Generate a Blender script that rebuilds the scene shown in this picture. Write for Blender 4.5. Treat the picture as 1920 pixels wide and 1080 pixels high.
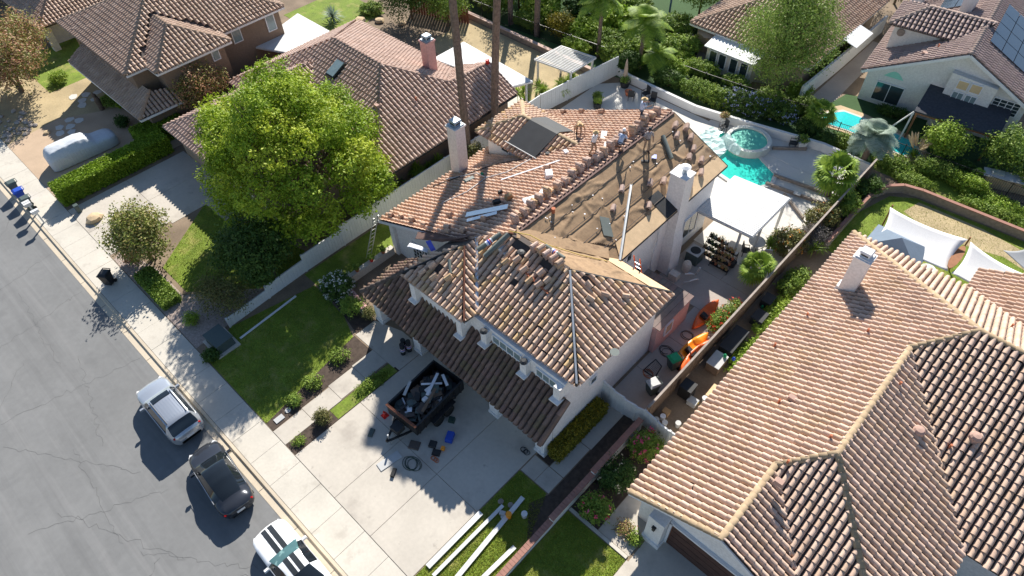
import bpy, math, random
import numpy as np
from mathutils import Matrix, Vector
random.seed(7); np.random.seed(7)
for o in list(bpy.data.objects): bpy.data.objects.remove(o)
SC = bpy.context.scene; COL = SC.collection
# ---------------------------------------------------------------- camera
YAW, PITCH, ROLL = math.radians(135.02), math.radians(49.28), math.radians(-2.204)
CAM = Vector((0, 0, 33))
fw = Vector((math.cos(PITCH)*math.cos(YAW), math.cos(PITCH)*math.sin(YAW), -math.sin(PITCH)))
r0 = Vector((math.sin(YAW), -math.cos(YAW), 0)); u0 = r0.cross(fw)
rt = r0*math.cos(ROLL)+u0*math.sin(ROLL); up = -r0*math.sin(ROLL)+u0*math.cos(ROLL)
cd = bpy.data.cameras.new('camera'); cam = bpy.data.objects.new('camera', cd); COL.objects.link(cam)
cd.sensor_width = 36; cd.lens = 23.74; cd.clip_end = 3000
cam.matrix_world = Matrix(((rt.x, up.x, -fw.x, CAM.x), (rt.y, up.y, -fw.y, CAM.y), (rt.z, up.z, -fw.z, CAM.z), (0, 0, 0, 1)))
SC.camera = cam
# ---------------------------------------------------------------- sky, sun, exposure
SEL, SAZ = math.radians(35), math.radians(-53)          # sun elevation, azimuth the shadows fall to
wd = bpy.data.worlds.new('World'); SC.world = wd; wd.use_nodes = True
nt = wd.node_tree; bg = nt.nodes['Background']
sky = nt.nodes.new('ShaderNodeTexSky'); sky.sky_type = 'NISHITA'; sky.sun_disc = False
sky.sun_elevation = SEL; sky.sun_rotation = math.radians(323); sky.altitude = 300; sky.dust_density = .2; sky.ozone_density = 2
nt.links.new(sky.outputs[0], bg.inputs[0]); bg.inputs[1].default_value = .075
sd = bpy.data.lights.new('sun', 'SUN'); sd.energy = 5.0; sd.angle = math.radians(.53); sd.color = (1, .95, .87)
sun = bpy.data.objects.new('sun', sd); COL.objects.link(sun)
sdir = Vector((math.cos(SEL)*math.cos(SAZ), math.cos(SEL)*math.sin(SAZ), -math.sin(SEL)))
sun.rotation_euler = sdir.to_track_quat('-Z', 'Y').to_euler(); sun.location = (-40, 40, 60)
SC.view_settings.view_transform = 'Standard'; SC.view_settings.look = 'None'
SC.view_settings.exposure = .86; SC.view_settings.gamma = 1
# ---------------------------------------------------------------- materials
def nd(t, k): return t.nodes.new('ShaderNode'+k)
def M(name, col, rough=.85, var=.18, scale=2.5, bump=.0, bscale=30, metal=0, spec=.3, rnd=None, fine=.12, trans=0, stain=None):
    """principled colour with cloudy + fine noise; rnd = list of colours picked per piece"""
    m = bpy.data.materials.new(name); m.use_nodes = True; t = m.node_tree; b = t.nodes['Principled BSDF']
    b.inputs['Roughness'].default_value = rough; b.inputs['Metallic'].default_value = metal
    b.inputs['Specular IOR Level'].default_value = spec
    tc = nd(t, 'TexCoord'); geo = nd(t, 'NewGeometry')
    n1 = nd(t, 'TexNoise'); n1.inputs['Scale'].default_value = scale; n1.inputs['Detail'].default_value = 5
    n2 = nd(t, 'TexNoise'); n2.inputs['Scale'].default_value = scale*14; n2.inputs['Detail'].default_value = 3
    t.links.new(geo.outputs['Position'], n1.inputs['Vector']); t.links.new(geo.outputs['Position'], n2.inputs['Vector'])
    def mr(src, lo, hi):
        r = nd(t, 'MapRange'); r.inputs[1].default_value = .25; r.inputs[2].default_value = .75
        r.inputs[3].default_value = lo; r.inputs[4].default_value = hi; t.links.new(src, r.inputs[0]); return r.outputs[0]
    mu = nd(t, 'Math'); mu.operation = 'MULTIPLY'
    t.links.new(mr(n1.outputs[0], 1-var, 1+var), mu.inputs[0]); t.links.new(mr(n2.outputs[0], 1-fine, 1+fine), mu.inputs[1])
    mix = nd(t, 'Mix'); mix.data_type = 'RGBA'; mix.blend_type = 'MULTIPLY'; mix.inputs[0].default_value = 1
    if rnd:
        at = nd(t, 'Attribute'); at.attribute_name = 'rnd'
        oi = nd(t, 'ObjectInfo'); ad = nd(t, 'Math'); ad.operation = 'ADD'
        t.links.new(at.outputs['Fac'], ad.inputs[0]); t.links.new(oi.outputs['Random'], ad.inputs[1])
        fr = nd(t, 'Math'); fr.operation = 'FRACT'; t.links.new(ad.outputs[0], fr.inputs[0])
        cr = nd(t, 'ValToRGB'); e = cr.color_ramp.elements
        while len(e) < len(rnd): e.new(.5)
        for i, c in enumerate(rnd): e[i].position = i/(len(rnd)-1); e[i].color = (*c, 1)
        t.links.new(fr.outputs[0], cr.inputs[0]); t.links.new(cr.outputs[0], mix.inputs[6])
    else: mix.inputs[6].default_value = (*col, 1)
    t.links.new(mu.outputs[0], mix.inputs[7]); col_out = mix.outputs[2]
    for sc_, sz_, lo_, hi_, am_, *st_ in (stain or []):       # (colour, noise scale, threshold from, to, strength)
        ns = nd(t, 'TexNoise'); ns.inputs['Scale'].default_value = sz_; ns.inputs['Detail'].default_value = 6; ns.inputs['Roughness'].default_value = .6; 
        if st_:
            vm = nd(t, 'VectorMath'); vm.operation = 'MULTIPLY'; vm.inputs[1].default_value = st_[0]; t.links.new(geo.outputs['Position'], vm.inputs[0]); t.links.new(vm.outputs[0], ns.inputs['Vector'])
        else: t.links.new(geo.outputs['Position'], ns.inputs['Vector'])
        rm = nd(t, 'MapRange'); rm.inputs[1].default_value = lo_; rm.inputs[2].default_value = hi_; rm.inputs[3].default_value = 0; rm.inputs[4].default_value = am_; t.links.new(ns.outputs[0], rm.inputs[0])
        mx = nd(t, 'Mix'); mx.data_type = 'RGBA'; t.links.new(rm.outputs[0], mx.inputs[0]); t.links.new(col_out, mx.inputs[6]); mx.inputs[7].default_value = (*sc_, 1); col_out = mx.outputs[2]
    t.links.new(col_out, b.inputs['Base Color'])
    if bump:
        bp = nd(t, 'Bump'); bp.inputs['Strength'].default_value = bump; bp.inputs['Distance'].default_value = .02
        n3 = nd(t, 'TexNoise'); n3.inputs['Scale'].default_value = bscale; n3.inputs['Detail'].default_value = 4
        t.links.new(geo.outputs['Position'], n3.inputs['Vector']); t.links.new(n3.outputs[0], bp.inputs['Height']); t.links.new(bp.outputs[0], b.inputs['Normal'])
    if trans:
        tr = nd(t, 'BsdfTranslucent'); ms = nd(t, 'MixShader'); ms.inputs[0].default_value = trans
        t.links.new(col_out, tr.inputs[0]); t.links.new(b.outputs[0], ms.inputs[1]); t.links.new(tr.outputs[0], ms.inputs[2])
        t.links.new(ms.outputs[0], t.nodes['Material Output'].inputs[0])
    return m
def LEAF(name, *cols, trans=.25): return M(name, cols[0], rough=.6, var=.22, scale=.8, rnd=list(cols), fine=.1, trans=trans, spec=.25)
def glassm(name, col, rough=.08):
    m = M(name, col, rough=rough, var=.1, spec=.8); return m
mt = dict(
 asphalt=M('asphalt', (.185,.186,.184), .9, .10, .25, .2, 40, fine=.06, stain=[((.12,.12,.12),.5,.56,.70,.35),((.24,.24,.235),.18,.52,.7,.5),((.125,.125,.125),1.0,.52,.66,.45,(.03,.9,1)),((.26,.255,.25),1.4,.55,.68,.35,(.02,1,1))]), concrete=M('concrete', (.54,.50,.43), .9, .09, .5, .05, 30, fine=.05, stain=[((.36,.32,.27),.9,.57,.70,.5),((.20,.17,.14),2.6,.66,.74,.35)]),
 drive=M('driveway concrete', (.50,.455,.39), .9, .10, .35, .05, 30, fine=.05, stain=[((.33,.29,.25),.55,.54,.70,.6),((.17,.14,.12),1.7,.64,.74,.45)]), pdrive=M('tan driveway', (.46,.34,.235), .9, .14, .6, .1, fine=.05),
 gutter=M('kerb concrete', (.54,.46,.35), .9, .10, .8, fine=.05), deck=M('pool deck concrete', (.60,.57,.52), .9, .06, .5, fine=.04), patio=M('patio concrete', (.40,.35,.31), .9, .14, .5, fine=.05),
 soil=M('dry earth', (.22,.165,.115), .95, .28, .6, .4, 12), mulch=M('dark mulch', (.075,.055,.043), .95, .35, 4, .6, 25), dryturf=M('dry turf', (.42,.33,.19), .95, .22, .5, .3, 30),
 gravel=M('river gravel', (.36,.29,.25), .95, .35, 7, .8, 16), grass=M('lawn grass', (.16,.225,.026), .9, .3, .7, .7, 45, fine=.3, stain=[((.36,.31,.11),.8,.52,.70,.75),((.10,.15,.02),1.7,.52,.66,.6)]), turf=M('artificial turf', (.05,.10,.035), .95, .12, .5, .4, 50),
 stucco_w=M('white stucco', (.76,.74,.72), .9, .05, .6, .04, 60, stain=[((.60,.56,.52),.9,.58,.75,.35)]), stucco_c=M('cream stucco', (.62,.56,.49), .9, .06, .6, .15, 40), stucco_g=M('pale grey stucco', (.68,.67,.64), .9, .06, .6, .15, 40),
 stucco_b=M('brown stucco', (.23,.165,.12), .9, .08, .6, .15, 40), pink=M('pink stucco', (.62,.36,.33), .9, .07, .6, .1), pinkch=M('pale pink stucco', (.66,.52,.46), .9, .06, .8, .15, 40), tanw=M('tan stucco', (.42,.31,.22), .9, .07, .6),
 white=M('white paint', (.62,.62,.61), .6, .07, 1.5, stain=[((.48,.46,.43),1.2,.55,.75,.4)]), fence=M('white vinyl fence', (.66,.67,.66), .7, .06, 1), trim=M('white trim', (.72,.73,.74), .6, .05),
 wood=M('weathered fence wood', (.17,.115,.08), .9, .28, 3, .3, 30), woodl=M('fresh plywood', (.66,.47,.28), .85, .14, 2.5), timber=M('red brown timber', (.30,.14,.07), .8, .15, 3), cedar=M('cedar boards', (.20,.08,.05), .9, .2, 2),
 felt=M('brown roofing felt', (.33,.22,.13), .9, .22, .5, .3, 20, fine=.14, stain=[((.42,.32,.22),.5,.56,.70,.5,(1,.35,1)),((.17,.11,.07),1.6,.56,.68,.6)]), feltd=M('underlayment and gap shade', (.10,.08,.07), .85, .22, 1.2, .4, 8), feltg=M('grey underlayment roll', (.15,.17,.155), .8, .1, 3), feltb=M('brown flashing felt', (.16,.10,.085), .85, .15, 2),  # feltd also shows between barrel tiles, painting the shade of their gaps
 metal=M('galvanised steel', (.55,.57,.58), .4, .08, 4, metal=.7), alum=M('aluminium', (.75,.75,.74), .35, .05, 4, metal=.8), black=M('black steel', (.02,.02,.021), .45, .1), dark=M('charcoal', (.035,.037,.04), .7, .15),
 rubber=M('black rubber', (.018,.018,.018), .85, .1), cap=M('chimney cap steel', (.42,.48,.53), .45, .08, 3, metal=.4), capw=M('white chimney cap', (.74,.74,.74), .6, .05),
 glass=glassm('window glass', (.035,.05,.055)), glassb=glassm('pale window glass', (.20,.27,.28)), curtain=M('tan blind', (.62,.47,.27), .8, .06), solar=glassm('solar cells', (.03,.045,.075), .15), mat=M('solar heater mat', (.045,.047,.05), .55, .12, 2),
 blue=M('blue plastic', (.02,.07,.42), .45, .06), grnp=M('green plastic', (.01,.30,.12), .45, .06), gryp=M('grey green plastic', (.075,.10,.095), .5, .06), ltgrey=M('light grey plastic', (.45,.45,.44), .5, .06), blackp=M('black plastic', (.022,.023,.026), .5, .1),
 orange=M('orange kayak', (.78,.14,.03), .35, .08, 1.5), yellow=M('yellow orange kayak', (.85,.30,.02), .35, .08, 1.5), red=M('red plastic', (.65,.03,.02), .5, .05), terra_p=M('faded clay vent', (.46,.30,.24), .85, .1), terra=M('terracotta', (.48,.16,.08), .8, .1), brick=M('red brick cap', (.33,.17,.13), .85, .15, 3, .2), bwhite=M('white block', (.72,.71,.69), .9, .05),
 water=M('pool water', (.04,.56,.46), .05, .12, .6, .15, 4, spec=.6, stain=[((.02,.38,.33),.4,.5,.7,.5)]), water2=M('bright pool water', (.04,.56,.56), .05, .1, .6, .25, 6, spec=.6), spa=M('spa water', (.03,.50,.36), .05, .1, 1, .25, 6, spec=.6), sheet=M('clear plastic sheet', (.66,.80,.78), .25, .06, 1.2, trans=.3), stone=M('tan flagstone', (.52,.39,.24), .9, .14, 1.5, .2),
 canvas=M('tan canvas', (.48,.36,.27), .9, .06), sail=M('white shade sail', (.80,.79,.77), .8, .03), tent=M('grey blue canopy', (.16,.21,.27), .8, .08), shingle=M('dark slate shingle', (.055,.058,.068), .9, .25, 6, .5, 14), stonew=M('grey block wall', (.27,.225,.19), .9, .25, 5, .3),
 silver=M('silver car paint', (.50,.53,.57), .22, .02, metal=.55, spec=.6, fine=.01), darkcar=M('dark grey car paint', (.045,.05,.062), .18, .02, metal=.4, spec=.7, fine=.01), whitecar=M('white car paint', (.82,.83,.84), .2, .02, spec=.6, fine=.01), stripe=M('black stripe', (.03,.035,.04), .3, .02),
 carglass=glassm('car glass', (.012,.016,.02), .05), screen=M('windscreen with painted reflection', (.06,.13,.13), .06, .1, spec=.8, stain=[((.22,.36,.34),2.2,.52,.6,.7)]), tail=M('red tail lamp', (.40,.01,.01), .25, .05), lamp=M('lamp lens', (.7,.7,.7), .2, .05), cover=M('silver car cover', (.56,.59,.62), .5, .06, 1.5, 1, 4, stain=[((.40,.42,.45),2,.55,.7,.5,(1,.3,1))]),  # screen: teal and pale blotches are reflections painted into the glass colour
 skin=M('skin', (.33,.18,.12), .7, .05), straw=M('straw hat', (.60,.42,.22), .9, .1), cap_w=M('white cap', (.75,.76,.8), .8, .05), shirt1=M('pale blue shirt', (.42,.50,.66), .9, .08, 5), shirt2=M('white shirt', (.70,.70,.72), .9, .08, 5), shirt3=M('tan shirt', (.52,.36,.22), .9, .08, 5), shirt4=M('plaid grey shirt', (.30,.28,.29), .9, .3, 12), jeans=M('dark jeans', (.03,.035,.055), .9, .15, 5), khaki=M('khaki trousers', (.28,.21,.15), .9, .12, 5), boots=M('brown boots', (.10,.06,.04), .8, .1),
 trunk=M('bark', (.15,.105,.075), .95, .3, 5, .8, 18), palmt=M('palm trunk', (.185,.14,.115), .95, .4, 6, 1, 14), rockm=M('river rock', (.42,.36,.31), .9, .25, 4, .3), purple=M('blue wrapper', (.10,.12,.55), .6, .1), label=M('white wrapper', (.75,.75,.78), .6, .1), rope=M('yellow rope', (.55,.42,.10), .9, .1), hose=M('green hose', (.03,.06,.045), .5, .1), cardb=M('cardboard', (.45,.28,.14), .9, .1), teal=M('faded teal paint', (.28,.62,.50), .8, .08))
TILE = dict(
 M=M('sand clay tile', (.4,.3,.2), .88, .14, 1.2, .25, 50, rnd=[(.59,.42,.305), (.65,.475,.355), (.55,.385,.28), (.62,.44,.315), (.60,.425,.32), (.60,.41,.21), (.52,.35,.26), (.63,.445,.335)]),
 S=M('skirt tile with painted shade', (.2,.16,.13), .9, .2, 1.2, .3, 50, rnd=[(.20,.135,.10), (.25,.165,.125), (.155,.105,.08), (.22,.145,.11), (.19,.145,.085), (.24,.15,.12), (.17,.115,.09), (.28,.18,.14)]),  # shade on the skirt is painted in as a darker tile colour
 O=M('orange clay tile', (.5,.28,.17), .88, .14, 1.2, .25, 50, rnd=[(.58,.39,.28), (.54,.345,.24), (.62,.45,.34), (.50,.32,.225), (.59,.40,.30), (.56,.37,.26), (.46,.30,.22), (.61,.43,.32)]),
 R=M('buff clay tile', (.5,.38,.28), .88, .13, 1.2, .25, 50, rnd=[(.56,.405,.305), (.62,.465,.365), (.52,.37,.28), (.60,.44,.335), (.57,.41,.32), (.55,.39,.275), (.48,.34,.26), (.62,.455,.365)], stain=[((.42,.31,.16),.35,.58,.74,.4),((.30,.22,.16),.8,.60,.75,.35)]),
 P=M('rose brown tile', (.36,.23,.19), .88, .13, 1.2, .25, 50, rnd=[(.52,.375,.305), (.58,.43,.355), (.48,.34,.275), (.55,.40,.325), (.50,.36,.29), (.54,.385,.31), (.45,.315,.25), (.59,.44,.37)]),
 B=M('brown barrel tile', (.33,.22,.17), .88, .13, 1.2, .25, 50, rnd=[(.49,.355,.265), (.56,.415,.32), (.44,.315,.235), (.53,.385,.285), (.47,.335,.255), (.50,.355,.26), (.41,.285,.215), (.57,.425,.33)]),
 W=M('taupe roof tile', (.36,.27,.24), .88, .13, 1.2, .25, 50, rnd=[(.37,.28,.25), (.41,.31,.275), (.34,.255,.23), (.39,.30,.265), (.36,.27,.25), (.38,.285,.25), (.33,.25,.22), (.42,.33,.29)]))
CAPM = M('olive ridge cap', (.37,.275,.175), .9, .25, 2.5, .3, 40)
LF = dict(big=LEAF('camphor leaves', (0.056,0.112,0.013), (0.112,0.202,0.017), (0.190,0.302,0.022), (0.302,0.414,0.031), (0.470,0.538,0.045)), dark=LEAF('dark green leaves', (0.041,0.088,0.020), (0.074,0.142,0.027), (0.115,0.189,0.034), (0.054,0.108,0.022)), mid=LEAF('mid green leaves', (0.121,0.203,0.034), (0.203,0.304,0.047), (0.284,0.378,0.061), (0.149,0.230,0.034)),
 lime=LEAF('lime leaves', (0.200,0.325,0.031), (0.300,0.425,0.044), (0.375,0.475,0.075), (0.175,0.275,0.031)), rust=LEAF('rusty leaves', (0.462,0.220,0.143), (0.550,0.297,0.165), (0.198,0.220,0.055), (0.286,0.286,0.066), (0.528,0.286,0.198)), olive=LEAF('olive leaves', (0.105,0.119,0.035), (0.168,0.182,0.056), (0.224,0.210,0.070), (0.140,0.112,0.042)), myrtle=LEAF('myrtle leaves', (0.198,0.253,0.044), (0.297,0.330,0.066), (0.330,0.264,0.088), (0.154,0.209,0.033), (0.396,0.363,0.143)),
 gold=LEAF('golden leaves', (0.280,0.224,0.021), (0.378,0.308,0.028), (0.210,0.196,0.028), (0.126,0.126,0.021)), grey=LEAF('grey twigs', (.17,.15,.14), (.22,.20,.18), (.13,.12,.11)), palm=LEAF('palm fronds', (0.125,0.225,0.031), (0.213,0.325,0.037), (0.300,0.413,0.050), (0.150,0.250,0.031)), bluepalm=LEAF('blue palm fronds', (.20,.28,.22), (.28,.36,.28), (.34,.42,.33), (.17,.23,.16)), hedge=LEAF('hedge leaves', (0.144,0.240,0.018), (0.216,0.336,0.024), (0.300,0.420,0.036), (0.168,0.264,0.019)), pampas=LEAF('pampas plumes', (.62,.50,.32), (.70,.58,.40), (.55,.43,.27)), pepper=LEAF('pepper leaves', (0.176,0.270,0.047), (0.243,0.351,0.068), (0.324,0.405,0.101), (0.135,0.216,0.041)),
 fwhite=LEAF('white blossom', (.75,.75,.70), (.8,.8,.78)), fpink=LEAF('pink blossom', (.70,.06,.16), (.75,.15,.25), (.62,.03,.06)), fred=LEAF('red blossom', (.62,.03,.02), (.7,.08,.03)), fblue=LEAF('pale blue blossom', (.36,.40,.68), (.45,.48,.75)), forange=LEAF('orange blossom', (.70,.22,.02), (.75,.32,.04)), fyellow=LEAF('cream blossom', (.75,.62,.38), (.78,.7,.5)))
# ---------------------------------------------------------------- helpers
class MB:
    def __init__(s): s.v = []; s.f = []
    def add(s, v, f):
        n = len(s.v); s.v += [tuple(p) for p in v]; s.f += [tuple(i+n for i in q) for q in f]; return s
    def box(s, c, d, rz=0, rx=0, top=1.0):
        x, y, z = d[0]/2, d[1]/2, d[2]/2; m = Matrix.Rotation(rz, 3, 'Z') @ Matrix.Rotation(rx, 3, 'X')
        P = [(-x,-y,-z),(x,-y,-z),(x,y,-z),(-x,y,-z),(-x*top,-y*top,z),(x*top,-y*top,z),(x*top,y*top,z),(-x*top,y*top,z)]
        return s.add([m @ Vector(p)+Vector(c) for p in P], [(3,2,1,0),(4,5,6,7),(0,1,5,4),(1,2,6,5),(2,3,7,6),(3,0,4,7)])
    def bb(s, x0, x1, y0, y1, z0, z1): return s.box(((x0+x1)/2,(y0+y1)/2,(z0+z1)/2), (abs(x1-x0),abs(y1-y0),abs(z1-z0)))
    def prism(s, poly, z0, z1):
        n = len(poly); a = sum(poly[i][0]*poly[(i+1)%n][1]-poly[(i+1)%n][0]*poly[i][1] for i in range(n))
        if a < 0: poly = poly[::-1]
        return s.add([(x,y,z0) for x,y in poly]+[(x,y,z1) for x,y in poly], [tuple(range(n))[::-1], tuple(range(n,2*n))]+[(i,(i+1)%n,(i+1)%n+n,i+n) for i in range(n)])
    def slab(s, poly, t):     # 3d polygon thickened downward by t
        n = len(poly); nz = sum((poly[i][0]*poly[(i+1)%n][1]-poly[(i+1)%n][0]*poly[i][1]) for i in range(n))
        if nz < 0: poly = poly[::-1]
        return s.add([(x,y,z-t) for x,y,z in poly]+list(poly), [tuple(range(n))[::-1], tuple(range(n,2*n))]+[(i,(i+1)%n,(i+1)%n+n,i+n) for i in range(n)])
    def bar(s, p, q, w, h=None):
        h = h or w; p, q = Vector(p), Vector(q); d = (q-p).normalized(); a = Vector((0,0,1)) if abs(d.z) < .95 else Vector((1,0,0))
        u = d.cross(a).normalized()*w/2; v = u.cross(d).normalized()*h/2
        return s.add([p-u-v,p+u-v,p+u+v,p-u+v,q-u-v,q+u-v,q+u+v,q-u+v], [(0,1,2,3),(7,6,5,4),(4,5,1,0),(5,6,2,1),(6,7,3,2),(7,4,0,3)])
    def tube(s, pts, r, n=7, closed=True):
        pts = [Vector(p) for p in pts]; r = r if isinstance(r, (list, tuple)) else [r]*len(pts); b = len(s.v)
        for i, p in enumerate(pts):
            d = (pts[min(i+1,len(pts)-1)]-pts[max(i-1,0)]).normalized(); a = Vector((0,0,1)) if abs(d.z) < .9 else Vector((1,0,0))
            u = d.cross(a).normalized(); v = u.cross(d)
            for k in range(n): t = 2*math.pi*k/n; s.v.append(tuple(p+u*math.cos(t)*r[i]+v*math.sin(t)*r[i]))
        for i in range(len(pts)-1):
            for k in range(n): s.f.append((b+i*n+k, b+i*n+(k+1)%n, b+(i+1)*n+(k+1)%n, b+(i+1)*n+k))
        if closed: s.f.append(tuple(b+k for k in range(n))[::-1]); s.f.append(tuple(b+(len(pts)-1)*n+k for k in range(n)))
        return s
    def lathe(s, prof, c, n=14):
        b = len(s.v)
        for r, z in prof:
            for k in range(n): t = 2*math.pi*k/n; s.v.append((c[0]+r*math.cos(t), c[1]+r*math.sin(t), c[2]+z))
        for i in range(len(prof)-1):
            for k in range(n): s.f.append((b+i*n+k, b+i*n+(k+1)%n, b+(i+1)*n+(k+1)%n, b+(i+1)*n+k))
        s.f.append(tuple(b+k for k in range(n))[::-1]); s.f.append(tuple(b+(len(prof)-1)*n+k for k in range(n))); return s
    def rot(s, rz, c=(0,0,0)):
        m = Matrix.Rotation(rz, 3, 'Z'); c = Vector(c); s.v = [tuple(m @ Vector(p)+c) for p in s.v]; return s
def mesh(name, v, f, mat, smooth=False, rnd=None):
    me = bpy.data.meshes.new(name); me.from_pydata(v, [], f); me.materials.append(mat)
    if smooth: me.polygons.foreach_set('use_smooth', [True]*len(me.polygons))
    if rnd is not None: me.attributes.new('rnd', 'FLOAT', 'FACE').data.foreach_set('value', rnd)
    me.update(); return me
def wloc(o):
    p = Vector((0,0,0))
    while o: p += o.location; o = o.parent
    return p
def tag(o, label=None, cat=None, group=None, kind=None):
    if label: o['label'] = label
    if cat: o['category'] = cat
    if group: o['group'] = group
    if kind: o['kind'] = kind
    return o
def link(name, me, parent=None, local=False):
    o = bpy.data.objects.new(name, me); COL.objects.link(o)
    if parent:
        o.parent = parent
        if not local: o.location = -wloc(parent)
    return o
def part(name, mb, mat, parent=None, local=False, smooth=False):
    """one mesh object; vertices in world metres (or in the parent's frame when local)"""
    return link(name, mesh(name, mb.v, mb.f, mat, smooth), parent, local)
def solo(name, mb, mat, label, cat, group=None, smooth=False, kind=None):
    """a thing that is one mesh, its origin moved to its base"""
    xs = [p[0] for p in mb.v]; ys = [p[1] for p in mb.v]; z = min(p[2] for p in mb.v); c = ((min(xs)+max(xs))/2, (min(ys)+max(ys))/2, z)
    o = link(name, mesh(name, [(p[0]-c[0],p[1]-c[1],p[2]-c[2]) for p in mb.v], mb.f, mat, smooth)); o.location = c
    return tag(o, label, cat, group, kind)
def thing(name, label, cat, loc=(0,0,0), rz=0, group=None):
    o = bpy.data.objects.new(name, None); COL.objects.link(o); o.location = loc; o.rotation_euler = (0,0,rz); o.empty_display_size = .2
    return tag(o, label, cat, group)
def struct(name, mb, mat, parent=None):
    o = part(name, mb, mat, parent)
    if not parent: o['kind'] = 'structure'
    return o
def copy_tree(o, loc=None, rz=None, parent=None, label=None):
    c = o.copy(); COL.objects.link(c); c.parent = parent
    if loc is not None: c.location = loc
    if rz is not None: c.rotation_euler = (0,0,rz)
    if label: c['label'] = label
    for ch in o.children: copy_tree(ch, parent=c)
    return c
ORD = ['first','second','third','fourth','fifth','sixth','seventh','eighth','ninth','tenth','eleventh','twelfth','thirteenth','fourteenth','fifteenth','sixteenth','seventeenth','eighteenth','nineteenth','twentieth']
def project(p):
    d = Vector(p)-CAM; z = d.dot(fw); return (960+1266.12*d.dot(rt)/z, 540-1266.12*d.dot(up)/z, z)
# ================================================================ the ground
def sheet(name, poly, z, mat, parent=None, t=.03):
    return struct(name, MB().prism(poly, z-t, z), mat, parent)
def rect(x0, x1, y0, y1): return [(x0,y0),(x1,y0),(x1,y1),(x0,y1)]
struct('ground', MB().add([(-900,-900,-.3),(900,-900,-.3),(900,900,-.3),(-900,900,-.3)], [(0,1,2,3)]), mt['soil'])
struct('yard_ground', MB().prism(rect(-300,200,1.6,500), -.28, -.006), mt['soil'])
road = struct('road', MB().prism(rect(-300,200,-14,1.2), -.2, -.13), mt['asphalt'])
# cracks in the asphalt: thin dark recessed-looking seams of tar
rc = random.Random(3); ck = MB()
def crack(p, q, w=.018, n=26, amp=.16):
    pts = []
    for i in range(n+1):
        t = i/n; pts.append((p[0]+(q[0]-p[0])*t+rc.uniform(-amp,amp)*(0<i<n), p[1]+(q[1]-p[1])*t+rc.uniform(-amp,amp)*(0<i<n)))
    for a, b in zip(pts, pts[1:]):
        d = Vector((b[0]-a[0], b[1]-a[1])); nn = Vector((-d.y, d.x)).normalized()*w/2*rc.uniform(.4,1.2)
        ck.add([(a[0]-nn.x,a[1]-nn.y,-.1255),(a[0]+nn.x,a[1]+nn.y,-.1255),(b[0]+nn.x,b[1]+nn.y,-.1255),(b[0]-nn.x,b[1]-nn.y,-.1255)], [(0,3,2,1)])
for p, q in (((-46,1),(-44,-9)),((-38,-4),(-33,-9)),((-33,1),(-35,-8)),((-26,-2.5),(-33,-7)),((-24,-2),(-27,-8)),((-27,-6.5),(-20,-3.2)),((-22,-4.5),(-17,-1)),((-30,-4.4),(-23,-4.9)),((-52,.6),(-47,-4)),((-41,1),(-40,-6)),((-21,-4),(-19,-9)),((-36,-1.5),(-29,-3.2)),((-17,-1.5),(-22,-7)),((-44,-2),(-36,-2.6)),((-60,-1),(-48,-3))): crack(p, q)
part('tar_seam', ck, M('tar seam', (.115,.115,.112), .8, .1), road)
kerb = struct('kerb', MB().add([(x,y,z) for x in (-300,200) for y,z in ((1.18,-.15),(1.18,-.118),(1.52,-.112),(1.58,-.005),(1.74,.0),(1.74,-.15))], [(i,i+1,i+7,i+6) for i in range(5)]), mt['gutter'])
kj = MB()
for i in range(24): kj.bb(-60+i*3.05, -60+i*3.05+.02, 1.2, 1.5, -.12, -.108)
part('joint', kj, mt['dark'], kerb)
walk = tag(bpy.data.objects.new('sidewalk', None), kind='structure'); COL.objects.link(walk)
x = -75.0
pan = []
while x < 6:
    w = 1.83; d = random.uniform(-.004,.004)
    part('paving_slab', MB().box((x+w/2, 2.70, -.04+d), (w-.018, 1.88, .1)), mt['concrete'], walk); x += w
sheet('walk_joint_bed', rect(-76,8,1.74,3.66), -.005, mt['dark'])
def slabs(name, cells, mat, z=.012):
    s = tag(bpy.data.objects.new(name, None), kind='structure'); COL.objects.link(s)
    for c in cells:
        if len(c) == 4 and not isinstance(c[0], tuple): c = rect(c[0]+.012, c[1]-.012, c[2]+.012, c[3]-.012)
        part('concrete_slab', MB().prism(list(c), z-.06, z+random.uniform(-.002,.002)), mat, s)
    return s
# main house driveway, entry path, side walk
slabs('driveway', [(-20.6,-17.1,3.66,8.1), (-17.1,-14.2,3.66,8.1), (-14.2,-11.2,3.66,8.1), (-20.6,-17.1,8.1,13.1), (-17.1,-14.2,8.1,13.1), (-14.2,-11.2,8.1,13.1)], mt['drive'])
slabs('entry_path', [(-22.7,-21.5,3.66,5.6), (-22.75,-21.5,5.6,7.5), (-22.85,-21.55,7.5,9.3), (-22.95,-21.6,9.3,10.9), ((-24.6,10.9),(-21.0,10.9),(-21.0,13.0),(-22.7,13.0),(-24.6,12.4)), (-21.5,-20.62,11.0,12.6)], mt['drive'])
slabs('side_walk', [(-11.15,-10.2,11.25,12.4), (-10.2,-9.2,11.25,12.4), (-10.15,-9.2,12.42,14.6), (-10.15,-9.15,14.62,17.6)], mt['drive'])
slabs('side_court', [(-10.6,-8.15,17.8,20.6), (-10.6,-8.15,20.6,23.6), (-10.6,-8.15,23.6,26.6), (-13.8,-8.15,26.6,29.6), (-13.8,-10.6,29.6,31.5), (-10.6,-8.4,29.6,31.5)], mt['patio'])
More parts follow.
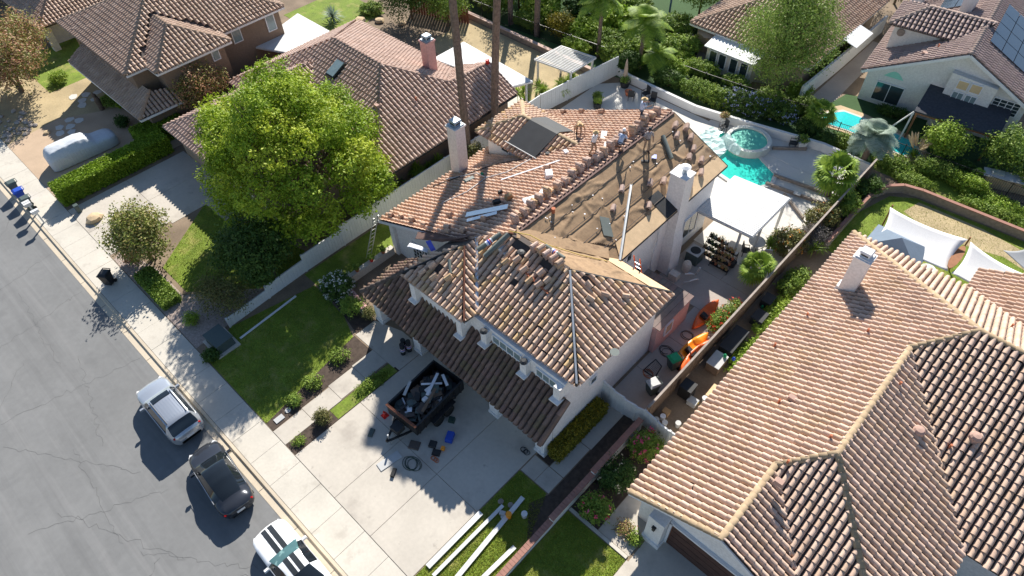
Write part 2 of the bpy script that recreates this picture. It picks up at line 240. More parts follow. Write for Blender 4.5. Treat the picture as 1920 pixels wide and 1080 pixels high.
slabs('pool_deck', [((-30.6,33.6),(-19.4,33.6),(-19.4,38.6),(-30.6,38.6)), ((-30.6,38.6),(-19.4,38.6),(-19.4,43.7),(-29,43.7),(-30.6,42)), (-13.9,-8.4,31.5,35.2), (-19.4,-8.4,35.2,39.2), (-13,-8.2,39.2,43), ((-19.4,43),(-8.4,43),(-8.4,45.6),(-12,45.9),(-19.4,43.9)), (-19.4,-18.6,39.2,43)], mt['deck'])
# neighbours' paving
slabs('neighbour_driveway', [(-49.4,-45.9,3.66,8.2), (-45.9,-42.6,3.66,8.2), (-49.4,-45.9,8.2,13), (-45.9,-42.3,8.2,13), (-42.3,-39.7,10.9,12.6)], mt['drive'])
slabs('tan_driveway', [((-61,3.66),(-50.3,3.66),(-50.3,13.4),(-58.5,13.4),(-61.5,8))], mt['pdrive'])
slabs('garage_apron', [(-6.2,-4.3,11.5,15.2), (-4.3,-3.0,9.0,11.3), (-4.2,5,3.66,13.3)], mt['drive'])
slabs('back_patio', [((-29,50.4),(-22,50.4),(-19.5,51.7),(-19.5,52.5),(-29,56))], mt['patio'])
slabs('white_patio', [(-41,-32,31.9,36.2)], mt['deck'])
# lawns, beds
def area(name, poly, mat, z=.006): return sheet(name, poly, z, mat)
area('lawn', [(-29.5,3.7),(-23.4,3.7),(-24.6,10.7),(-26.3,11.3),(-29.8,11.6),(-30.9,6)], mt['grass'])
area('side_lawn', [(-31.1,11.7),(-28.2,11.7),(-28.4,20),(-31.1,33)], mt['grass'], .004)
area('flower_bed', [(-23.4,3.7),(-22.72,3.7),(-22.95,10.8),(-24.6,10.8)], mt['mulch'], .01)
area('planting_strip', [(-21.48,3.7),(-20.62,3.7),(-20.62,11),(-21.5,11)], mt['mulch'], .01)
area('green_strip', [(-21.45,6.6),(-20.65,6.6),(-20.65,10.9),(-21.45,10.9)], mt['grass'], .02)
area('porch_bed', [(-28.3,11.7),(-24.65,11),(-24.6,12.4),(-28.3,12.8)], mt['mulch'], .012)
area('street_lawn', [(-11.15,3.7),(-8.2,3.7),(-8.2,8.5),(-9.3,11.2),(-11.15,11.2)], mt['grass'])
area('shade_bed', [(-8.2,8.5),(-8.2,17.6),(-9.15,17.6),(-9.15,11.25),(-9.6,10.2)], mt['mulch'], .01)
area('hedge_bed', [(-11.1,12.45),(-10.18,12.45),(-10.18,17.6),(-10.7,17.6)], mt['mulch'], .008)
area('rose_bed', [(-7.95,11.5),(-6.22,11.5),(-6.22,17.4),(-7.95,17.4)], mt['mulch'], .008)
area('garden_lawn', [(-7.9,3.7),(-4.32,3.7),(-4.32,11.25),(-7.9,11.25)], mt['grass'])
area('neighbour_lawn', [(-42.4,10.8),(-39.9,11.4),(-33,13),(-31.7,12.5),(-31.7,9.6),(-35.6,5.6),(-38.8,5.6)], mt['grass'])
area('gravel_bed', [(-42,3.7),(-31,3.7),(-31.2,6.5),(-32,9.4),(-35.5,5.3),(-39,5.3),(-42.5,4.5)], mt['gravel'], .004)
area('dry_yard', [(-75,3.7),(-60.8,3.7),(-61.3,8.2),(-58.4,13.6),(-68,13),(-75,9)], mt['dryturf'])
area('dark_lawn', rect(-74,-66,9.2,17), mt['grass'], .01)
area('rear_turf', rect(-47,-31.7,36.3,42.6), mt['dryturf'])
area('corner_lawn', rect(-62,-54.5,31,38), mt['grass'])
area('rear_lawn', [(-7,36.6),(6,36.6),(12,44),(3,46),(-4.5,45.5),(-6,44.5),(-7,41)], mt['grass'])
area('dry_patch', [(-4.6,43.6),(-2,42.6),(2,43.6),(8,42),(8,44.2),(0,45.4),(-4.2,45.2)], mt['dryturf'], .012)
area('side_yard', [(-7.9,17.6),(-5.8,17.6),(-5.8,36),(-7.9,36)], mt['soil'], .002)
area('pool_turf', [(-15,49.4),(-2,50),(4,54),(4,60),(-14,54.5)], mt['turf'])
area('slope_cover', [(-8,46.6),(12,47),(12,49.5),(-6,49.2),(-9,48)], mt['grass'], .003)
area('far_road', rect(-14,60,77,90), mt['asphalt'], .01)
area('far_pavement', rect(-14,60,74.6,77), mt['concrete'], .02)
area('pool_deck_base', [(-20.5,38),(-8.3,38),(-8.3,46),(-12,46),(-20.5,44)], mt['deck'], .003)
area('garden_ground', [(-52,43.2),(-31,43.8),(-8,46.6),(-8,50),(-28,50.2),(-28,62),(-60,62)], mt['turf'], .002)
area('side_garden_path', [(-16,51),(-14.2,51),(-14.6,64),(-16,64)], mt['patio'], .004)
# flagstones in the dry yard
fs = tag(bpy.data.objects.new('flagstone_path', None), kind='structure'); COL.objects.link(fs)
rr = random.Random(5)
for cx, cy in ((-62.6,10.6),(-62,11.4),(-63.3,11.2),(-62.9,12.1),(-61.9,10.3),(-63.8,10.3),(-60.2,7.6),(-59.6,8.3),(-60.6,8.6),(-59.3,7.3),(-58.8,8),(-59.9,9.1)):
    k = rr.randint(5,7); a0 = rr.random()*6
    part('flagstone', MB().prism([(cx+rr.uniform(.3,.48)*math.cos(a0+6.283*i/k), cy+rr.uniform(.3,.48)*math.sin(a0+6.283*i/k)) for i in range(k)], 0, .04), mt['deck'], fs)
# ================================================================ clay tile roofs
TW, TE, TL = .335, .42, .49
PROF = [(-.134,-.025),(-.124,.045),(-.088,.11),(-.046,.146),(0,.157),(.046,.146),(.088,.11),(.124,.045),(.134,-.025)]  # barrels only: dark deck in the gaps is painted shade for the pans
def tile_geo():
    v, f = [], []; n = len(PROF)
    for b, h in ((0, .068), (TL, -.014)):
        v += [(a, b, c+h) for a, c in PROF]
    v += [(a*.96, .004, c*.9+.066-.022) for a, c in PROF]
    for i in range(n-1):
        f.append((i, i+1, n+i+1, n+i)); f.append((2*n+i, 2*n+i+1, i+1, i))
    return np.array(v), f
TV, TF = tile_geo()
TME = {}
def tile_mesh(k):
    if k not in TME: TME[k] = mesh('roof_tile', [tuple(p) for p in TV], TF, TILE[k], smooth=False, rnd=[0.0]*len(TF))
    return TME[k]
CAPG = []
for b, s, h in ((0,1.12,.03),(.46,.9,0.0)):
    for i in range(7): t = math.pi*i/6; CAPG.append((-math.cos(t)*.15*s, b, math.sin(t)*.13*s+h))
CAPF = [(i,i+1,8+i,7+i) for i in range(6)]+[tuple(range(7))[::-1]]
CAPME = {}
def clip2(poly, conv):
    for i in range(len(conv)):
        (x0,y0),(x1,y1) = conv[i], conv[(i+1)%len(conv)]; out = []
        def sd(p): return (x1-x0)*(p[1]-y0)-(y1-y0)*(p[0]-x0)
        for j in range(len(poly)):
            p, q = poly[j], poly[(j+1)%len(poly)]; a, b = sd(p), sd(q)
            if a >= 0: out.append(p)
            if (a >= 0) != (b >= 0): t = a/(a-b); out.append(tuple(p[k]+(q[k]-p[k])*t for k in range(3)))
        poly = out
        if len(poly) < 3: return []
    return poly
class Roof:
    def __init__(s, house, tile, deckmat, fascia, quota=300, name='roof'):
        s.h = house; s.tile = tile; s.full = []; s.v = []; s.f = []; s.r = []; s.deck = MB(); s.quota = quota; s.rg = random.Random(hash(tile) % 99 if False else len(tile)+ord(tile[0])); s.dm = deckmat; s.caps_ = []
        s.name = name
    def plane(s, poly, tiled=True, skip=None, thick=.16, org=None, deck=True):
        P = [Vector(p) for p in poly]; nrm = Vector((0,0,0))
        for i in range(len(P)): a, b = P[i]-P[0], P[(i+1)%len(P)]-P[0]; nrm += a.cross(b)
        if nrm.z < 0: P = P[::-1]; nrm = -nrm
        nrm.normalize()
        if deck: s.deck.slab([tuple(p) for p in P], thick)
        if not tiled: return
        hd = Vector((nrm.x, nrm.y, 0)).normalized(); upv = (Vector((0,0,1))-nrm*nrm.z).normalized(); u = upv.cross(nrm)
        lo = min(P, key=lambda p: p.z); o = Vector(org) if org else lo
        Q = [((p-o).dot(u), (p-o).dot(upv)) for p in P]
        base = (o-lo).dot(nrm)*0
        ar = sum(Q[i][0]*Q[(i+1)%len(Q)][1]-Q[(i+1)%len(Q)][0]*Q[i][1] for i in range(len(Q)))
        if ar < 0: Q = Q[::-1]
        def ins(a, b, e=0):
            return all((Q[(i+1)%len(Q)][0]-Q[i][0])*(b-Q[i][1])-(Q[(i+1)%len(Q)][1]-Q[i][1])*(a-Q[i][0]) >= -e for i in range(len(Q)))
        a0, a1 = min(q[0] for q in Q), max(q[0] for q in Q); b0, b1 = min(q[1] for q in Q), max(q[1] for q in Q)
        for j in range(math.floor(b0/TE)-1, math.ceil(b1/TE)+1):
            for i in range(math.floor(a0/TW)-1, math.ceil(a1/TW)+2):
                ca, cb = i*TW, j*TE-(.05 if j == 0 else 0)
                cs = [(ca+x, cb+y) for x in (-TW/2, TW/2) for y in (0.06, TE)]
                k = [ins(*c) for c in cs]
                if not any(k) and not ins(ca, cb+.18): continue
                w = o+u*ca+upv*(cb+.2)
                if skip and skip(w.x, w.y): continue
                jit = (s.rg.uniform(-.009,.009), s.rg.uniform(-.014,.014), s.rg.uniform(0,.008))
                if s.rg.random() < .012: jit = (s.rg.uniform(-.03,.03), -s.rg.uniform(.05,.14), .012)
                og = o+u*(ca+jit[0])+upv*(cb+jit[1])+nrm*(.01+jit[2])
                if all(k): s.full.append((og, u, upv, nrm))
                else:
                    rv = s.rg.random()
                    for fc in TF:
                        pl = clip2([(TV[q][0]+ca+jit[0], TV[q][1]+cb+jit[1], TV[q][2]+.01) for q in fc], [(q[0], q[1]-(.12 if q[1] < b0+.01 else 0)) for q in Q])
                        if len(pl) > 2:
                            n0 = len(s.v); s.v += [tuple(o+u*p[0]+upv*p[1]+nrm*p[2]) for p in pl]; s.f.append(tuple(range(n0, n0+len(pl)))); s.r.append(rv)
    def caps(s, p, q, mat=None, lift=.05):
        p, q = Vector(p), Vector(q); L = (q-p).length; n = max(1, round(L/.38)); d = (q-p)/L
        if d.z < -1e-3: p, q, d = q, p, -d
        z = Vector((0,0,1)); x = d.cross(z).normalized(); z = x.cross(d)
        for i in range(n): s.caps_.append((p+d*(i*L/n)+z*(lift+s.rg.uniform(0,.012)), x, d, z, mat or CAPM))
    def build(s):
        root = part(s.name, s.deck, s.dm, s.h)
        base = wloc(root)                       # zero: roof meshes are in world metres
        def vis(t):
            x, y, z = project(t[0]); return 0 if (-10 < x < 1930 and -10 < y < 1090) else 1000
        s.full.sort(key=lambda t: (t[0]-CAM).length+vis(t)+(0 if t[3].dot((CAM-t[0]).normalized()) > .15 else 500))
        for og, u, w, n in s.full[:s.quota]:
            o = bpy.data.objects.new('roof_tile', tile_mesh(s.tile)); COL.objects.link(o); o.parent = root
            o.matrix_local = Matrix(((u.x,w.x,n.x,og.x),(u.y,w.y,n.y,og.y),(u.z,w.z,n.z,og.z),(0,0,0,1)))
        rest = s.full[s.quota:]
        if rest:
            V = np.concatenate([np.array(og)[None]+TV[:,0:1]*np.array(u)[None]+TV[:,1:2]*np.array(w)[None]+TV[:,2:3]*np.array(n)[None] for og,u,w,n in rest])
            nb = len(s.v); k = len(TV)
            for i in range(len(rest)):
                r = s.rg.random(); s.f += [tuple(q+nb+i*k for q in fc) for fc in TF]; s.r += [r]*len(TF)
            s.v += [tuple(p) for p in V]
        if s.v:
            o = link('roof_tiles', mesh('roof_tiles', s.v, s.f, TILE[s.tile], rnd=s.r), root, local=True); o['kind'] = 'stuff'
        for og, x, d, z, m in s.caps_:
            if m.name not in CAPME: CAPME[m.name] = mesh('ridge_cap', CAPG, CAPF, m, True)
            o = bpy.data.objects.new('ridge_cap', CAPME[m.name]); COL.objects.link(o); o.parent = root
            o.matrix_local = Matrix(((x.x,d.x,z.x,og.x),(x.y,d.y,z.y,og.y),(x.z,d.z,z.z,og.z),(0,0,0,1)))
        return root
def house(name, label, loc): return thing(name, label, 'house', loc)
def window(h, c, w, hh, face, bars=1, mat=None, frame=None, cross=0):
    """window on a wall; face = outward direction 'x+','x-','y-' or an angle of the outward normal"""
    a = {'x+':0,'x-':math.pi,'y-':-math.pi/2,'y+':math.pi/2}.get(face, face); R = Matrix.Rotation(a, 3, 'Z'); c = Vector(c)
    def B(mb, y, z, dx, dy, dz, x=0): return mb.box(R @ Vector((x,y,z))+c, (dx,dy,dz), a)
    f = MB(); t = .07
    B(f,-w/2,0,.1,t,hh+t,.03); B(f,w/2,0,.1,t,hh+t,.03); B(f,0,hh/2,.1,w-t,t,.03); B(f,0,-hh/2,.1,w-t,t,.03)
    for i in range(1, bars): B(f,-w/2+w*i/bars,0,.09,.05,hh-t,.025)
    for i in range(1, cross+1): B(f,0,-hh/2+hh*i/(cross+1),.085,w-t,.03,.024)
    fr = part('window', f, frame or mt['trim'], h)
    g = MB(); B(g,0,0,.04,w-.02,hh-.02,.03)
    gp = link('pane', mesh('pane', g.v, g.f, mat or mt['glass']), fr, local=True)
def chimney(h, x, y, wx, wy, z0, z1, mat, capmat=None, style=0):
    c = part('chimney', MB().bb(x-wx/2,x+wx/2,y-wy/2,y+wy/2,z0,z1), mat, h)
    k = MB().bb(x-wx/2-.07,x+wx/2+.07,y-wy/2-.07,y+wy/2+.07,z1,z1+.12)
    link('collar', mesh('collar', k.v, k.f, mat), c, local=True)
    k = MB().box((x,y,z1+.16),(wx*.95,wy*.95,.07)); k.box((x,y,z1+.3),(wx*.62,wy*.62,.22)); k.box((x,y,z1+.48),(wx*.75,wy*.75,.1),top=.85)
    link('cap', mesh('cap', k.v, k.f, capmat or mt['cap']), c, local=True)
    k = MB().box((x,y,z1+.30),(wx*.63,wy*.45,.1)); k.box((x,y,z1+.30),(wx*.45,wy*.63,.1))
    link('louvre', mesh('louvre', k.v, k.f, mt['dark']), c, local=True)
def vent(h, p, kind=0):
    x, y, z = p
    if kind == 0: part('vent_pipe', MB().lathe([(.05,-.3),(.05,.3),(.06,.3),(.06,.33)],(x,y,z),8), mt['terra'], h)
    elif kind == 1: part('roof_vent', MB().box((x,y,z+.1),(.45,.35,.2),.0,top=.75), mt['terra_p'], h)
    else: part('roof_vent', MB().lathe([(.28,-.1),(.28,.2),(.2,.3),(.02,.33)],(x,y,z),12), mt['terra_p'], h)
def gable_wall(h, prof, y0, y1, mat, name='wall'):
    """prism with an (x,z) profile running along y"""
    n = len(prof); v = [(x,y0,z) for x,z in prof]+[(x,y1,z) for x,z in prof]
    return part(name, MB().add(v, [tuple(range(n)), tuple(range(n,2*n))[::-1]]+[(i,i+n,(i+1)%n+n,(i+1)%n) for i in range(n)]), mat, h)
def rail(h, pts, mat, w=.05, hh=.17, name='fascia'):
    m = MB()
    for p, q in zip(pts, pts[1:]): m.bar(p, q, w, hh)
    part(name, m, mat, h)
# ---------------------------------------------------------------- main house, half of its roof stripped
H = house('house', 'white stucco house being re-roofed, tile stacks along its ridge', (-18, 20, 0))
gable_wall(H, [(-28.3,0),(-14.15,0),(-14.15,5.2),(-18.15,7.1),(-28.3,2.65)], 17.3, 33.0, mt['stucco_w'])
part('wall', MB().bb(-22,-10.75,14.1,21.9,0,5.3), mt['stucco_w'], H)
part('wall', MB().bb(-21.7,-17.3,13.75,14.1,2.6,5.3), mt['stucco_w'], H)
part('wall', MB().bb(-22.5,-10.72,13.3,14.1,0,2.55), mt['stucco_w'], H)
for x, y in ((-20.75,12.95),(-14.45,12.95),(-11.05,12.95),(-24.3,12.9)):
    part('pillar', MB().box((x,y,1.25),(.62,.62,2.5)).box((x,y,.12),(.74,.74,.24)), mt['stucco_w'], H)
for x0, x1 in ((-20.3,-14.85),(-14.05,-11.45)):
    gd = part('garage_door', MB().bb(x0,x1,13.18,13.29,0,2.25), mt['white'], H)
    g = MB()
    for k in range(4): g.bb(x0+.05,x1-.05,13.14,13.18,.06+k*.55,.06+k*.55+.5)
    link('panel', mesh('panel', g.v, g.f, mt['trim']), gd, local=True)
for x in (-21.2,-17.5,-16.0,-13.2,-10.98):
    pb = part('planter_box', MB().box((x,13.97 if x>-17 else 13.62,4.5),(.42,.45,1.3)), mt['stucco_w'], H); k = MB().box((x,13.82 if x>-17 else 13.47,4.14 if x>-17 else 3.86),(.58,.62,.08)); link('base_plate', mesh('base_plate', k.v, k.f, mt['stucco_w']), pb, local=True)
for x in (-16.0,-13.2): part('pot_plant', MB().lathe([(.05,0),(.2,.05),(.22,.12),(.1,.2)],(x,13.8,5.1),9), mt['dark'], H)
window(H, (-14.6,14.08,4.75), 2.0, .55, 'y-', 4, mt['glassb']); window(H, (-11.9,14.08,4.75), 1.3, .55, 'y-', 3, mt['glassb'])
window(H, (-10.73,16.4,3.2), .5, .5, 'x+'); window(H, (-14.13,23.8,4.2), .5, .6, 'x+'); window(H, (-14.13,24.9,1.6), .9, 1.7, 'x+'); window(H, (-14.13,30.8,1.8), 1.6, 1.7, 'x+', 2); window(H,(-14.13,31.2,4.7),.9,.45,'x+')
window(H, (-25.4,17.28,1.5), 1.5, 1.6, 'y-', 5, cross=4)
part('porch_column', MB().box((-28.0,17.3,1.3),(.45,.45,2.6)), mt['stucco_w'], H)
part('annex_wall', MB().bb(-13.6,-10.45,21.95,25.4,0,2.2), mt['pink'], H)
for i in range(9): part('annex_plank', MB().bb(-13.62+i*.37,-13.62+i*.37+.35,21.97,25.45,2.2,2.26), M('grey plank %d'%i, (.17+.02*(i%3),.15,.135), .9, .2, 3), H)
window(H, (-10.43,23.2,1.3), .7, .9, 'x+', 1, mt['tanw'])
part('downpipe', MB().tube([(-14.0,26.6,5.2),(-14.0,26.6,3.4),(-13.9,26.2,2.9),(-13.9,26.2,.1)],.05,6), mt['white'], H)
# roof planes
N1, N2 = (-14.2,18.4,7.38), (-18.15,18.4,7.38); K1, K2 = (-10.28,14.4,5.4), (-10.2,22.25,5.4); AP = (-19.85,16.35,6.85); L1 = (-13.75,22.25,5.4)
hr = random.Random(11)
holes = [(-16.3,16.5,.25),(-12.7,18.1,.22),(-13.2,18.7,.25),(-20.3,14.9,.22)]
def hole(x, y): return any((x-a)**2+(y-b)**2 < r*r for a, b, r in holes) or (y > 17.95+.15*math.sin(x*3) and x < -15.0)
rf = Roof(H, 'M', mt['feltd'], None, 300)
rf.plane([K1, N1, N2, (-19.85,17.3,6.83), (-17.0,14.4,5.4)], skip=hole, org=(-10.28,14.4,5.4))
rf.plane([K1, K2, N1], skip=hole)
rf.plane([(-21.95,13.45,5.4), (-17.05,13.45,5.4), AP], skip=hole)
rf.plane([(-17.05,13.45,5.4), (-17.0,14.4,5.4), (-19.85,17.3,6.83), AP])
rf.plane([(-21.95,13.45,5.4), AP, (-19.85,17.3,6.83), (-21.95,16.7,5.4)], skip=lambda x, y: y > 15.2+.6*(x+21.95))
rf.build()
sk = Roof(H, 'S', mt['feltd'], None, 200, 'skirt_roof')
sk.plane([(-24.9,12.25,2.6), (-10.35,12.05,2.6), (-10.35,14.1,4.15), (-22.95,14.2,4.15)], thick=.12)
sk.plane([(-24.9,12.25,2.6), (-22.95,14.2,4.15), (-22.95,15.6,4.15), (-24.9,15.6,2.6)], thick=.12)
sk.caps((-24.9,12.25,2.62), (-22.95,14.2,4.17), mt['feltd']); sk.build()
dx0, dx1, dy0, dy1 = -28.4, -22.2, 26.0, 30.3
rw = Roof(H, 'O', mt['feltb'], None, 200, 'wing_roof')
zl = lambda x: 2.6+(7.38-2.6)/(28.9-18.15)*(x+28.9)
dorm = lambda x, y: dy0 < y < dy1 and x < -23.2-abs(y-28.1)*.9 and x > -28.2
rw.plane([(-28.9,16.9,2.6), (-20.3,16.9,zl(-20.3)), (-18.15,18.4,7.38), (-18.15,33.3,7.38), (-28.9,33.1,2.6)], skip=dorm, org=(-28.9,16.9,2.6))
rw.build()
rs = part('stripped_roof', MB().slab([(-18.15,18.4,7.34), (-18.15,33.3,7.34), (-13.75,33.3,5.36), (-13.75,22.25,5.36)], .12), mt['felt'], H)
part('stripped_roof', MB().slab([(K2[0],K2[1],5.37), (N1[0],N1[1],7.34), (-18.15,18.4,7.34), (-13.75,22.25,5.36)], .12), mt['felt'], H)
def felt(poly, name='felt_sheet', step=.09, seed=1):
    # wrinkled felt: a fine grid over the slope with laps and creases
    P = [Vector(p) for p in poly]; nn_ = (P[1]-P[0]).cross(P[2]-P[0]).normalized(); nn_ = nn_ if nn_.z > 0 else -nn_; up_ = (Vector((0,0,1))-nn_*nn_.z).normalized(); u_ = up_.cross(nn_); o_ = P[0]
    Q = [((p-o_).dot(u_), (p-o_).dot(up_)) for p in P]; ar = sum(Q[i][0]*Q[(i+1)%len(Q)][1]-Q[(i+1)%len(Q)][0]*Q[i][1] for i in range(len(Q)))
    if ar < 0: Q = Q[::-1]
    ins = lambda a, b: all((Q[(i+1)%len(Q)][0]-Q[i][0])*(b-Q[i][1])-(Q[(i+1)%len(Q)][1]-Q[i][1])*(a-Q[i][0]) >= 0 for i in range(len(Q)))
    r = random.Random(seed); cr = [(r.uniform(-16,16), r.uniform(-6,6), r.uniform(0,3.14), r.uniform(.4,1.3), r.uniform(.035,.08)) for _ in range(260)]
    a0, a1, b0, b1 = min(q[0] for q in Q), max(q[0] for q in Q), min(q[1] for q in Q), max(q[1] for q in Q); na, nb = int((a1-a0)/step), int((b1-b0)/step); A, B = np.meshgrid(np.linspace(a0,a1,na+1), np.linspace(b0,b1,nb+1), indexing='ij'); Z = np.zeros_like(A)
    for ca_, cb_, th, ln, h_ in cr:
        x = (A-ca_)*math.cos(th)+(B-cb_)*math.sin(th); y = -(A-ca_)*math.sin(th)+(B-cb_)*math.cos(th)+.12*np.sin(x*3); Z += h_*np.exp(-(y/.10)**2-(x/ln)**2)
    Z += .03*(np.mod(B-b0,.95)/.95)
    v = [tuple(o_+u_*A[i,j]+up_*B[i,j]+nn_*(.035+Z[i,j])) for i in range(na+1) for j in range(nb+1)]
    f = [(i*(nb+1)+j,(i+1)*(nb+1)+j,(i+1)*(nb+1)+j+1,i*(nb+1)+j+1) for i in range(na) for j in range(nb) if ins((A[i,j]+A[i+1,j+1])/2,(B[i,j]+B[i+1,j+1])/2)]
    link(name, mesh(name, v, f, mt['felt'], True), H)
part('valley_flashing', MB().bar((-14.3,21.95,5.84),(-18.05,18.55,7.5),.85,.03), mt['felt'], H)
felt([(-18.1,18.5,7.35), (-18.1,33.25,7.35), (-14.5,33.25,5.70), (-14.5,22.7,5.70)])
for k in range(1, 5):
    xx = -18.15+k*.86; part('lap_seam', MB().bar((xx,18.9+(xx+18.15)*.9,7.38-.45*(xx+18.15)+.095),(xx,33.2,7.38-.45*(xx+18.15)+.095),.03,.025), mt['feltd'], H)
sp = MB(); rs2 = random.Random(31)
for _ in range(24):
    x = rs2.uniform(-17.8,-14.6); y = rs2.uniform(max(19,18.6+(x+18.15)*.95),33); sp.box((x,y,7.38-.45*(x+18.15)+.12),(rs2.uniform(.04,.1),rs2.uniform(.03,.08),.02),rs2.uniform(0,3),0)
part('felt_scrap', sp, mt['label'], H)['kind'] = 'stuff'
felt([(-11.1,21.4,5.84), (-14.3,18.5,7.33), (-18.0,18.5,7.33), (-14.6,21.4,5.84)], seed=2)
part('sheathing_board', MB().slab([(-14.55,22.9,5.79),(-14.55,33.28,5.79),(-13.7,33.28,5.405),(-13.7,22.3,5.405)], .02), mt['woodl'], H)
part('sheathing_board', MB().slab([(-10.22,22.3,5.43),(-13.8,22.3,5.43),(-14.5,21.5,5.84),(-11.0,21.5,5.84)], .02), mt['woodl'], H)
part('ridge_board', MB().bar((-18.15,18.6,7.42),(-18.15,33.2,7.42),.34,.08), mt['feltb'], H)
part('ridge_board', MB().bar((-14.3,18.4,7.42),(-18.1,18.4,7.42),.3,.06), mt['feltd'], H)
part('hip_board', MB().bar((-10.3,14.4,5.52),(-14.15,18.35,7.5),.1,.16), mt['metal'], H); part('hip_board', MB().bar((-10.25,22.2,5.5),(-14.1,18.45,7.45),.1,.1), mt['dark'], H)
part('hip_board', MB().bar((-17.05,13.45,5.5),(-19.8,16.3,6.95),.08,.14), mt['cedar'], H); part('hip_board', MB().bar((-21.95,13.45,5.52),(-19.9,16.3,6.97),.09,.12), mt['dark'], H)
part('valley_flashing', MB().bar((-17.0,14.35,5.56),(-19.8,17.2,6.98),.16,.03), mt['alum'], H)
part('valley_flashing', MB().slab([(-24.4,16.3,4.45),(-19.9,17.4,7.0),(-20.6,16.9,6.6),(-22.1,16.6,5.5)],.03), mt['feltb'], H)
part('valley_felt', MB().slab([(-24.6,16.75,4.55),(-24.3,16.3,4.5),(-20.3,16.9,6.5),(-20.6,17.2,6.6)],.03), mt['feltb'], H)
rail(H, [(-24.85,12.33,2.48),(-10.4,12.13,2.48)], mt['trim']); rail(H, [(-10.36,14.45,5.24),(-10.28,22.2,5.24),(-13.7,22.2,5.24)], mt['trim']); rail(H, [(-28.95,16.85,2.55),(-23.5,16.85,4.95)], mt['trim'], .06, .2)
rail(H, [(-13.7,22.35,5.32),(-13.7,33.35,5.32),(-18.15,33.35,7.3)], mt['dark'], .05, .12, 'drip_edge'); rail(H, [(-17.0,13.52,5.22),(-21.95,13.52,5.22)], mt['trim']); rail(H, [(-10.3,14.47,5.22),(-17.0,14.47,5.22)], mt['trim'])
# dormer on the wing with the solar pool heater mat
part('dormer_wall', MB().bb(-28.1,-23.6,26.3,30.0,2.9,4.86), mt['stucco_w'], H)
rd = Roof(H, 'M', mt['feltd'], None, 60, 'dormer_roof'); R1, R2 = (-26.4,28.1,5.9), (-21.7,28.1,5.9)
rd.plane([(-28.7,25.8,4.85), (-23.85,25.8,4.85), R2, R1], thick=.1); rd.plane([(-28.7,25.8,4.85), R1, (-28.7,30.4,4.85)], thick=.1); rd.plane([(-28.7,30.4,4.85), R1, R2, (-23.85,30.4,4.85)], thick=.1)
rd.caps(R1, R2); rd.caps((-28.7,25.8,4.85), R1); rd.caps((-28.7,30.4,4.85), R1); rd.build()
sm = MB(); nn = 14
for i in range(nn+1):
    t = i/nn; y = 26.0+t*3.4; z = 4.95+(y-25.8)*.456 if y < 28.1 else 6.0-(y-28.1)*.42
    sm.v += [(-25.9+t*.4,y,z+.2),(-23.5+t*.4,y,z+.2)]
sm.f = [(2*i,2*i+1,2*i+3,2*i+2) for i in range(nn)]
o = part('heater_mat', sm, mt['mat'], H); md = o.modifiers.new('s','SOLIDIFY'); md.thickness = .04
part('header_pipe', MB().tube([(-26.1,25.95,5.27),(-23.2,25.95,5.27)],.035,6), mt['white'], H)
part('header_pipe', MB().tube([(-25.6,29.5,5.45),(-22.9,29.5,5.45)],.035,6), mt['dark'], H)
window(H, (-26.4,26.28,4.2), .7, .3, 'y-')
chimney(H, -28.35, 23.7, .85, .85, 1.0, 6.6, mt['stucco_w'])
# tall stucco chimney on the court side
cw = part('chimney', MB().add([(-14.6,27.6,0),(-13.35,27.6,0),(-13.35,28.85,0),(-14.6,28.85,0),(-14.6,27.65,2.4),(-13.4,27.65,2.4),(-13.4,28.8,2.4),(-14.6,28.8,2.4),(-14.6,27.8,3.4),(-13.55,27.8,3.4),(-13.55,28.7,3.4),(-14.6,28.7,3.4),(-14.6,27.8,7.7),(-13.55,27.8,7.7),(-13.55,28.7,7.7),(-14.6,28.7,7.7)],
   [(3,2,1,0),(12,13,14,15)]+[(a+i,a+(i+1)%4,a+4+(i+1)%4,a+4+i) for a in (0,4,8) for i in range(4)]), mt['stucco_w'], H)
for nme, k, m in (('crown', MB().bb(-14.65,-13.5,27.75,28.75,7.7,7.78), mt['capw']), ('flue', MB().lathe([(.15,7.78),(.15,8.15)],(-14.0,28.3,0),10), mt['cap']), ('flue_cap', MB().lathe([(.05,8.2),(.32,8.2),(.1,8.3)],(-14.0,28.3,0),14), mt['capw'])):
    link(nme, mesh(nme, k.v, k.f, m), cw, local=True)
part('flashing', MB().slab([(-15.2,26.8,6.1),(-13.7,26.8,5.45),(-13.7,27.8,5.45),(-15.2,27.8,6.1)],.02), mt['dark'], H)
# ---------------------------------------------------------------- neighbour to the right, buff tile
HR = house('house', 'house with broad buff tile roof and pale chimney, right foreground', (2, 24, 0))
part('wall', MB().bb(-5.2,6.1,13.4,35.8,0,2.65).bb(6.1,13.5,21,35.8,0,2.65), mt['stucco_w'], HR)
part('wall', MB().add([(-5.2,13.38,2.6),(2.6,13.38,2.6),(-1.33,13.38,4.6)], [(0,1,2)]), mt['stucco_w'], HR)
part('pillar', MB().box((-4.0,13.1,1.25),(.85,.7,2.5)).box((-4.0,13.08,.15),(1.0,.85,.3)), mt['stucco_w'], HR)
g = part('garage_door', MB().bb(-3.4,2.0,13.3,13.42,0,2.2), mt['cedar'], HR)
k = MB()
for i in range(4): k.bb(-3.35,1.95,13.26,13.3,.05+i*.54,.05+i*.54+.5)
link('panel', mesh('panel', k.v, k.f, M('dark brown door panel', (.085,.045,.035), .8, .2, 3)), g, local=True)
part('door_frame', MB().bb(-3.55,-3.42,13.22,13.4,0,2.3).bb(-3.55,2.1,13.22,13.4,2.2,2.32), mt['trim'], HR)
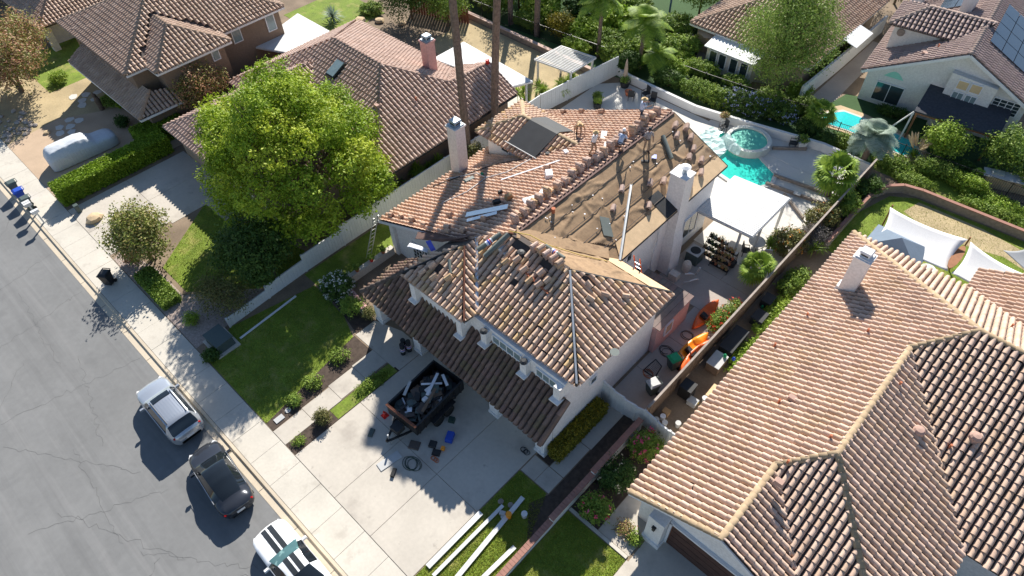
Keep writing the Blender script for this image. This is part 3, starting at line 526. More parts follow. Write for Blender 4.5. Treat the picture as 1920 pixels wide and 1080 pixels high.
part('wall_lamp', MB().box((-4.0,12.7,1.75),(.14,.14,.3)).box((-4.0,12.7,1.92),(.2,.2,.06)), mt['black'], HR)
x0 = -5.72; zr = lambda x: 2.6+.5*(x-x0); P3 = lambda x, y: (x, y, zr(x))
rr_ = Roof(HR, 'R', mt['feltd'], None, 300); og = (x0,13.0,2.6)
for pl in ([(x0,13.0),(-1.33,13.0),(-1.33,17.43),(x0,17.43)], [(x0,17.43),(-1.33,17.43),(.4,19.2),(x0,19.2)], [(x0,19.2),(.4,19.2),(.4,26.8),(x0,26.8)], [(x0,26.8),(.4,26.8),(2.42,28.99),(x0,36.17)]):
    rr_.plane([P3(*p) for p in pl], org=og)
G_, E_, D_, C_ = (-1.33,17.43,4.8), (.4,19.2,5.66), (.4,26.8,5.66), (2.42,28.99,6.67)
rr_.plane([(-1.33,13.0,4.8), G_, (3.07,13.03,2.6)]); rr_.plane([G_, E_, (6.52,13.1,2.6), (3.07,13.03,2.6)]); rr_.plane([E_, D_, (6.52,20.7,2.6), (6.52,13.1,2.6)])
rr_.plane([D_, C_, (14,28.99,6.67), (14,20.85,2.6), (6.52,20.7,2.6)]); rr_.plane([(x0,36.17,2.6), C_, (14,28.99,6.67), (14,36.2,2.6)], org=(x0,36.17,2.6))
rr_.plane([(1.2,36.1,2.6), (8.2,29.6,6.0), (8.2,38.4,6.0), (1.2,38.2,2.6)])
for a, b in (((x0,36.17,2.6),C_),(C_,D_),(D_,E_),(E_,G_),(G_,(-1.33,13.0,4.8)),(E_,(6.52,13.1,2.6)),(C_,(14,28.99,6.67)),((x0,13.02,2.6),(-1.33,13.02,4.8))): rr_.caps(a, b)
rt_ = rr_.build()
rail(HR, [(-5.8,13.0,2.52),(-5.8,36.2,2.52)], mt['trim'], .06, .14, 'gutter'); rail(HR, [(-5.75,12.96,2.5),(-1.33,12.96,4.7),(3.07,12.98,2.5)], mt['trim'], .06, .2)
chimney(HR, -3.8, 30.6, .85, .8, 3.0, 6.15, mt['stucco_w'], mt['capw'])
part('chimney_foot', MB().box((-4.25,30.6,3.45),(.35,.9,.5),top=.7), mt['stucco_w'], HR)
for x, y, k in ((-4.6,27.5,0),(-4.9,24.6,0),(-1.6,27.2,0),(-2.9,20.9,0),(-2.5,21.4,1),(-.8,16.6,1),(-1.0,17.7,0),(.9,24.5,0),(2.6,23.4,2),(4.0,23.9,0),(4.6,24.8,2),(3.6,32,0),(5.2,31.4,0),(-.2,19.8,0)):
    z = zr(x) if x < .4 else (5.66-.5*(x-.4) if y < 20.7+(6.52-x) else 6.67-.5*(28.99-y) if y < 29 else 6.67-.567*(y-28.99))
    vent(HR, (x, y, z+.1), k)
# ---------------------------------------------------------------- neighbour to the left, rose brown tile, pink chimney
HP = house('house', 'low house with rose brown tile roof and pink chimney beside the big tree', (-40, 24, 0))
part('wall', MB().bb(-50.4,-32.7,19.7,31.8,0,2.6).bb(-38.3,-32.7,31.8,33.0,0,2.6), mt['stucco_b'], HP)
part('wall', MB().bb(-48.8,-40.6,13.0,19.7,0,2.6).bb(-39.7,-35,13.3,19.7,0,2.6), mt['tanw'], HP)
rp_ = Roof(HP, 'P', mt['feltd'], None, 300); x0p = -32.1
J, K_, E2 = (-38.75,25.8,5.93), (-35.36,29.25,4.23), (-35.1,33.4,4.1)
rp_.plane([(x0p,19.15,2.6),(x0p,29.25,2.6),K_,J], org=(x0p,19.15,2.6)); rp_.plane([(x0p,29.25,2.6),(x0p,33.4,2.6),E2,K_], org=(x0p,19.15,2.6))
rp_.plane([J,(-44.5,25.8,5.93),(-51,19.15,2.6),(x0p,19.15,2.6)]); rp_.plane([(-44.5,25.8,5.93),J,K_,(-38.5,32.4,2.6),(-51,32.4,2.6)]); rp_.plane([K_,E2,(-38.2,33.4,2.6),(-38.5,32.4,2.6)]); rp_.plane([(-44.5,25.8,5.93),(-51,19.15,2.6),(-51,32.4,2.6)])
rp_.plane([(-49.3,12.5,2.6),(-40.1,12.5,2.6),(-44.7,17.1,4.9)]); rp_.plane([(-49.3,12.5,2.6),(-44.7,17.1,4.9),(-44.7,23.7,4.9),(-49.3,19.15,2.6)]); rp_.plane([(-40.1,12.5,2.6),(-44.7,17.1,4.9),(-44.7,23.7,4.9),(-40.1,19.15,2.6)])
rp_.plane([(-40.1,12.8,2.6),(-34.6,12.8,2.6),(-37.35,15.5,3.97)]); rp_.plane([(-34.6,12.8,2.6),(-37.35,15.5,3.97),(-37.35,21.9,3.97),(-34.6,19.15,2.6)]); rp_.plane([(-40.1,12.8,2.6),(-37.35,15.5,3.97),(-37.35,21.9,3.97),(-40.1,19.15,2.6)])
PC = M('rose ridge cap', (.37,.25,.20), .9, .15, 2.5)
for a, b in ((J,K_),(J,(x0p,19.15,2.6)),(J,(-44.5,25.8,5.93)),(K_,E2),((-44.7,17.1,4.9),(-49.3,12.5,2.6)),((-44.7,17.1,4.9),(-40.1,12.5,2.6)),((-44.7,17.1,4.9),(-44.7,23,4.9)),(( -37.35,15.5,3.97),(-34.6,12.8,2.6)),((-35.1,33.4,4.1),(x0p,33.4,2.6))): rp_.caps(a, b, PC)
rp_.build()
rail(HP, [(-32.05,19.1,2.5),(-32.05,33.4,2.5)], mt['dark'], .06, .14, 'gutter'); rail(HP, [(-49.35,12.45,2.5),(-34.6,12.75,2.5)], mt['trim'])
chimney(HP, -38.2, 30.0, .8, .8, 3.0, 6.3, mt['pink'])
sk_ = part('skylight', MB().box((-42.0,23.9,5.2),(1.0,1.5,.22),0,math.radians(26)), mt['dark'], HP)
k = MB().box((-42.0,23.86,5.33),(.86,1.34,.05),0,math.radians(26)); link('pane', mesh('pane', k.v, k.f, mt['glassb']), sk_, local=True)
vent(HP, (-36.3,23.2,4.75), 1); vent(HP, (-35.3,26,4.3), 0)
part('bucket', MB().lathe([(.14,0),(.17,.35)],(-35.0,33.2,4.2),10), mt['red'], HP)
# ---------------------------------------------------------------- brown two storey house
HB = house('house', 'brown two storey stucco house with stepped hip roofs', (-59, 19, 0))
part('wall', MB().bb(-65.4,-54.0,13.2,26.6,0,5.25).bb(-58,-52.4,14.9,20.3,2.6,5.25).bb(-65,-52.4,12.6,20.3,0,2.6), mt['stucco_b'], HB)
rb_ = Roof(HB, 'B', mt['feltd'], None, 300)
rb_.plane([(-53.5,12.7,5.2),(-59.75,18.95,8.0),(-66,12.7,5.2)]); rb_.plane([(-53.5,12.7,5.2),(-53.5,27,5.2),(-59.75,20.75,8.0),(-59.75,18.95,8.0)], skip=lambda x, y: 14.6 < y < 20.6 and x > -57.4+abs(y-17.6)*1.0); rb_.plane([(-66,12.7,5.2),(-59.75,18.95,8.0),(-59.75,20.75,8.0),(-66,27,5.2)]); rb_.plane([(-53.5,27,5.2),(-66,27,5.2),(-59.75,20.75,8.0)])
a1 = (-55.1,17.6,6.75)
rb_.plane([(-51.9,14.4,5.2),a1,(-57.2,17.6,6.75),(-54.6,14.4,5.2)]); rb_.plane([(-51.9,14.4,5.2),(-51.9,20.8,5.2),a1]); rb_.plane([(-51.9,20.8,5.2),a1,(-57.2,17.6,6.75),(-54.6,20.8,5.2)])
BC = M('tan ridge cap', (.36,.25,.18), .9, .15, 2.5)
for a, b in (((-53.5,12.7,5.2),(-59.75,18.95,8.0)),((-51.9,14.4,5.2),a1),((-51.9,20.8,5.2),a1),(a1,(-57.2,17.6,6.75)),((-66,12.7,5.2),(-59.75,18.95,8)),((-53.5,27,5.2),(-59.75,20.75,8)),((-59.75,18.95,8),(-59.75,20.75,8))): rb_.caps(a, b, BC)
rb_.build()
rb2 = Roof(HB, 'B', mt['feltd'], None, 100, 'porch_roof')
rb2.plane([(-64.3,11.6,2.6),(-51.6,11.7,2.6),(-53.0,13.6,3.6),(-64.3,13.4,3.6)], thick=.1); rb2.plane([(-51.6,11.7,2.6),(-51.5,15.6,2.6),(-52.6,15.6,3.2),(-53.0,13.6,3.6)], thick=.1); rb2.caps((-51.6,11.7,2.6),(-53.0,13.6,3.6), BC); rb2.build()
rail(HB, [(-64.3,11.55,2.5),(-51.55,11.65,2.5),(-51.45,15.6,2.5)], mt['trim']); rail(HB, [(-53.45,12.65,5.1),(-53.45,14.4,5.1)], mt['trim']); rail(HB, [(-54.6,14.35,5.1),(-51.85,14.35,5.1),(-51.85,20.85,5.1)], mt['trim']); rail(HB, [(-53.45,20.9,5.1),(-53.45,27,5.1)], mt['trim'])
window(HB, (-53.98,22.3,4.3), .8, 1.1, 'x+', 1, mt['glassb']); window(HB, (-53.98,25.6,4.2), .8, 1.5, 'x+', 1, mt['glassb']); window(HB, (-52.38,19.4,4.4), .6, .8, 'x+', 1, mt['glassb'])
part('chimney_stub', MB().box((-60.5,22.8,8.0),(.7,.7,1.0)), mt['pinkch'], HB)
# ---------------------------------------------------------------- far left corner house
HT = house('house', 'pale house with dark tile porch roof, top left corner', (-80, 20, 0))
part('wall', MB().bb(-92,-74,13.2,27,0,2.6).bb(-92,-77.5,14.5,27,2.6,5.6), mt['stucco_c'], HT)
rt2 = Roof(HT, 'B', mt['feltd'], None, 60)
rt2.plane([(-72.3,12.2,2.6),(-77.3,17.2,5.1),(-95,17.2,5.1),(-95,12.2,2.6)]); rt2.plane([(-72.3,12.2,2.6),(-72.3,22,2.6),(-77.3,17.2,5.1)])
rt2.plane([(-76.5,21,5.5),(-84,21,8.5),(-84,13.8,5.5),(-76.5,13.8,5.5)])
rt2.caps((-72.3,12.2,2.6),(-77.3,17.2,5.1), BC); rt2.build()
part('pillar', MB().box((-73.0,12.8,1.25),(.6,.6,2.5)), mt['stucco_c'], HT)
window(HT, (-79,14.48,4.4), 1.4, 1.2, 'y-', 2, mt['glassb']); rail(HT, [(-95,12.15,2.5),(-72.25,12.15,2.5)], mt['trim'])
# ---------------------------------------------------------------- house behind the pepper tree
HQ = house('house', 'tan house with brown tile roof behind the feathery tree', (-22, 58, 0))
part('wall', MB().bb(-27.5,-17.3,52.2,66,0,2.6), mt['tanw'], HQ)
rq = Roof(HQ, 'B', mt['feltd'], None, 300); qa, qb = (-22.4,57.2,5.1), (-22.4,61,5.1)
rq.plane([(-28,51.6,2.6),(-16.8,51.6,2.6),qa]); rq.plane([(-16.8,51.6,2.6),(-16.8,66.6,2.6),qb,qa]); rq.plane([(-28,51.6,2.6),qa,qb,(-28,66.6,2.6)]); rq.plane([(-28,66.6,2.6),(-16.8,66.6,2.6),qb])
for a, b in (((-28,51.6,2.6),qa),((-16.8,51.6,2.6),qa),(qa,qb),((-16.8,66.6,2.6),qb)): rq.caps(a, b, BC)
rq.build(); rail(HQ, [(-28.05,66.6,2.5),(-28.05,51.55,2.5),(-16.75,51.55,2.5),(-16.75,66.6,2.5)], mt['trim'])
chimney(HQ, -25.4, 58.5, .8, .8, 3.0, 5.6, mt['pinkch'])
part('sunroom_wall', MB().bb(-25.2,-20.8,50.2,52.2,0,2.1), mt['stucco_c'], HQ)
part('sunroom_roof', MB().slab([(-25.4,49.9,2.15),(-20.6,49.9,2.15),(-20.6,52.3,2.6),(-25.4,52.3,2.6)],.08), mt['trim'], HQ)
for x in (-24.5,-23.6,-22.5,-21.5): window(HQ, (x,50.18,1.2), .7, 1.3, 'y-')
part('awning', MB().slab([(-16.7,57.4,2.75),(-15.4,57.4,2.4),(-15.4,60.6,2.4),(-16.7,60.6,2.75)],.05), mt['trim'], HQ)
# ---------------------------------------------------------------- white two storey house with solar panels (turned 7 degrees)
WA = math.radians(7); WO = Vector((-13.45,54.1,0)); ca, sa = math.cos(WA), math.sin(WA)
def w(a, b, z=0): return (WO.x+a*ca-b*sa, WO.y+a*sa+b*ca, z)
HW = house('house', 'pale grey two storey house with solar panels on its tile roof', tuple(w(6,5)))
def wbox(a0, a1, b0, b1, z0, z1): return MB().box(w((a0+a1)/2,(b0+b1)/2,(z0+z1)/2), (a1-a0,b1-b0,z1-z0), WA)
n = 5; pf = [(.4,0),(11.5,0),(11.5,3.5),(6.5,5.85),(.4,2.7)]
v = [w(a,.35,z) for a,z in pf]+[w(a,13,z) for a,z in pf]
part('wall', MB().add(v, [tuple(range(5)), tuple(range(5,10))[::-1]]+[(i,i+5,(i+1)%5+5,(i+1)%5) for i in range(5)]), mt['stucco_g'], HW)
part('wall', MB().add([w(6.0,-.25,0),w(9.2,-.25,0),w(9.2,.4,0),w(6.0,.4,0),w(6.0,-.25,4.6),w(9.2,-.25,4.3),w(9.2,.4,4.3),w(6.0,.4,4.6)], [(0,1,5,4),(1,2,6,5),(3,0,4,7),(4,5,6,7)]), mt['stucco_g'], HW)
rw2 = Roof(HW, 'W', mt['feltd'], None, 300); zw = lambda a: 2.6+.53*a
rw2.plane([w(0,0,2.6), w(6.5,0,6.05), w(6.5,13.4,6.05), w(0,13.4,2.6)], org=w(0,0,2.6)); rw2.plane([w(6.5,0,6.05), w(12,0,3.2), w(12,13.4,3.2), w(6.5,13.4,6.05)])
WC = M('taupe ridge cap', (.40,.30,.25), .9, .12, 2.5); rw2.caps(w(6.5,0,6.05), w(6.5,13.4,6.05), WC); rw2.build()
rail(HW, [w(0,-.05,2.55), w(6.5,-.05,6.0), w(12,-.05,3.15)], mt['trim'], .06, .22); rail(HW, [w(-.05,0,2.5), w(-.05,13.4,2.5)], mt['trim'])
part('dormer_wall', wbox(.6,4.4,3.4,6.9,2.6,5.35), mt['stucco_g'], HW)
rw3 = Roof(HW, 'W', mt['feltd'], None, 100, 'dormer_roof')
rw3.plane([w(.2,3.0,5.3), w(5.6,3.0,5.3), w(7.0,5.15,6.3), w(2.35,5.15,6.3)], thick=.1); rw3.plane([w(.2,3.0,5.3), w(2.35,5.15,6.3), w(.2,7.3,5.3)], thick=.1); rw3.plane([w(.2,7.3,5.3), w(2.35,5.15,6.3), w(7.0,5.15,6.3), w(5.6,7.3,5.3)], thick=.1)
rw3.caps(w(.2,3.0,5.3), w(2.35,5.15,6.3), WC); rw3.caps(w(2.35,5.15,6.3), w(7,5.15,6.3), WC); rw3.build()
part('round_vent', MB().lathe([(.3,0),(.3,.06)],(0,0,0),14).rot(0), mt['stonew'], HW).matrix_local = Matrix.Translation(Vector(w(1.2,3.36,4.7))-wloc(HW)) @ Matrix.Rotation(WA,4,'Z') @ Matrix.Rotation(math.radians(90),4,'X')
window(HW, w(2.4,.33,1.2), 2.1, 1.6, WA-math.pi/2, 2); window(HW, w(5.3,.33,1.0), .9, 1.2, WA-math.pi/2, 1)
window(HW, w(7.0,-.27,3.9), .75, .7, WA-math.pi/2, 1, mt['curtain']); window(HW, w(7.9,-.27,3.9), .75, .7, WA-math.pi/2, 1, mt['curtain']); window(HW, w(7.0,-.27,3.0), .75, .65, WA-math.pi/2, 2, mt['glassb']); window(HW, w(7.9,-.27,3.0), .75, .65, WA-math.pi/2, 2, mt['glassb'])
window(HW, w(10.2,.33,2.9), 1.8, 1.1, WA-math.pi/2, 4, cross=3)
part('faded_arch', MB().add([w(1.6+1.5*(i/10),.338,2.55+.55*math.sin(math.pi*i/10)) for i in range(11)], [tuple(range(11))]), mt['teal'], HW)
def panels(rows, cols, a0, b0, slope, s):
    for i in range(rows):
        for j in range(cols):
            a = a0+i*1.05; b = b0+j*1.7; z = (6.05-.518*(a-6.5)) if slope else zw(a)
            P = [w(a,b,z+.34), w(a+1.0,b,z+.34-(.518 if slope else -.53)*1.0), w(a+1.0,b+1.62,z+.34-(.518 if slope else -.53)*1.0), w(a,b+1.62,z+.34)]
            part('solar_panel', MB().slab(P,.05), mt['solar'], HW)
panels(3, 4, 7.2, 3.0, True, 0); panels(1, 2, 10.4, 4.0, True, 0); panels(2, 2, 2.6, 9.6, False, 0)
chimney(HW, *w(4.6,8.6)[:2], .9, .9, 4.0, 6.7, mt['stucco_g'], mt['capw']); chimney(HW, *w(.6,12.2)[:2], .9, .9, 1.0, 6.0, mt['stucco_w'])
vent(HW, w(3.6,1.2,4.6), 1); vent(HW, w(4.2,2.0,4.95), 0); vent(HW, w(5.0,11,5.4), 0)
# dark shingle patio cover in front of it
PCV = thing('patio_cover', 'dark shingled patio cover on timber posts before the grey house', 'patio cover', (-5.5,54,0))
part('roof', MB().slab([(-8.2,51.6,2.5),(-2.5,52.5,2.4),(-2.9,57.2,3.0),(-8.6,55.3,3.0)],.12), mt['shingle'], PCV)
for p in ((-8.0,51.8),(-5.3,52.2),(-2.8,52.7)):
    part('post', MB().box((p[0],p[1],1.2),(.14,.14,2.4)), mt['timber'], PCV)
part('beam', MB().bar((-8.1,51.75,2.32),(-2.7,52.6,2.24),.1,.2), mt['timber'], PCV)
# ================================================================ fences, walls, pools, shelters
def vinyl(label, pts, hts, mat=None, name='fence', cat='fence', group=None, z0=0):
    f = thing(name, label, cat, (*pts[0], 0), group=group)
    for i, (p, q) in enumerate(zip(pts, pts[1:])):
        h = hts[i]; d = Vector((q[0]-p[0], q[1]-p[1], 0)); L = d.length; a = math.atan2(d.y, d.x); m = MB(); n = max(1, int(L/.22))
        for k in range(n): m.box((p[0]+d.x*(k+.5)/n, p[1]+d.y*(k+.5)/n, z0+h/2), (L/n-.012, .05+.012*(k%2), h-.05), a)
        m.box(((p[0]+q[0])/2,(p[1]+q[1])/2,z0+h-.02), (L,.09,.06), a); part('fence_panel', m, mat or mt['fence'], f)
        part('post', MB().box((p[0],p[1],z0+h/2+.03),(.12,.12,h+.06)), mat or mt['fence'], f)
    return f
vinyl('white board fence stepping up beside the front lawn', [(-30.9,6.0),(-31.1,9.0),(-31.25,12.0),(-31.3,15.2),(-31.3,18.4),(-31.3,21.6),(-31.3,24.8),(-31.3,28),(-31.3,31.2),(-31.4,35.4)], [.8,1.1,1.5,1.8,1.8,1.8,1.8,1.8,1.8])
vinyl('white board fence behind the fan palms at the pool yard corner', [(-31.4,35.5),(-31.0,38.4),(-30.6,41.4),(-30.2,44.2)], [1.8,1.8,1.8])
g = vinyl('curved pale side gate by the golden hedge', [(-10.7,17.5),(-10.0,17.45),(-9.3,17.5),(-8.6,17.6),(-8.05,17.75)], [1.75,1.65,1.5,1.4], name='gate', cat='gate')
vinyl('pale board return fence beside the rose bed', [(-8.05,17.7),(-7.2,17.6),(-6.4,17.55),(-5.75,17.6)], [1.5,1.45,1.5])
wf = thing('fence', 'weathered timber fence along the side court', 'fence', (-8.05,18,0))
for i in range(80):
    y = 17.9+i*.345
    part('board', MB().box((-8.03+.02*math.sin(i*.9), y, .86+.03*math.sin(i*1.7)), (.03,.325,1.7)), mt['wood'], wf)
part('rail', MB().bar((-8.0,17.8,1.74),(-8.0,45.4,1.74),.12,.05), M('grey fence rail', (.34,.29,.25), .9, .2, 3), wf)
bw = thing('wall', 'low white garden wall with red brick coping', 'wall', (-8.05,10,0))
for i, (y0, y1, h) in enumerate(((5.0,10.1,.55),(10.1,13.3,.75),(13.3,17.4,.95))):
    part('wall_block', MB().bb(-8.16,-7.94,y0,y1,0,h), mt['bwhite'], bw)
    n = int((y1-y0)/.2)
    for k in range(n): part('coping_brick', MB().bb(-8.21,-7.89,y0+(y1-y0)*k/n+.006,y0+(y1-y0)*(k+1)/n-.006,h,h+.09), mt['brick'], bw)
solo('kerb_edging', MB().bb(-7.9,-4.35,11.3,11.48,0,.06), mt['concrete'], 'pale concrete edging between the small lawn and rose bed', 'edging')
yw = thing('wall', 'low white retaining wall curving round the pool deck', 'wall', (-20,44.5,0)); yp = [(-30.2,44.3),(-28.6,44.0),(-22,43.9),(-18,44.7),(-12,46.1),(-8.4,46.0)]
for p, q in zip(yp, yp[1:]): part('wall_section', MB().bar((p[0],p[1],.35),(q[0],q[1],.35),.25,.7), mt['bwhite'], yw)
bk = thing('wall', 'grey block retaining wall behind the dry turf', 'wall', (-40,42.8,0)); n = 46
for k in range(n):
    x = -48.5+k*.37
    for r in range(2): part('block', MB().bb(x+.005+.18*r,x+.36+.18*r,42.7,42.98,r*.24,r*.24+.232), mt['stonew'], bk)
part('cap_row', MB().bb(-48.6,-31.3,42.66,43.02,.485,.55), M('pink coping', (.5,.36,.3), .9, .15, 4), bk)
rwl = thing('wall', 'curving brick topped retaining wall round the right rear lawn', 'wall', (-5,45,0)); rp = [(-7.0,36.5),(-7.0,41.0),(-6.9,43.4),(-6.4,44.7),(-5.6,45.5),(-4.4,45.8),(2.5,46.2),(12,46.6)]
for p, q in zip(rp, rp[1:]):
    part('wall_section', MB().bar((p[0],p[1],.3),(q[0],q[1],.3),.24,.62), mt['stonew'], rwl); part('coping', MB().bar((p[0],p[1],.64),(q[0],q[1],.64),.26,.06), mt['brick'], rwl)
def iron(label, pts, h=1.4, z=0, step=.13):
    f = thing('fence', label, 'fence', (*pts[0], 0))
    for p, q in zip(pts, pts[1:]):
        d = Vector((q[0]-p[0], q[1]-p[1], 0)); n = int(d.length/step); m = MB()
        for k in range(n): m.bar((p[0]+d.x*k/n, p[1]+d.y*k/n, z+.05), (p[0]+d.x*k/n, p[1]+d.y*k/n, z+h-.1), .016)
        for zz in (.12, h-.12): m.bar((p[0],p[1],z+zz),(q[0],q[1],z+zz),.035)
        part('bar_panel', m, mt['black'], f); part('post', MB().box((p[0],p[1],z+h/2),(.06,.06,h)), mt['black'], f)
iron('black iron fence along the slope below the grey house', [(-14.0,49.0),(-12.0,48.4),(-9.6,48.8),(-7.2,49.0),(-4.8,49.2),(-2.4,49.4),(0,49.6),(2.4,49.7),(6,49.8)])
iron('black iron fence above the flowering hedge', [(-29.5,47.4),(-26.5,47.4),(-23.5,47.6),(-20.5,48),(-17.5,48.4),(-14.2,49)])
iron('black chain fence behind the grey block wall', [(-50,43.6),(-46.5,43.8),(-43,44),(-39.5,44.4),(-36,44.8),(-32.5,45.2)], 1.5)
cfn = thing('fence', 'dark red board fence in the far left rear garden', 'fence', (-50,40,0))
for i in range(22): part('board', MB().box((-52.5+i*.28,39.8+i*.1,.85),(.26,.04,1.7),.34), mt['cedar'], cfn)
qw = thing('wall', 'tall grey block wall between the two rear gardens', 'wall', (-16.2,58,0))
part('wall_section', MB().bar((-16.4,50.6,.8),(-16.2,58,.8),.2,1.6), mt['stucco_g'], qw); part('wall_section', MB().bar((-16.2,58,.8),(-16.2,66,.8),.2,1.6), mt['stucco_g'], qw)
# pool and spa
PL = thing('swimming_pool', 'green swimming pool with a raised round spa', 'pool', (-16,41,0))
pp = [(-19.6,40.3),(-18.0,38.8),(-15.2,38.3),(-13.5,38.8),(-12.8,40.0),(-13.2,41.3),(-14.6,42.0),(-16.8,43.2),(-19.2,43.2),(-20.0,41.8)]
part('basin', MB().prism(pp, -.02, .03), M('pool plaster', (.35,.55,.50), .6, .05), PL); part('water', MB().prism([(x*.985-.24,y*.985+.61) for x,y in pp], .03, .05), mt['water'], PL)
cp = MB()
for p, q in zip(pp, pp[1:]+pp[:1]): cp.bar((p[0],p[1],.06),(q[0],q[1],.06),.3,.09)
part('coping', cp, mt['deck'], PL)
part('spa_wall', MB().lathe([(1.75,0),(1.72,.62),(1.42,.62),(1.40,.42)],(-16.6,43.0,0),26), M('spa plaster', (.62,.62,.56), .7, .08), PL, smooth=False)
part('spa_water', MB().lathe([(1.40,.44),(1.40,.47)],(-16.6,43.0,0),24), mt['spa'], PL)
part('spa_bench', MB().lathe([(1.38,.475),(1.05,.476)],(-16.6,43.0,0),24), M('pale green ledge', (.12,.55,.42), .3, .05), PL)
ps = MB(); rs_ = random.Random(4); nx, ny = 16, 12
for i in range(nx+1):
    for j in range(ny+1):
        x = -19.9+i*.26; y = 39.6+j*.27; z = .62 if (x+16.6)**2+(y-43)**2 < 3.4 else .12
        ps.v.append((x+rs_.uniform(-.1,.1), y+rs_.uniform(-.1,.1), z+.05+rs_.uniform(0,.14)+(.25*max(0,1-abs(math.hypot(x+16.6,y-43)-1.9)/.6))))
ps.f = [(i*(ny+1)+j,(i+1)*(ny+1)+j,(i+1)*(ny+1)+j+1,i*(ny+1)+j+1) for i in range(nx) for j in range(ny) if not ((-16.6+19.2)/.3-4.2 < i and j > 8) and (i+j) < 19 and not (i > 9 and j < 5)]
solo('plastic_sheet', ps, mt['sheet'], 'crumpled clear plastic sheet draped over the pool edge', 'plastic sheet')
for p, q in (((-13.2,41.0),(-7.9,41.9)),((-13.2,39.8),(-8.3,40.6)),((-14.9,43.8),(-12.9,45.4)),((-11.6,39.6),(-9.4,38.2))): solo('retaining_kerb', MB().bar((p[0],p[1],.12),(q[0],q[1],.12),.16,.26), mt['stonew'], 'low grey kerb beside the pool, %s' % {-13.2:'running to the fan palm' if p[1] > 40 else 'with a skimmer lid, nearest the patio cover', -14.9:'angled behind the spa', -11.6:'short one by the white table'}[p[0]], 'kerb')
P2 = thing('swimming_pool', 'turquoise pool with tan stone surround behind the iron fence', 'pool', (-10,50.5,0))
p2 = [(-14.2,50.4),(-13,51.9),(-11.4,52.0),(-9.4,51.8),(-7.4,51.6),(-6.3,50.5),(-7.2,49.6),(-9.4,49.6),(-11.6,49.8),(-13.4,49.5)]; cx_, cy_ = -10.2, 50.6
part('surround', MB().prism([(cx_+(x-cx_)*1.22, cy_+(y-cy_)*1.55) for x, y in p2], 0, .03), mt['stone'], P2); part('coping', MB().prism([(cx_+(x-cx_)*1.07, cy_+(y-cy_)*1.16) for x, y in p2], .03, .07), mt['deck'], P2); part('water', MB().prism(p2, .07, .085), mt['water2'], P2)
# white patio cover behind the house
def shelter(name, label, corners, z, mat, posts, thick=.14, slats=0, cat='patio cover', postw=.14, edge=True, slatw=.07):
    c = Vector((sum(p[0] for p in corners)/4, sum(p[1] for p in corners)/4, 0)); t = thing(name, label, cat, tuple(c))
    A, B, C, D = [Vector((*p, z)) for p in corners]
    if slats:
        for k in range(slats):
            f = (k+.5)/slats; part('slat', MB().bar(A.lerp(D,f), B.lerp(C,f), slatw, .05), mat, t)
    else:
        n = 8
        for k in range(n): part('roof_panel', MB().slab([tuple(A.lerp(B,k/n+.002)), tuple(A.lerp(B,(k+1)/n-.002)), tuple(D.lerp(C,(k+1)/n-.002)), tuple(D.lerp(C,k/n+.002))], thick*.5), mat, t)
    if edge:
        for p, q in ((A,B),(B,C),(C,D),(D,A)): part('beam', MB().bar(p-Vector((0,0,thick*.7)), q-Vector((0,0,thick*.7)), .1, thick), mat, t)
    for p in posts: part('post', MB().box((p[0],p[1],(z-.1)/2),(postw,postw,z-.1)), mat, t)
    return t
shelter('patio_cover', 'big flat white slatted patio cover beside the chimney', [(-14.1,31.4),(-10.2,31.6),(-10.2,36.4),(-14.1,36.0)], 2.7, mt['white'], [(-11.0,31.7),(-10.35,33.2),(-10.35,36.2)], slats=30, slatw=.125)
shelter('pergola', 'white slatted pergola in the dry back garden', [(-34.6,38.3),(-31.0,38.8),(-30.9,41.9),(-34.3,41.4)], 2.5, mt['white'], [(-34.4,38.5),(-31.2,39.0),(-31.1,41.7),(-34.1,41.2)], slats=15, cat='pergola')
shelter('patio_cover', 'white flat patio roof behind the pink chimney', [(-41,32.6),(-33.2,33.8),(-32.4,35.6),(-41,36.2)], 2.6, mt['white'], [(-40.8,36),(-32.8,35.3)])
shelter('patio_cover', 'white flat patio roof beside the brown house', [(-54.3,23.5),(-49.6,25.6),(-50.4,29.5),(-56.2,29.5)], 2.7, mt['white'], [(-49.9,25.8),(-50.6,29.3)])
shelter('pergola', 'blue grey slatted roof far behind the palms', [(-37,54.5),(-32.5,55.5),(-33,59),(-37.5,58)], 2.5, M('blue grey metal', (.16,.23,.34), .5, .08), [(-36.8,54.7),(-32.7,55.7)], slats=18, cat='pergola')
# shade sails and canopy in the right rear garden
def sail(label, cs, mat, sag=.5):
    m = MB(); n = 12; A, B, C, D = [Vector(c) for c in cs]
    for i in range(n+1):
        for j in range(n+1):
            s, t = i/n, j/n; ins = .10; s2 = s+(.5-s)*ins*4*t*(1-t); t2 = t+(.5-t)*ins*4*s*(1-s)
            p = A.lerp(B,s2).lerp(D.lerp(C,s2),t2); p.z -= sag*(s*(1-s)+t*(1-t))*.9; m.v.append(tuple(p))
    m.f = [(i*(n+1)+j,(i+1)*(n+1)+j,(i+1)*(n+1)+j+1,i*(n+1)+j+1) for i in range(n) for j in range(n)]
    o = solo('shade_sail', m, mat, label, 'shade sail', smooth=True); o.modifiers.new('s','SOLIDIFY').thickness = .01; return o
sail('white shade sail nearest the pale chimney', [(-5.0,39.6,2.9),(-4.6,36.9,2.2),(-.2,37.3,2.2),(-.3,39.9,2.9)], mt['sail'])
sail('white shade sail further right over the rear garden', [(-.1,39.8,2.9),(0,37.3,2.2),(4.2,36.9,2.2),(3.6,39.6,2.6)], mt['sail'])
solo('surfboard', MB().prism([(-.25+.34*math.cos(t/12*6.283)*.8, 38.6+1.25*math.sin(t/12*6.283)) for t in range(12)], 2.35, 2.42), mt['timber'], 'long narrow brown board between the two shade sails', 'board')
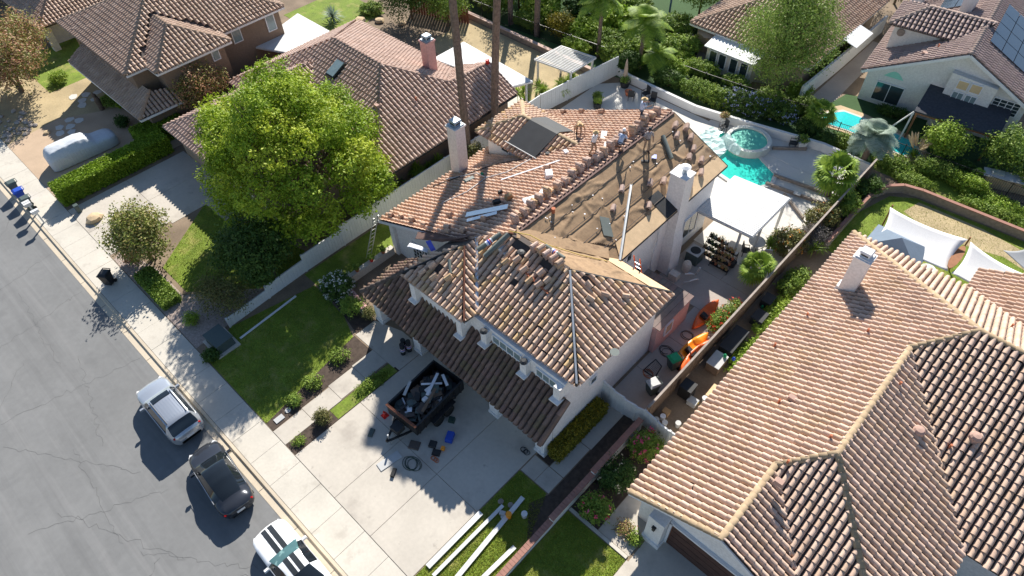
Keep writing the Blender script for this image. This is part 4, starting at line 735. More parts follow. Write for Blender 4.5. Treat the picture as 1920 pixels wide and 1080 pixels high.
sail('grey sun shade beyond the second sail', [(1.6,40.9,2.5),(3.6,40.2,2.2),(4.6,41.4,2.2),(2.6,42,2.5)], M('grey mesh', (.3,.31,.32), .8, .05), .2)
cn = thing('canopy', 'grey blue peaked canopy behind the pale chimney', 'canopy', (-3.2,37.4,0))
part('fabric', MB().add([(-5,36.2,2.1),(-1.6,36.2,2.1),(-1.6,38.6,2.1),(-5,38.6,2.1),(-3.3,37.4,2.9)], [(0,1,4),(1,2,4),(2,3,4),(3,0,4)]), mt['tent'], cn)
for p in ((-4.9,36.3),(-1.7,36.3),(-1.7,38.5),(-4.9,38.5)): part('leg', MB().bar((p[0],p[1],0),(p[0],p[1],2.1),.05), mt['metal'], cn)
for p, l in (((-4.9,39.8),'leaning timber sail post by the right rear lawn'),((-.2,40.1),'timber sail post between the two white sails')): solo('sail_post', MB().tube([(p[0],p[1],0),(p[0]-.05,p[1]+.1,2.9)],.05,7), mt['timber'], l, 'post')
# ================================================================ vegetation
def fast_quads(name, P, mat, rnd):
    """P: (n,4,3) quads"""
    n = len(P); me = bpy.data.meshes.new(name); me.vertices.add(n*4); me.loops.add(n*4); me.polygons.add(n)
    me.vertices.foreach_set('co', P.reshape(-1).astype(np.float32)); me.loops.foreach_set('vertex_index', np.arange(n*4, dtype=np.int32))
    me.polygons.foreach_set('loop_start', np.arange(0, n*4, 4, dtype=np.int32)); me.update(calc_edges=True)
    me.materials.append(mat); me.attributes.new('rnd', 'FLOAT', 'FACE').data.foreach_set('value', rnd.astype(np.float32)); me.update(); return me
def leaves(lobes, n, leaf, seed, k=12, spread=.26, shell=.45, up=.5, jag=.18, zmin=.03, lobed=False):
    r = np.random.RandomState(seed); L = np.array(lobes, float); wt = (L[:,3]*L[:,4]+L[:,3]*L[:,5]+L[:,4]*L[:,5]); wt /= wt.sum()
    nc = max(8, n//k); li = r.choice(len(L), nc, p=wt); lr = r.rand(len(L)); d = r.normal(size=(nc,3)); d[:,2] = d[:,2]*.9+.15; d /= np.linalg.norm(d,axis=1)[:,None]
    rad = np.clip(shell+(1-shell)*r.rand(nc)**.5+r.normal(size=nc)*jag*.6, .1, 1.3); c = L[li,:3]+d*rad[:,None]*L[li,3:6]
    cr = r.rand(nc); ci = np.repeat(np.arange(nc), k); m = len(ci)
    pos = c[ci]+r.normal(size=(m,3))*spread*np.array([1,1,.7]); nr = d[ci]*.7+np.array([0,0,up])+r.normal(size=(m,3))*.75; nr /= np.linalg.norm(nr,axis=1)[:,None]
    t = np.cross(nr, r.normal(size=(m,3))); t /= np.linalg.norm(t,axis=1)[:,None]+1e-9; b = np.cross(nr, t); s = leaf*r.uniform(.6,1.25,m)
    P = np.stack([pos-t*s[:,None], pos-b*s[:,None]*.5, pos+t*s[:,None], pos+b*s[:,None]*.5], 1); keep = pos[:,2] > zmin
    return P[keep], (np.clip(.26+lr[li][ci]*.35+cr[ci]*.28+r.rand(m)*.22+.12*d[ci,2], 0, .98) if lobed else np.mod(cr[ci]*.75+r.rand(m)*.35, 1.0))[keep]  # lobed crowns: upward clumps lighter, sunlit tops painted into leaf colour
def crown(parent, lobes, n, leaf, mat, seed, name='crown', **kw):
    P, rn = leaves(lobes, n, leaf, seed, **kw); return link(name, fast_quads(name, P, mat, rn), parent)
def tree(name, label, base, trunk_h, lobes, n, leaf, mat, seed, tr=.18, limbs=5, cat='tree', group=None, flowers=None, stems=1, tmat=None, **kw):
    """lobes relative to the base"""
    b = Vector(base); t = thing(name, label, cat, tuple(b), group=group); rg = random.Random(seed); L = [(b.x+l[0], b.y+l[1], b.z+l[2], *l[3:]) for l in lobes]
    m = MB(); top = b+Vector((0,0,trunk_h))
    for s in range(stems):
        o = Vector((rg.uniform(-.25,.25), rg.uniform(-.25,.25), 0)) if stems > 1 else Vector((0,0,0))
        m.tube([b+o*.4, b+o+Vector((rg.uniform(-.1,.1),rg.uniform(-.1,.1),trunk_h*.5)), top+o*2], [tr*1.25, tr*.9, tr*.7], 8)
    for i in range(limbs):
        l = L[i % len(L)]; e = Vector((l[0],l[1],l[2]))+Vector((rg.uniform(-.5,.5)*l[3], rg.uniform(-.5,.5)*l[4], rg.uniform(-.2,.4)*l[5])); mid = top.lerp(e,.5)+Vector((rg.uniform(-.2,.2),rg.uniform(-.2,.2),.1))
        m.tube([top-Vector((0,0,.1)), mid, e], [tr*.6, tr*.35, tr*.12], 6)
        for q in range(2): m.tube([mid, e+Vector((rg.uniform(-.5,.5)*l[3],rg.uniform(-.5,.5)*l[4],rg.uniform(-.1,.5)*l[5]))], [tr*.28,tr*.07], 5)
    part('trunk', m, tmat or mt['trunk'], t); crown(t, L, n, leaf, mat, seed, **kw)
    if flowers: crown(t, [(l[0],l[1],l[2]+.03,l[3]*1.04,l[4]*1.04,l[5]*1.06) for l in L], flowers[1], flowers[2], flowers[0], seed+50, name='blossoms', k=4, spread=.06, shell=.9, jag=.05)
    return t
def shrub(label, x, y, rx, ry, h, mat, n=1600, leaf=.07, seed=1, flowers=None, name='shrub', group=None, stems=3, z=0, **kw):
    lb = [(0,0,h*.5,rx,ry,h*.5), (rx*.3,ry*.2,h*.62,rx*.6,ry*.6,h*.4), (-rx*.35,-ry*.3,h*.45,rx*.55,ry*.6,h*.4)]
    kw.setdefault('spread', .09); return tree(name, label, (x,y,z), h*.3, lb, n, leaf, mat, seed, tr=.035, limbs=4, cat=kw.pop('cat','shrub'), group=group, flowers=flowers, stems=stems, **kw)
# big camphor-like tree
tl = random.Random(5); BL = []
for i in range(34):
    a_ = i*2.39996; f_ = math.sqrt((i+.5)/34); R_ = f_*5.6; zt_ = 9.5-4.4*f_**2+tl.uniform(-.9,.9); rr3 = tl.uniform(.95,1.5); BL.append((-2.4+R_*math.cos(a_)*1.02+tl.uniform(-.5,.5), 1.3+R_*math.sin(a_)*.92+tl.uniform(-.5,.5), zt_, rr3, rr3, rr3*.85))
for i in range(16):
    a_ = i*.3927+.2; BL.append((-2.4+5.0*math.cos(a_)+tl.uniform(-.6,.6), 1.2+4.4*math.sin(a_)+tl.uniform(-.6,.6), tl.uniform(2.9,4.6), tl.uniform(1.0,1.5), tl.uniform(.9,1.4), tl.uniform(.8,1.2)))
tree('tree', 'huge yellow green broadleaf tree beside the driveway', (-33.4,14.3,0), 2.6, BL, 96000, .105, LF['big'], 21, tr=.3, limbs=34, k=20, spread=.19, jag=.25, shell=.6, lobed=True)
tree('tree', 'dark green bushy tree on the lawn below the huge tree', (-31.9,10.2,0), 1.4, [(-.8,-.3,3.0,1.7,1.7,1.7),(-1.8,-1.2,2.6,1.3,1.3,1.3),(.2,-.8,2.4,1.2,1.2,1.2),(-.6,.8,2.7,1.3,1.3,1.2)], 15000, .10, LF['dark'], 22, tr=.09, limbs=5, k=12, spread=.2, jag=.25)
tree('tree', 'multi stemmed pale green crape myrtle at the driveway corner', (-40.0,5.6,0), 1.0, [(-.4,-.2,2.4,1.5,1.5,1.5),(-1.3,.3,2.6,1.2,1.2,1.1),(.6,.1,2.0,1.3,1.3,1.2),(-.2,1.0,2.6,1.2,1.1,1.0),(-.6,-1.0,2.1,1.1,1.0,1.0)], 9500, .10, LF['myrtle'], 23, tr=.06, limbs=9, stems=4, k=9, spread=.2, jag=.4, shell=.3)
tree('tree', 'wispy grey green olive beside the white fence end', (-32.4,6.7,0), .8, [(0,0,1.5,1.4,1.3,1.1),(.9,.5,1.4,1.0,1.0,.9),(-.9,-.3,1.3,.9,.9,.8)], 6500, .065, LF['olive'], 24, tr=.06, limbs=8, stems=4, k=9, spread=.17, jag=.35, shell=.35)
tree('tree', 'rust and green flowering tree at the left edge', (-68.2,7.6,0), 1.6, [(0,0,4.0,3.0,3.0,2.0),(-2.0,.6,3.4,2.2,2.2,1.6),(2.0,.6,3.4,2.2,2.2,1.6),(.4,-1.6,3.0,2.4,2.0,1.6),(-1.6,2.2,4.0,2.2,2.2,1.6)], 22000, .11, LF['rust'], 25, tr=.13, limbs=9, stems=3, k=12, spread=.26, jag=.3)
tree('tree', 'small rusty leaved tree against the brown house', (-51.6,17.0,0), 2.0, [(0,0,3.3,1.5,1.7,1.3),(.2,1.0,2.9,1.1,1.2,1.1),(-.1,-1.1,2.6,1.1,1.1,1.1)], 9000, .09, LF['rust'], 26, tr=.08, limbs=6, k=9, spread=.2, jag=.35)
tree('tree', 'tall feathery pepper tree behind the pool', (-18.6,50.2,0), 3.0, [(0,0,6.4,2.8,2.8,2.4),(1.6,1.0,5.0,2.2,2.2,2.2),(-1.5,-.6,5.2,2.2,2.2,2.2),(.3,1.4,7.6,2.0,2.0,1.6),(.4,-1.4,3.8,1.9,1.8,2.0),(-.6,.4,8.6,1.4,1.4,1.2)], 34000, .085, LF['pepper'], 27, tr=.25, limbs=9, k=14, spread=.28, jag=.35, up=-.1)
for i, (lab, b, h, R, mtl, n) in enumerate((('round dark tree beyond the patio umbrella', (-30.5,57.5,0), 2, 2.2, 'mid', 9000), ('dense dark tree beside the far white chimney', (-17.5,72,0), 2.4, 3.6, 'dark', 13000), ('small street tree by the far road', (-13.2,73.6,0), 1.6, 1.8, 'mid', 5000), ('dark evergreen at the back of the dry turf', (-51.5,39.0,0), 1.6, 2.6, 'dark', 12000), ('mid green tree in the corner behind the dry turf', (-47.8,40.4,0), 1.6, 1.7, 'mid', 6000), ('bushy tree at the top edge beyond the palms', (-41,52,0), 2, 3.2, 'dark', 11000), ('light bushy tree at the top middle edge', (-45,47.5,0), 2, 2.4, 'mid', 8000), ('yellow tinted cypress pair in the palm border', (-38.2,46.0,0), .6, 1.0, 'gold', 4000), ('leafy green tree right of the pampas grass', (-5.2,51.0,0), 1.0, 1.15, 'lime', 5200), ('round citrus tree at the right edge', (-1.5,52.6,0), .9, 1.5, 'mid', 6000), ('low citrus tree beside the barbecue', (.9,51.8,0), .8, 1.0, 'mid', 3500))):
    tree('tree', lab, b, h, [(0,0,h+R*.8,R,R,R*.95),(R*.5,R*.3,h+R*.5,R*.7,R*.7,R*.7),(-R*.5,-R*.2,h+R*.6,R*.7,R*.7,R*.7),(.1,-R*.5,h+R*.3,R*.7,R*.6,R*.6)], n, .1, LF[mtl], 60+i, tr=.1, limbs=6, k=12, spread=.2, jag=.3)
# hedges
def hedge(label, x0, x1, y0, y1, h, mat, n, seed, leaf=.075):
    r = np.random.RandomState(seed); t = thing('hedge', label, 'hedge', ((x0+x1)/2,(y0+y1)/2,0)); part('trunk', MB().bb(x0+.12,x1-.12,y0+.12,y1-.12,.02,h-.12), LF['dark'], t)
    u = r.rand(n); a = r.rand(n); b = r.rand(n); P = np.empty((n,3))
    A = [(x1-x0)*(y1-y0), (y1-y0)*h, (y1-y0)*h, (x1-x0)*h, (x1-x0)*h]; k = r.choice(5, n, p=np.array(A)/sum(A))
    P[:,0] = np.where(k==1, x0, np.where(k==2, x1, x0+a*(x1-x0))); P[:,1] = np.where(k==3, y0, np.where(k==4, y1, y0+b*(y1-y0))); P[:,2] = np.where(k==0, h, u*h)
    P += r.normal(size=(n,3))*.055; nr = r.normal(size=(n,3))+np.array([0,0,.4]); nr /= np.linalg.norm(nr,axis=1)[:,None]; tt = np.cross(nr, r.normal(size=(n,3))); tt /= np.linalg.norm(tt,axis=1)[:,None]; bb = np.cross(nr,tt); s = (leaf*r.uniform(.6,1.3,n))[:,None]
    link('crown', fast_quads('crown', np.stack([P-tt*s,P-bb*s*.55,P+tt*s,P+bb*s*.55],1), mat, r.rand(n)), t); return t
hedge('long clipped green hedge beside the covered car', -51.3, -49.9, 3.8, 12.4, 1.4, LF['hedge'], 30000, 1)
hedge('clipped hedge behind the covered car near the garage', -53.4, -51.4, 11.0, 14.6, 1.3, LF['hedge'], 14000, 2)
hedge('golden clipped hedge along the side wall', -10.62, -9.95, 12.9, 16.9, .95, LF['gold'], 12000, 3, .06)
hedge('low green juniper hedge by the kerb', -39.0, -35.2, 3.9, 5.0, .5, LF['mid'], 9000, 4, .07)
hedge('red flowered hedge beside the white patio roof', -49.0, -47.6, 26.5, 32, 1.0, LF['mid'], 7000, 5, .08)
# shrubs
S = LF
for a in (
 ('rounded boxwood ball at the end of the path', -21.2,6.0,.42,.42,.75,S['olive'],2200,.05,31),
 ('white flowering rose bush by the porch corner', -28.0,12.3,1.1,1.0,1.5,S['dark'],4200,.08,32,(S['fwhite'],420,.085)),
 ('leafy shrub below the porch planter wall', -26.2,12.0,.8,.7,1.0,S['mid'],2600,.07,33), ('small potted shrub beside the porch pillar', -25.0,12.4,.4,.4,.8,S['olive'],1200,.06,34),
 ('low green plant in the lawn edge bed nearest the street', -23.4,5.6,.45,.4,.45,S['mid'],900,.06,35), ('second low plant in the lawn edge bed', -23.6,7.0,.5,.5,.5,S['mid'],1100,.06,36), ('third low plant in the lawn edge bed, near the porch', -23.9,9.2,.5,.6,.5,S['mid'],1100,.06,37),
 ('tiny plant in the mulch strip by the sidewalk', -21.1,4.3,.3,.3,.3,S['mid'],500,.05,38), ('ground cover mound beside the path', -21.05,9.4,.38,1.2,.35,S['mid'],2200,.05,39),
 ('small round shrub left of the utility box', -33.0,4.6,.45,.45,.7,S['lime'],1500,.05,40), ('dark spiky clump beside the utility box', -29.6,4.0,.4,.5,.6,S['dark'],1200,.09,41), ('brown dry shrub under the crape myrtle', -40.9,4.6,.6,.6,.7,S['rust'],1200,.06,42),
 ('pink rose bush nearest the edging', -6.9,12.1,.8,.8,1.1,S['mid'],3000,.065,43,(S['fpink'],60,.10)), ('white and cream rose bush in the rose bed', -7.1,14.2,.85,1.1,1.15,S['dark'],3600,.065,44,(S['fyellow'],70,.09)), ('red rose bush by the return fence', -7.0,16.5,.85,.9,1.3,S['mid'],3600,.065,45,(S['fpink'],120,.10)),
 ('dry orange plant at the garage pillar', -5.2,12.4,.5,.45,.4,S['rust'],900,.05,46), ('small green plant at the garage pillar foot', -4.6,12.3,.35,.3,.45,S['mid'],700,.06,47),
 ('red geranium mound beside the kayaks', -8.72,27.0,.55,1.6,.75,S['mid'],4200,.06,48,(S['fred'],230,.075)),
 ('orange tinged shrub beside the palm, nearest the timber fence', -8.9,34.9,1.1,1.2,1.5,S['olive'],4200,.08,49,(S['forange'],160,.07)), ('bare grey twiggy shrub against the timber fence', -7.9,36.2,1.0,1.2,1.5,S['grey'],4200,.055,50), ('leafy shrub behind the grey twigs', -8.3,38.4,1.1,1.3,1.6,S['olive'],4600,.08,51,(S['forange'],100,.06)), ('glossy green shrub under the blue palm', -7.8,40.8,1.0,1.1,1.5,S['mid'],4000,.08,52), ('dark bush inside the timber fence corner', -7.4,43.6,.9,1.0,1.3,S['dark'],3200,.08,53),
 ('pale blue flowering plumbago behind the spa', -19.5,46.6,2.2,1.0,1.7,S['dark'],7000,.08,54,(S['fblue'],700,.07)), ('second plumbago mass beside the pepper tree', -16.6,47.4,1.6,.9,1.6,S['dark'],5200,.08,55,(S['fblue'],380,.07)), ('dark oleander left of the plumbago', -23.0,46.0,1.9,.9,1.5,S['mid'],6000,.08,56), ('leafy border shrub behind the pool wall', -26.0,45.8,1.6,.9,1.4,S['dark'],5200,.08,57), ('green shrub at the end of the pool wall', -13.9,47.6,1.0,.8,1.2,S['dark'],3400,.08,58), ('tall border shrub below the patio umbrella', -24.6,48.9,1.6,.9,1.4,S['mid'],5200,.08,59), ('pale shrub beside the sunroom', -21.4,48.9,1.3,.8,1.3,S['mid'],3800,.08,60),
 ('rounded clipped bush by the patio umbrella', -28.2,54.6,1.0,1.0,1.5,S['dark'],3400,.07,61), ('green shrub inside the iron fence below the palm', -12.2,46.9,.9,.7,1.1,S['dark'],3000,.08,62), ('lush shrub left of the queen palms', -36.0,46.8,1.8,1.4,2.0,S['lime'],6500,.1,63), ('lush shrub behind the pergola', -33.2,47.0,1.7,1.5,1.8,S['mid'],6000,.1,64), ('broad leafed plant under the queen palms', -30.6,47.4,1.6,1.4,1.9,S['mid'],6000,.12,65), ('leafy mass at the white fence corner', -29.9,45.2,1.2,1.1,1.8,S['dark'],5000,.09,66), ('light green bush mass at the top edge', -41.5,47.0,2.2,1.6,2.2,S['lime'],7000,.1,67), ('silvery shrub below the blue pergola', -31.4,52.4,1.6,1.5,1.8,S['pepper'],5200,.09,68), ('bush mass behind the chain fence', -46.6,45.6,2.2,1.5,2.0,S['mid'],6500,.1,69), ('green shrub mass beyond the queen palms', -28.0,50.6,1.9,1.5,1.7,S['mid'],6200,.1,70),
 ('broad green shrub mass left of the yellow cypress', -43.2,48.8,2.4,1.8,2.4,S['mid'],7000,.1,101), ('bright banana like foliage behind the queen palms', -34.6,49.6,2.2,1.8,2.6,S['lime'],7000,.16,102), ('dense bush beneath the left queen palm', -31.8,45.8,1.4,1.2,1.6,S['mid'],5200,.1,103), ('dark undergrowth behind the border shrubs', -38.6,50.4,2.6,1.8,2.2,S['dark'],7000,.1,104), ('pale green bush right of the queen palms', -26.6,47.2,1.5,1.1,1.5,S['lime'],5200,.09,105), ('bush mass near the blue grey pergola', -35.6,53.4,2.4,1.8,2.2,S['mid'],6500,.1,106), ('shrub mass at the top edge left of centre', -47.6,49.6,2.6,2.0,2.6,S['mid'],7000,.1,107), ('dark shrub mass beyond the chain fence', -50.4,46.2,2.2,1.8,2.2,S['dark'],6500,.1,108), ('flowering border shrub under the pergola edge', -35.4,44.8,1.5,.9,1.3,S['lime'],4600,.09,109), ('border shrub at the foot of the thin palms', -41.6,45.2,1.8,.9,1.4,S['mid'],5200,.09,110), ('tall shrub by the neighbour patio path', -30.2,53.4,1.5,1.3,1.9,S['mid'],5000,.1,111), ('low border plants under the umbrella patio', -27.4,49.6,1.5,.9,1.0,S['lime'],4200,.08,112), ('shrub between the plumbago and the pepper tree', -18.0,48.6,1.4,.9,1.5,S['mid'],4600,.08,113), ('dark shrub left of the plumbago wall end', -21.4,46.0,1.3,.8,1.5,S['mid'],4600,.08,114), ('thick bush over the block wall corner', -15.4,49.6,1.3,1.0,1.4,S['mid'],4600,.08,115), ('green thicket along the iron fence middle', -11.0,47.6,1.2,.7,1.1,S['mid'],4000,.08,116), ('climbing growth at the right iron fence', -2.4,48.7,1.4,.6,1.2,S['lime'],4600,.07,117), ('ground ivy at the retaining wall bend', -5.4,46.9,1.6,.7,.6,S['mid'],4200,.07,118), ('trailing ivy along the right retaining wall', 0,47.3,2.6,.6,.6,S['mid'],4600,.07,119),
 ('ivy mound on the slope by the iron fence', -7.2,47.8,1.3,.9,.8,S['mid'],4000,.07,71), ('ivy thicket on the iron fence', -4.6,48.8,1.6,.7,1.2,S['mid'],5200,.07,72), ('low ground cover along the right slope', -.6,48.4,2.4,.8,.6,S['lime'],5200,.07,73), ('ground cover at the right edge slope', 4,48.8,2.2,.8,.7,S['mid'],4000,.07,74), ('shrub beside the stone barbecue', -3.4,50.4,.8,.7,.8,S['dark'],2400,.08,75),
 ('potted plants along the grey house wall', -9.8,53.8,1.6,.4,.9,S['dark'],3000,.07,76), ('shrubs beside the tall block wall', -17.5,56,.9,2.4,1.2,S['mid'],4500,.08,77), ('yellowing shrub along the block wall', -17.6,60.6,.8,2.0,1.1,S['olive'],3600,.08,78), ('green bush at the foot of the pepper tree', -16.9,51.6,1.0,.9,1.1,S['lime'],3000,.08,79),
 ('side garden weeds beside the buff roof', -6.6,29.2,.6,2.2,.5,S['lime'],4200,.08,80), ('ferny growth in the narrow side garden', -7.0,32.2,.7,1.4,.9,S['mid'],3600,.09,81), ('weedy patch by the side garden table', -6.4,25.4,.5,1.6,.35,S['lime'],2600,.07,82),
 ('succulents beside the dark statue', -60.2,12.2,.9,.8,.7,S['mid'],2200,.08,83), ('agave clump beside the tan driveway', -59.2,12.9,.6,.6,.6,S['hedge'],1400,.12,84), ('yellow green shrub by the rocks', -67.2,10.6,.9,.8,.9,S['lime'],2400,.07,85), ('dark shrub under the porch roof', -56.3,11.4,.7,.5,.9,S['dark'],1800,.07,86), ('low dark hedge under the brown house wall', -51.0,15.9,.5,1.0,.9,S['dark'],2400,.07,87), ('shrub between garage and lawn under the huge tree', -40.6,12.4,.8,.6,1.1,S['lime'],2600,.08,88), ('vine behind the wing chimney', -30.6,26.6,.6,1.4,2.2,S['olive'],3600,.08,89), ('shrub at the top left rock garden', -55.6,37.2,1.1,1.1,.9,S['pepper'],3200,.1,90)):
    shrub(*a[:10], flowers=a[10] if len(a) > 10 else None)
# spiky plants and palms
def blades(c, n, L, W, seed, tilt=(.1,1.3), droop=.25, zoff=0):
    r = random.Random(seed); Q = []; c = Vector(c)
    for i in range(n):
        a = r.uniform(0,6.283); e = r.uniform(*tilt); l = L*r.uniform(.7,1.1); d = Vector((math.cos(a)*math.cos(e), math.sin(a)*math.cos(e), math.sin(e))); s = Vector((-math.sin(a), math.cos(a), 0))*W
        p0 = c; p1 = c+d*l*.5+Vector((0,0,.02)); p2 = c+d*l-Vector((0,0,droop*l*(1-e/1.6))); Q.append([p0-s*.7,p0+s*.7,p1+s,p1-s]); Q.append([p1-s,p1+s,p2+s*.1,p2-s*.1])
    return Q
def qarr(Q): return np.array([[tuple(p) for p in q] for q in Q])
def spiky(label, x, y, heads, L, seed, mat=None, trunk=.5, name='yucca', W=.035, n=70, tilt=(-.2,1.4)):
    t = thing(name, label, 'yucca', (x,y,0)); r = random.Random(seed); Q = []; m = MB()
    for k in range(heads):
        hx, hy, hz = x+r.uniform(-.6,.6)*(heads > 1), y+r.uniform(-.6,.6)*(heads > 1), trunk+r.uniform(-.3,.5)*trunk
        m.tube([(x+(hx-x)*.3,y+(hy-y)*.3,0),(hx,hy,hz)],[.07,.05],6); Q += blades((hx,hy,hz), n, L, W, seed*7+k, tilt)
    part('trunk', m, mt['trunk'], t); A = qarr(Q); link('crown', fast_quads('crown', A, mat or LF['lime'], np.random.RandomState(seed).rand(len(A))), t)
for i, (x, y, hd, L, tr) in enumerate(((-33.0,21.6,3,.75,.7),(-32.3,22.9,3,.8,.9),(-32.0,24.6,3,.75,.7),(-33.6,35.9,3,.8,.6),(-32.7,37.0,4,.85,.8),(-32.0,38.6,4,.85,.8),(-31.9,40.2,3,.8,.7))):
    spiky('%s spiky yucca clump, %s' % (['nearest','middle','farthest','first','second','third','last'][i], 'in the gap beside the wing chimney' if i < 3 else 'along the white pool yard fence'), x, y, hd, L, 10+i, trunk=tr)
spiky('large grey green yucca in the top left rock garden', -57.2,33.6,1,1.3,18,LF['bluepalm'],.4,n=140); spiky('green spiky plant beside the pale shade sails', -7.4,35.6,2,.7,19,LF['mid'],.4)
spiky('spiky green agave between the patio posts and shrubs', -9.6,33.8,1,.9,20,LF['mid'],.5,n=60)
def fan_palm(label, x, y, h, R, seed, mat, nf=26, tr=.16, feather=False, skirt=False, name='palm_tree', bend=0, crown_r=None):
    t = thing(name, label, 'palm tree', (x,y,0)); r = random.Random(seed); m = MB(); n = max(3,int(h/.5)); pts = [(x+bend*(i/n)**1.5, y+.3*bend*(i/n), h*i/n) for i in range(n+1)]
    m.tube(pts, [tr*(1.15-.3*i/n)+(.02 if i%2 else 0) for i in range(n+1)], 9); part('trunk', m, mt['palmt'], t); c = Vector(pts[-1]); Q = []
    for i in range(nf):
        a = r.uniform(0,6.283); e = r.uniform(-.7 if skirt else -.35, 1.25); d = Vector((math.cos(a)*math.cos(e), math.sin(a)*math.cos(e), math.sin(e))); s = Vector((-math.sin(a), math.cos(a), 0)); l = R*r.uniform(.8,1.1)
        if feather:
            N = 12; prev = c
            for k in range(1, N+1):
                f = k/N; p = c+d*l*f+Vector((0,0,-l*.55*f*f)); w_ = R*.27*math.sin(math.pi*min(1,f*.9+.1)); dr = Vector((0,0,-w_*.45))
                for sg in (-1, 1):
                    for hh in (0,.5):
                        b = prev.lerp(p,hh); tip = b+s*sg*w_+dr+d*w_*.5; q = (p-prev)*.46; Q.append([b, b+q, tip+q*.35, tip-q*.1])
                prev = p
        else:
            hub = c+d*l*.5; Q.append([c-s*.02,c+s*.02,hub+s*.015,hub-s*.015]); nrm = s.cross(d); N = 15
            for k in range(N):
                f = -1.9+3.8*k/(N-1); dd = d*math.cos(f)+s*math.sin(f); sd_ = (s*math.cos(f)-d*math.sin(f))*R*.045; L2 = l*.55*(1-.12*abs(f)/1.9); mid = hub+dd*L2*.6; tip = hub+dd*L2+Vector((0,0,-L2*.28))
                Q.append([hub-sd_*.2,hub+sd_*.2,mid+sd_,mid-sd_]); Q.append([mid-sd_,mid+sd_,tip+sd_*.15,tip-sd_*.15])
    A = qarr(Q); link('crown', fast_quads('crown', A, mat, np.random.RandomState(seed).rand(len(A))), t); return t
fan_palm('short fan palm beside the slatted patio cover', -9.0,30.7,1.5,1.25,1,LF['palm'],30,.13,skirt=True)
fan_palm('bushy fan palm at the pool deck corner', -9.3,41.6,2.0,1.75,2,LF['palm'],36,.16,skirt=True)
fan_palm('blue grey pindo palm by the iron fence', -9.2,47.4,2.2,2.1,3,LF['bluepalm'],44,.2,feather=True)
fan_palm('green fan palm behind the pool wall corner', -13.6,48.3,1.6,1.35,4,LF['palm'],26,.12,skirt=True); fan_palm('small fan palm beside the block wall', -17.6,58.0,1.0,.9,5,LF['lime'],18,.1)
fan_palm('small palm at the stone barbecue', -2.2,50.0,.6,.6,6,LF['lime'],16,.08)
fan_palm('tall queen palm left of the pair behind the pergola', -33.4,45.6,5.6,2.5,7,LF['palm'],24,.16,feather=True); fan_palm('tall queen palm right of the pair behind the pergola', -29.4,46.4,4.6,2.5,8,LF['palm'],26,.16,feather=True); fan_palm('low arching palm behind the deck corner', -27.8,46.6,2.0,2.0,9,LF['palm'],26,.14,feather=True)
fan_palm('feathery palm by the brown house roof', -76.5,18.6,2.4,2.0,10,LF['palm'],26,.15,feather=True); fan_palm('second palm behind the brown house', -75.0,22.0,2.4,2.0,11,LF['palm'],22,.15,feather=True)
fan_palm('tall slender palm trunk beside the wing chimney', -31.2,27.0,16,2.3,12,LF['palm'],46,.27,skirt=True,bend=-.1); fan_palm('tall slender palm trunk behind the dormer', -31.7,30.4,17,2.3,13,LF['palm'],46,.26,skirt=True,bend=1.2)
fan_palm('thin palm trunk left in the rear border', -43.4,44.6,16,1.5,14,LF['palm'],30,.22,skirt=True,bend=.2); fan_palm('thin palm trunk right in the rear border', -40.0,44.6,16,1.5,15,LF['palm'],30,.24,skirt=True,bend=.5)
# pampas grass
pg = thing('pampas_grass', 'cream plumed pampas grass by the turquoise pool', 'grass', (-6.6,49.8,0)); Q = blades((-6.6,49.8,.1),160,.9,.012,5,(.2,1.3),.4); A = qarr(Q); link('leaves', fast_quads('leaves', A, LF['palm'], np.random.rand(len(A))), pg)
m = MB(); r = random.Random(8)
for i in range(18): a = r.uniform(0,6.283); k = r.uniform(.3,.85); b = Vector((-6.6+k*.5*math.cos(a),49.8+k*.5*math.sin(a),.9)); e = b+Vector((math.cos(a)*k*.9,math.sin(a)*k*.9,.75)); m.tube([b,b.lerp(e,.4),b.lerp(e,.8),e],[.03,.09,.07,.015],6)
part('plume', m, LF['pampas'], pg)
# grass tufts: fine blades over the lawns
def tufts(name, label, polys, n, h, mat, seed):
    r = np.random.RandomState(seed); out = []
    for poly in polys:
        xs = [p[0] for p in poly]; ys = [p[1] for p in poly]; k = n
        X = r.uniform(min(xs),max(xs),k); Y = r.uniform(min(ys),max(ys),k); ok = np.zeros(k,bool); j = len(poly)-1
        for i in range(len(poly)):
            (x0,y0),(x1,y1) = poly[i], poly[j]; c = ((y0 > Y) != (y1 > Y)) & (X < (x1-x0)*(Y-y0)/(y1-y0+1e-9)+x0); ok ^= c; j = i
        out.append(np.stack([X[ok],Y[ok]],1))
    p = np.concatenate(out); m_ = len(p); a = r.uniform(0,6.283,m_); w_ = .012; hh = h*r.uniform(.5,1.2,m_); lean = r.normal(size=(m_,2))*h*.5
    B = np.concatenate([p, np.full((m_,1),.005)],1); d = np.stack([np.cos(a)*w_,np.sin(a)*w_,np.zeros(m_)],1); T = B+np.concatenate([lean, hh[:,None]],1)
    o = link(name, fast_quads(name, np.stack([B-d,B+d,T+d*.3,T-d*.3],1), mat, r.rand(m_))); return tag(o, label, 'grass', kind='stuff')
GR = LEAF('grass blades', (.20,.26,.028), (.27,.33,.035), (.34,.37,.05), (.22,.26,.03), (.38,.36,.09))
tufts('grass', 'short green grass blades on the front lawns', [[(-29.5,3.7),(-23.4,3.7),(-24.6,10.7),(-26.3,11.3),(-29.8,11.6),(-30.9,6)],[(-11.15,3.7),(-8.2,3.7),(-8.2,8.5),(-9.3,11.2),(-11.15,11.2)],[(-7.9,3.7),(-4.32,3.7),(-4.32,11.25),(-7.9,11.25)],[(-42.4,10.8),(-39.9,11.4),(-33,13),(-31.7,12.5),(-31.7,9.6),(-35.6,5.6),(-38.8,5.6)]], 26000, .055, GR, 3)
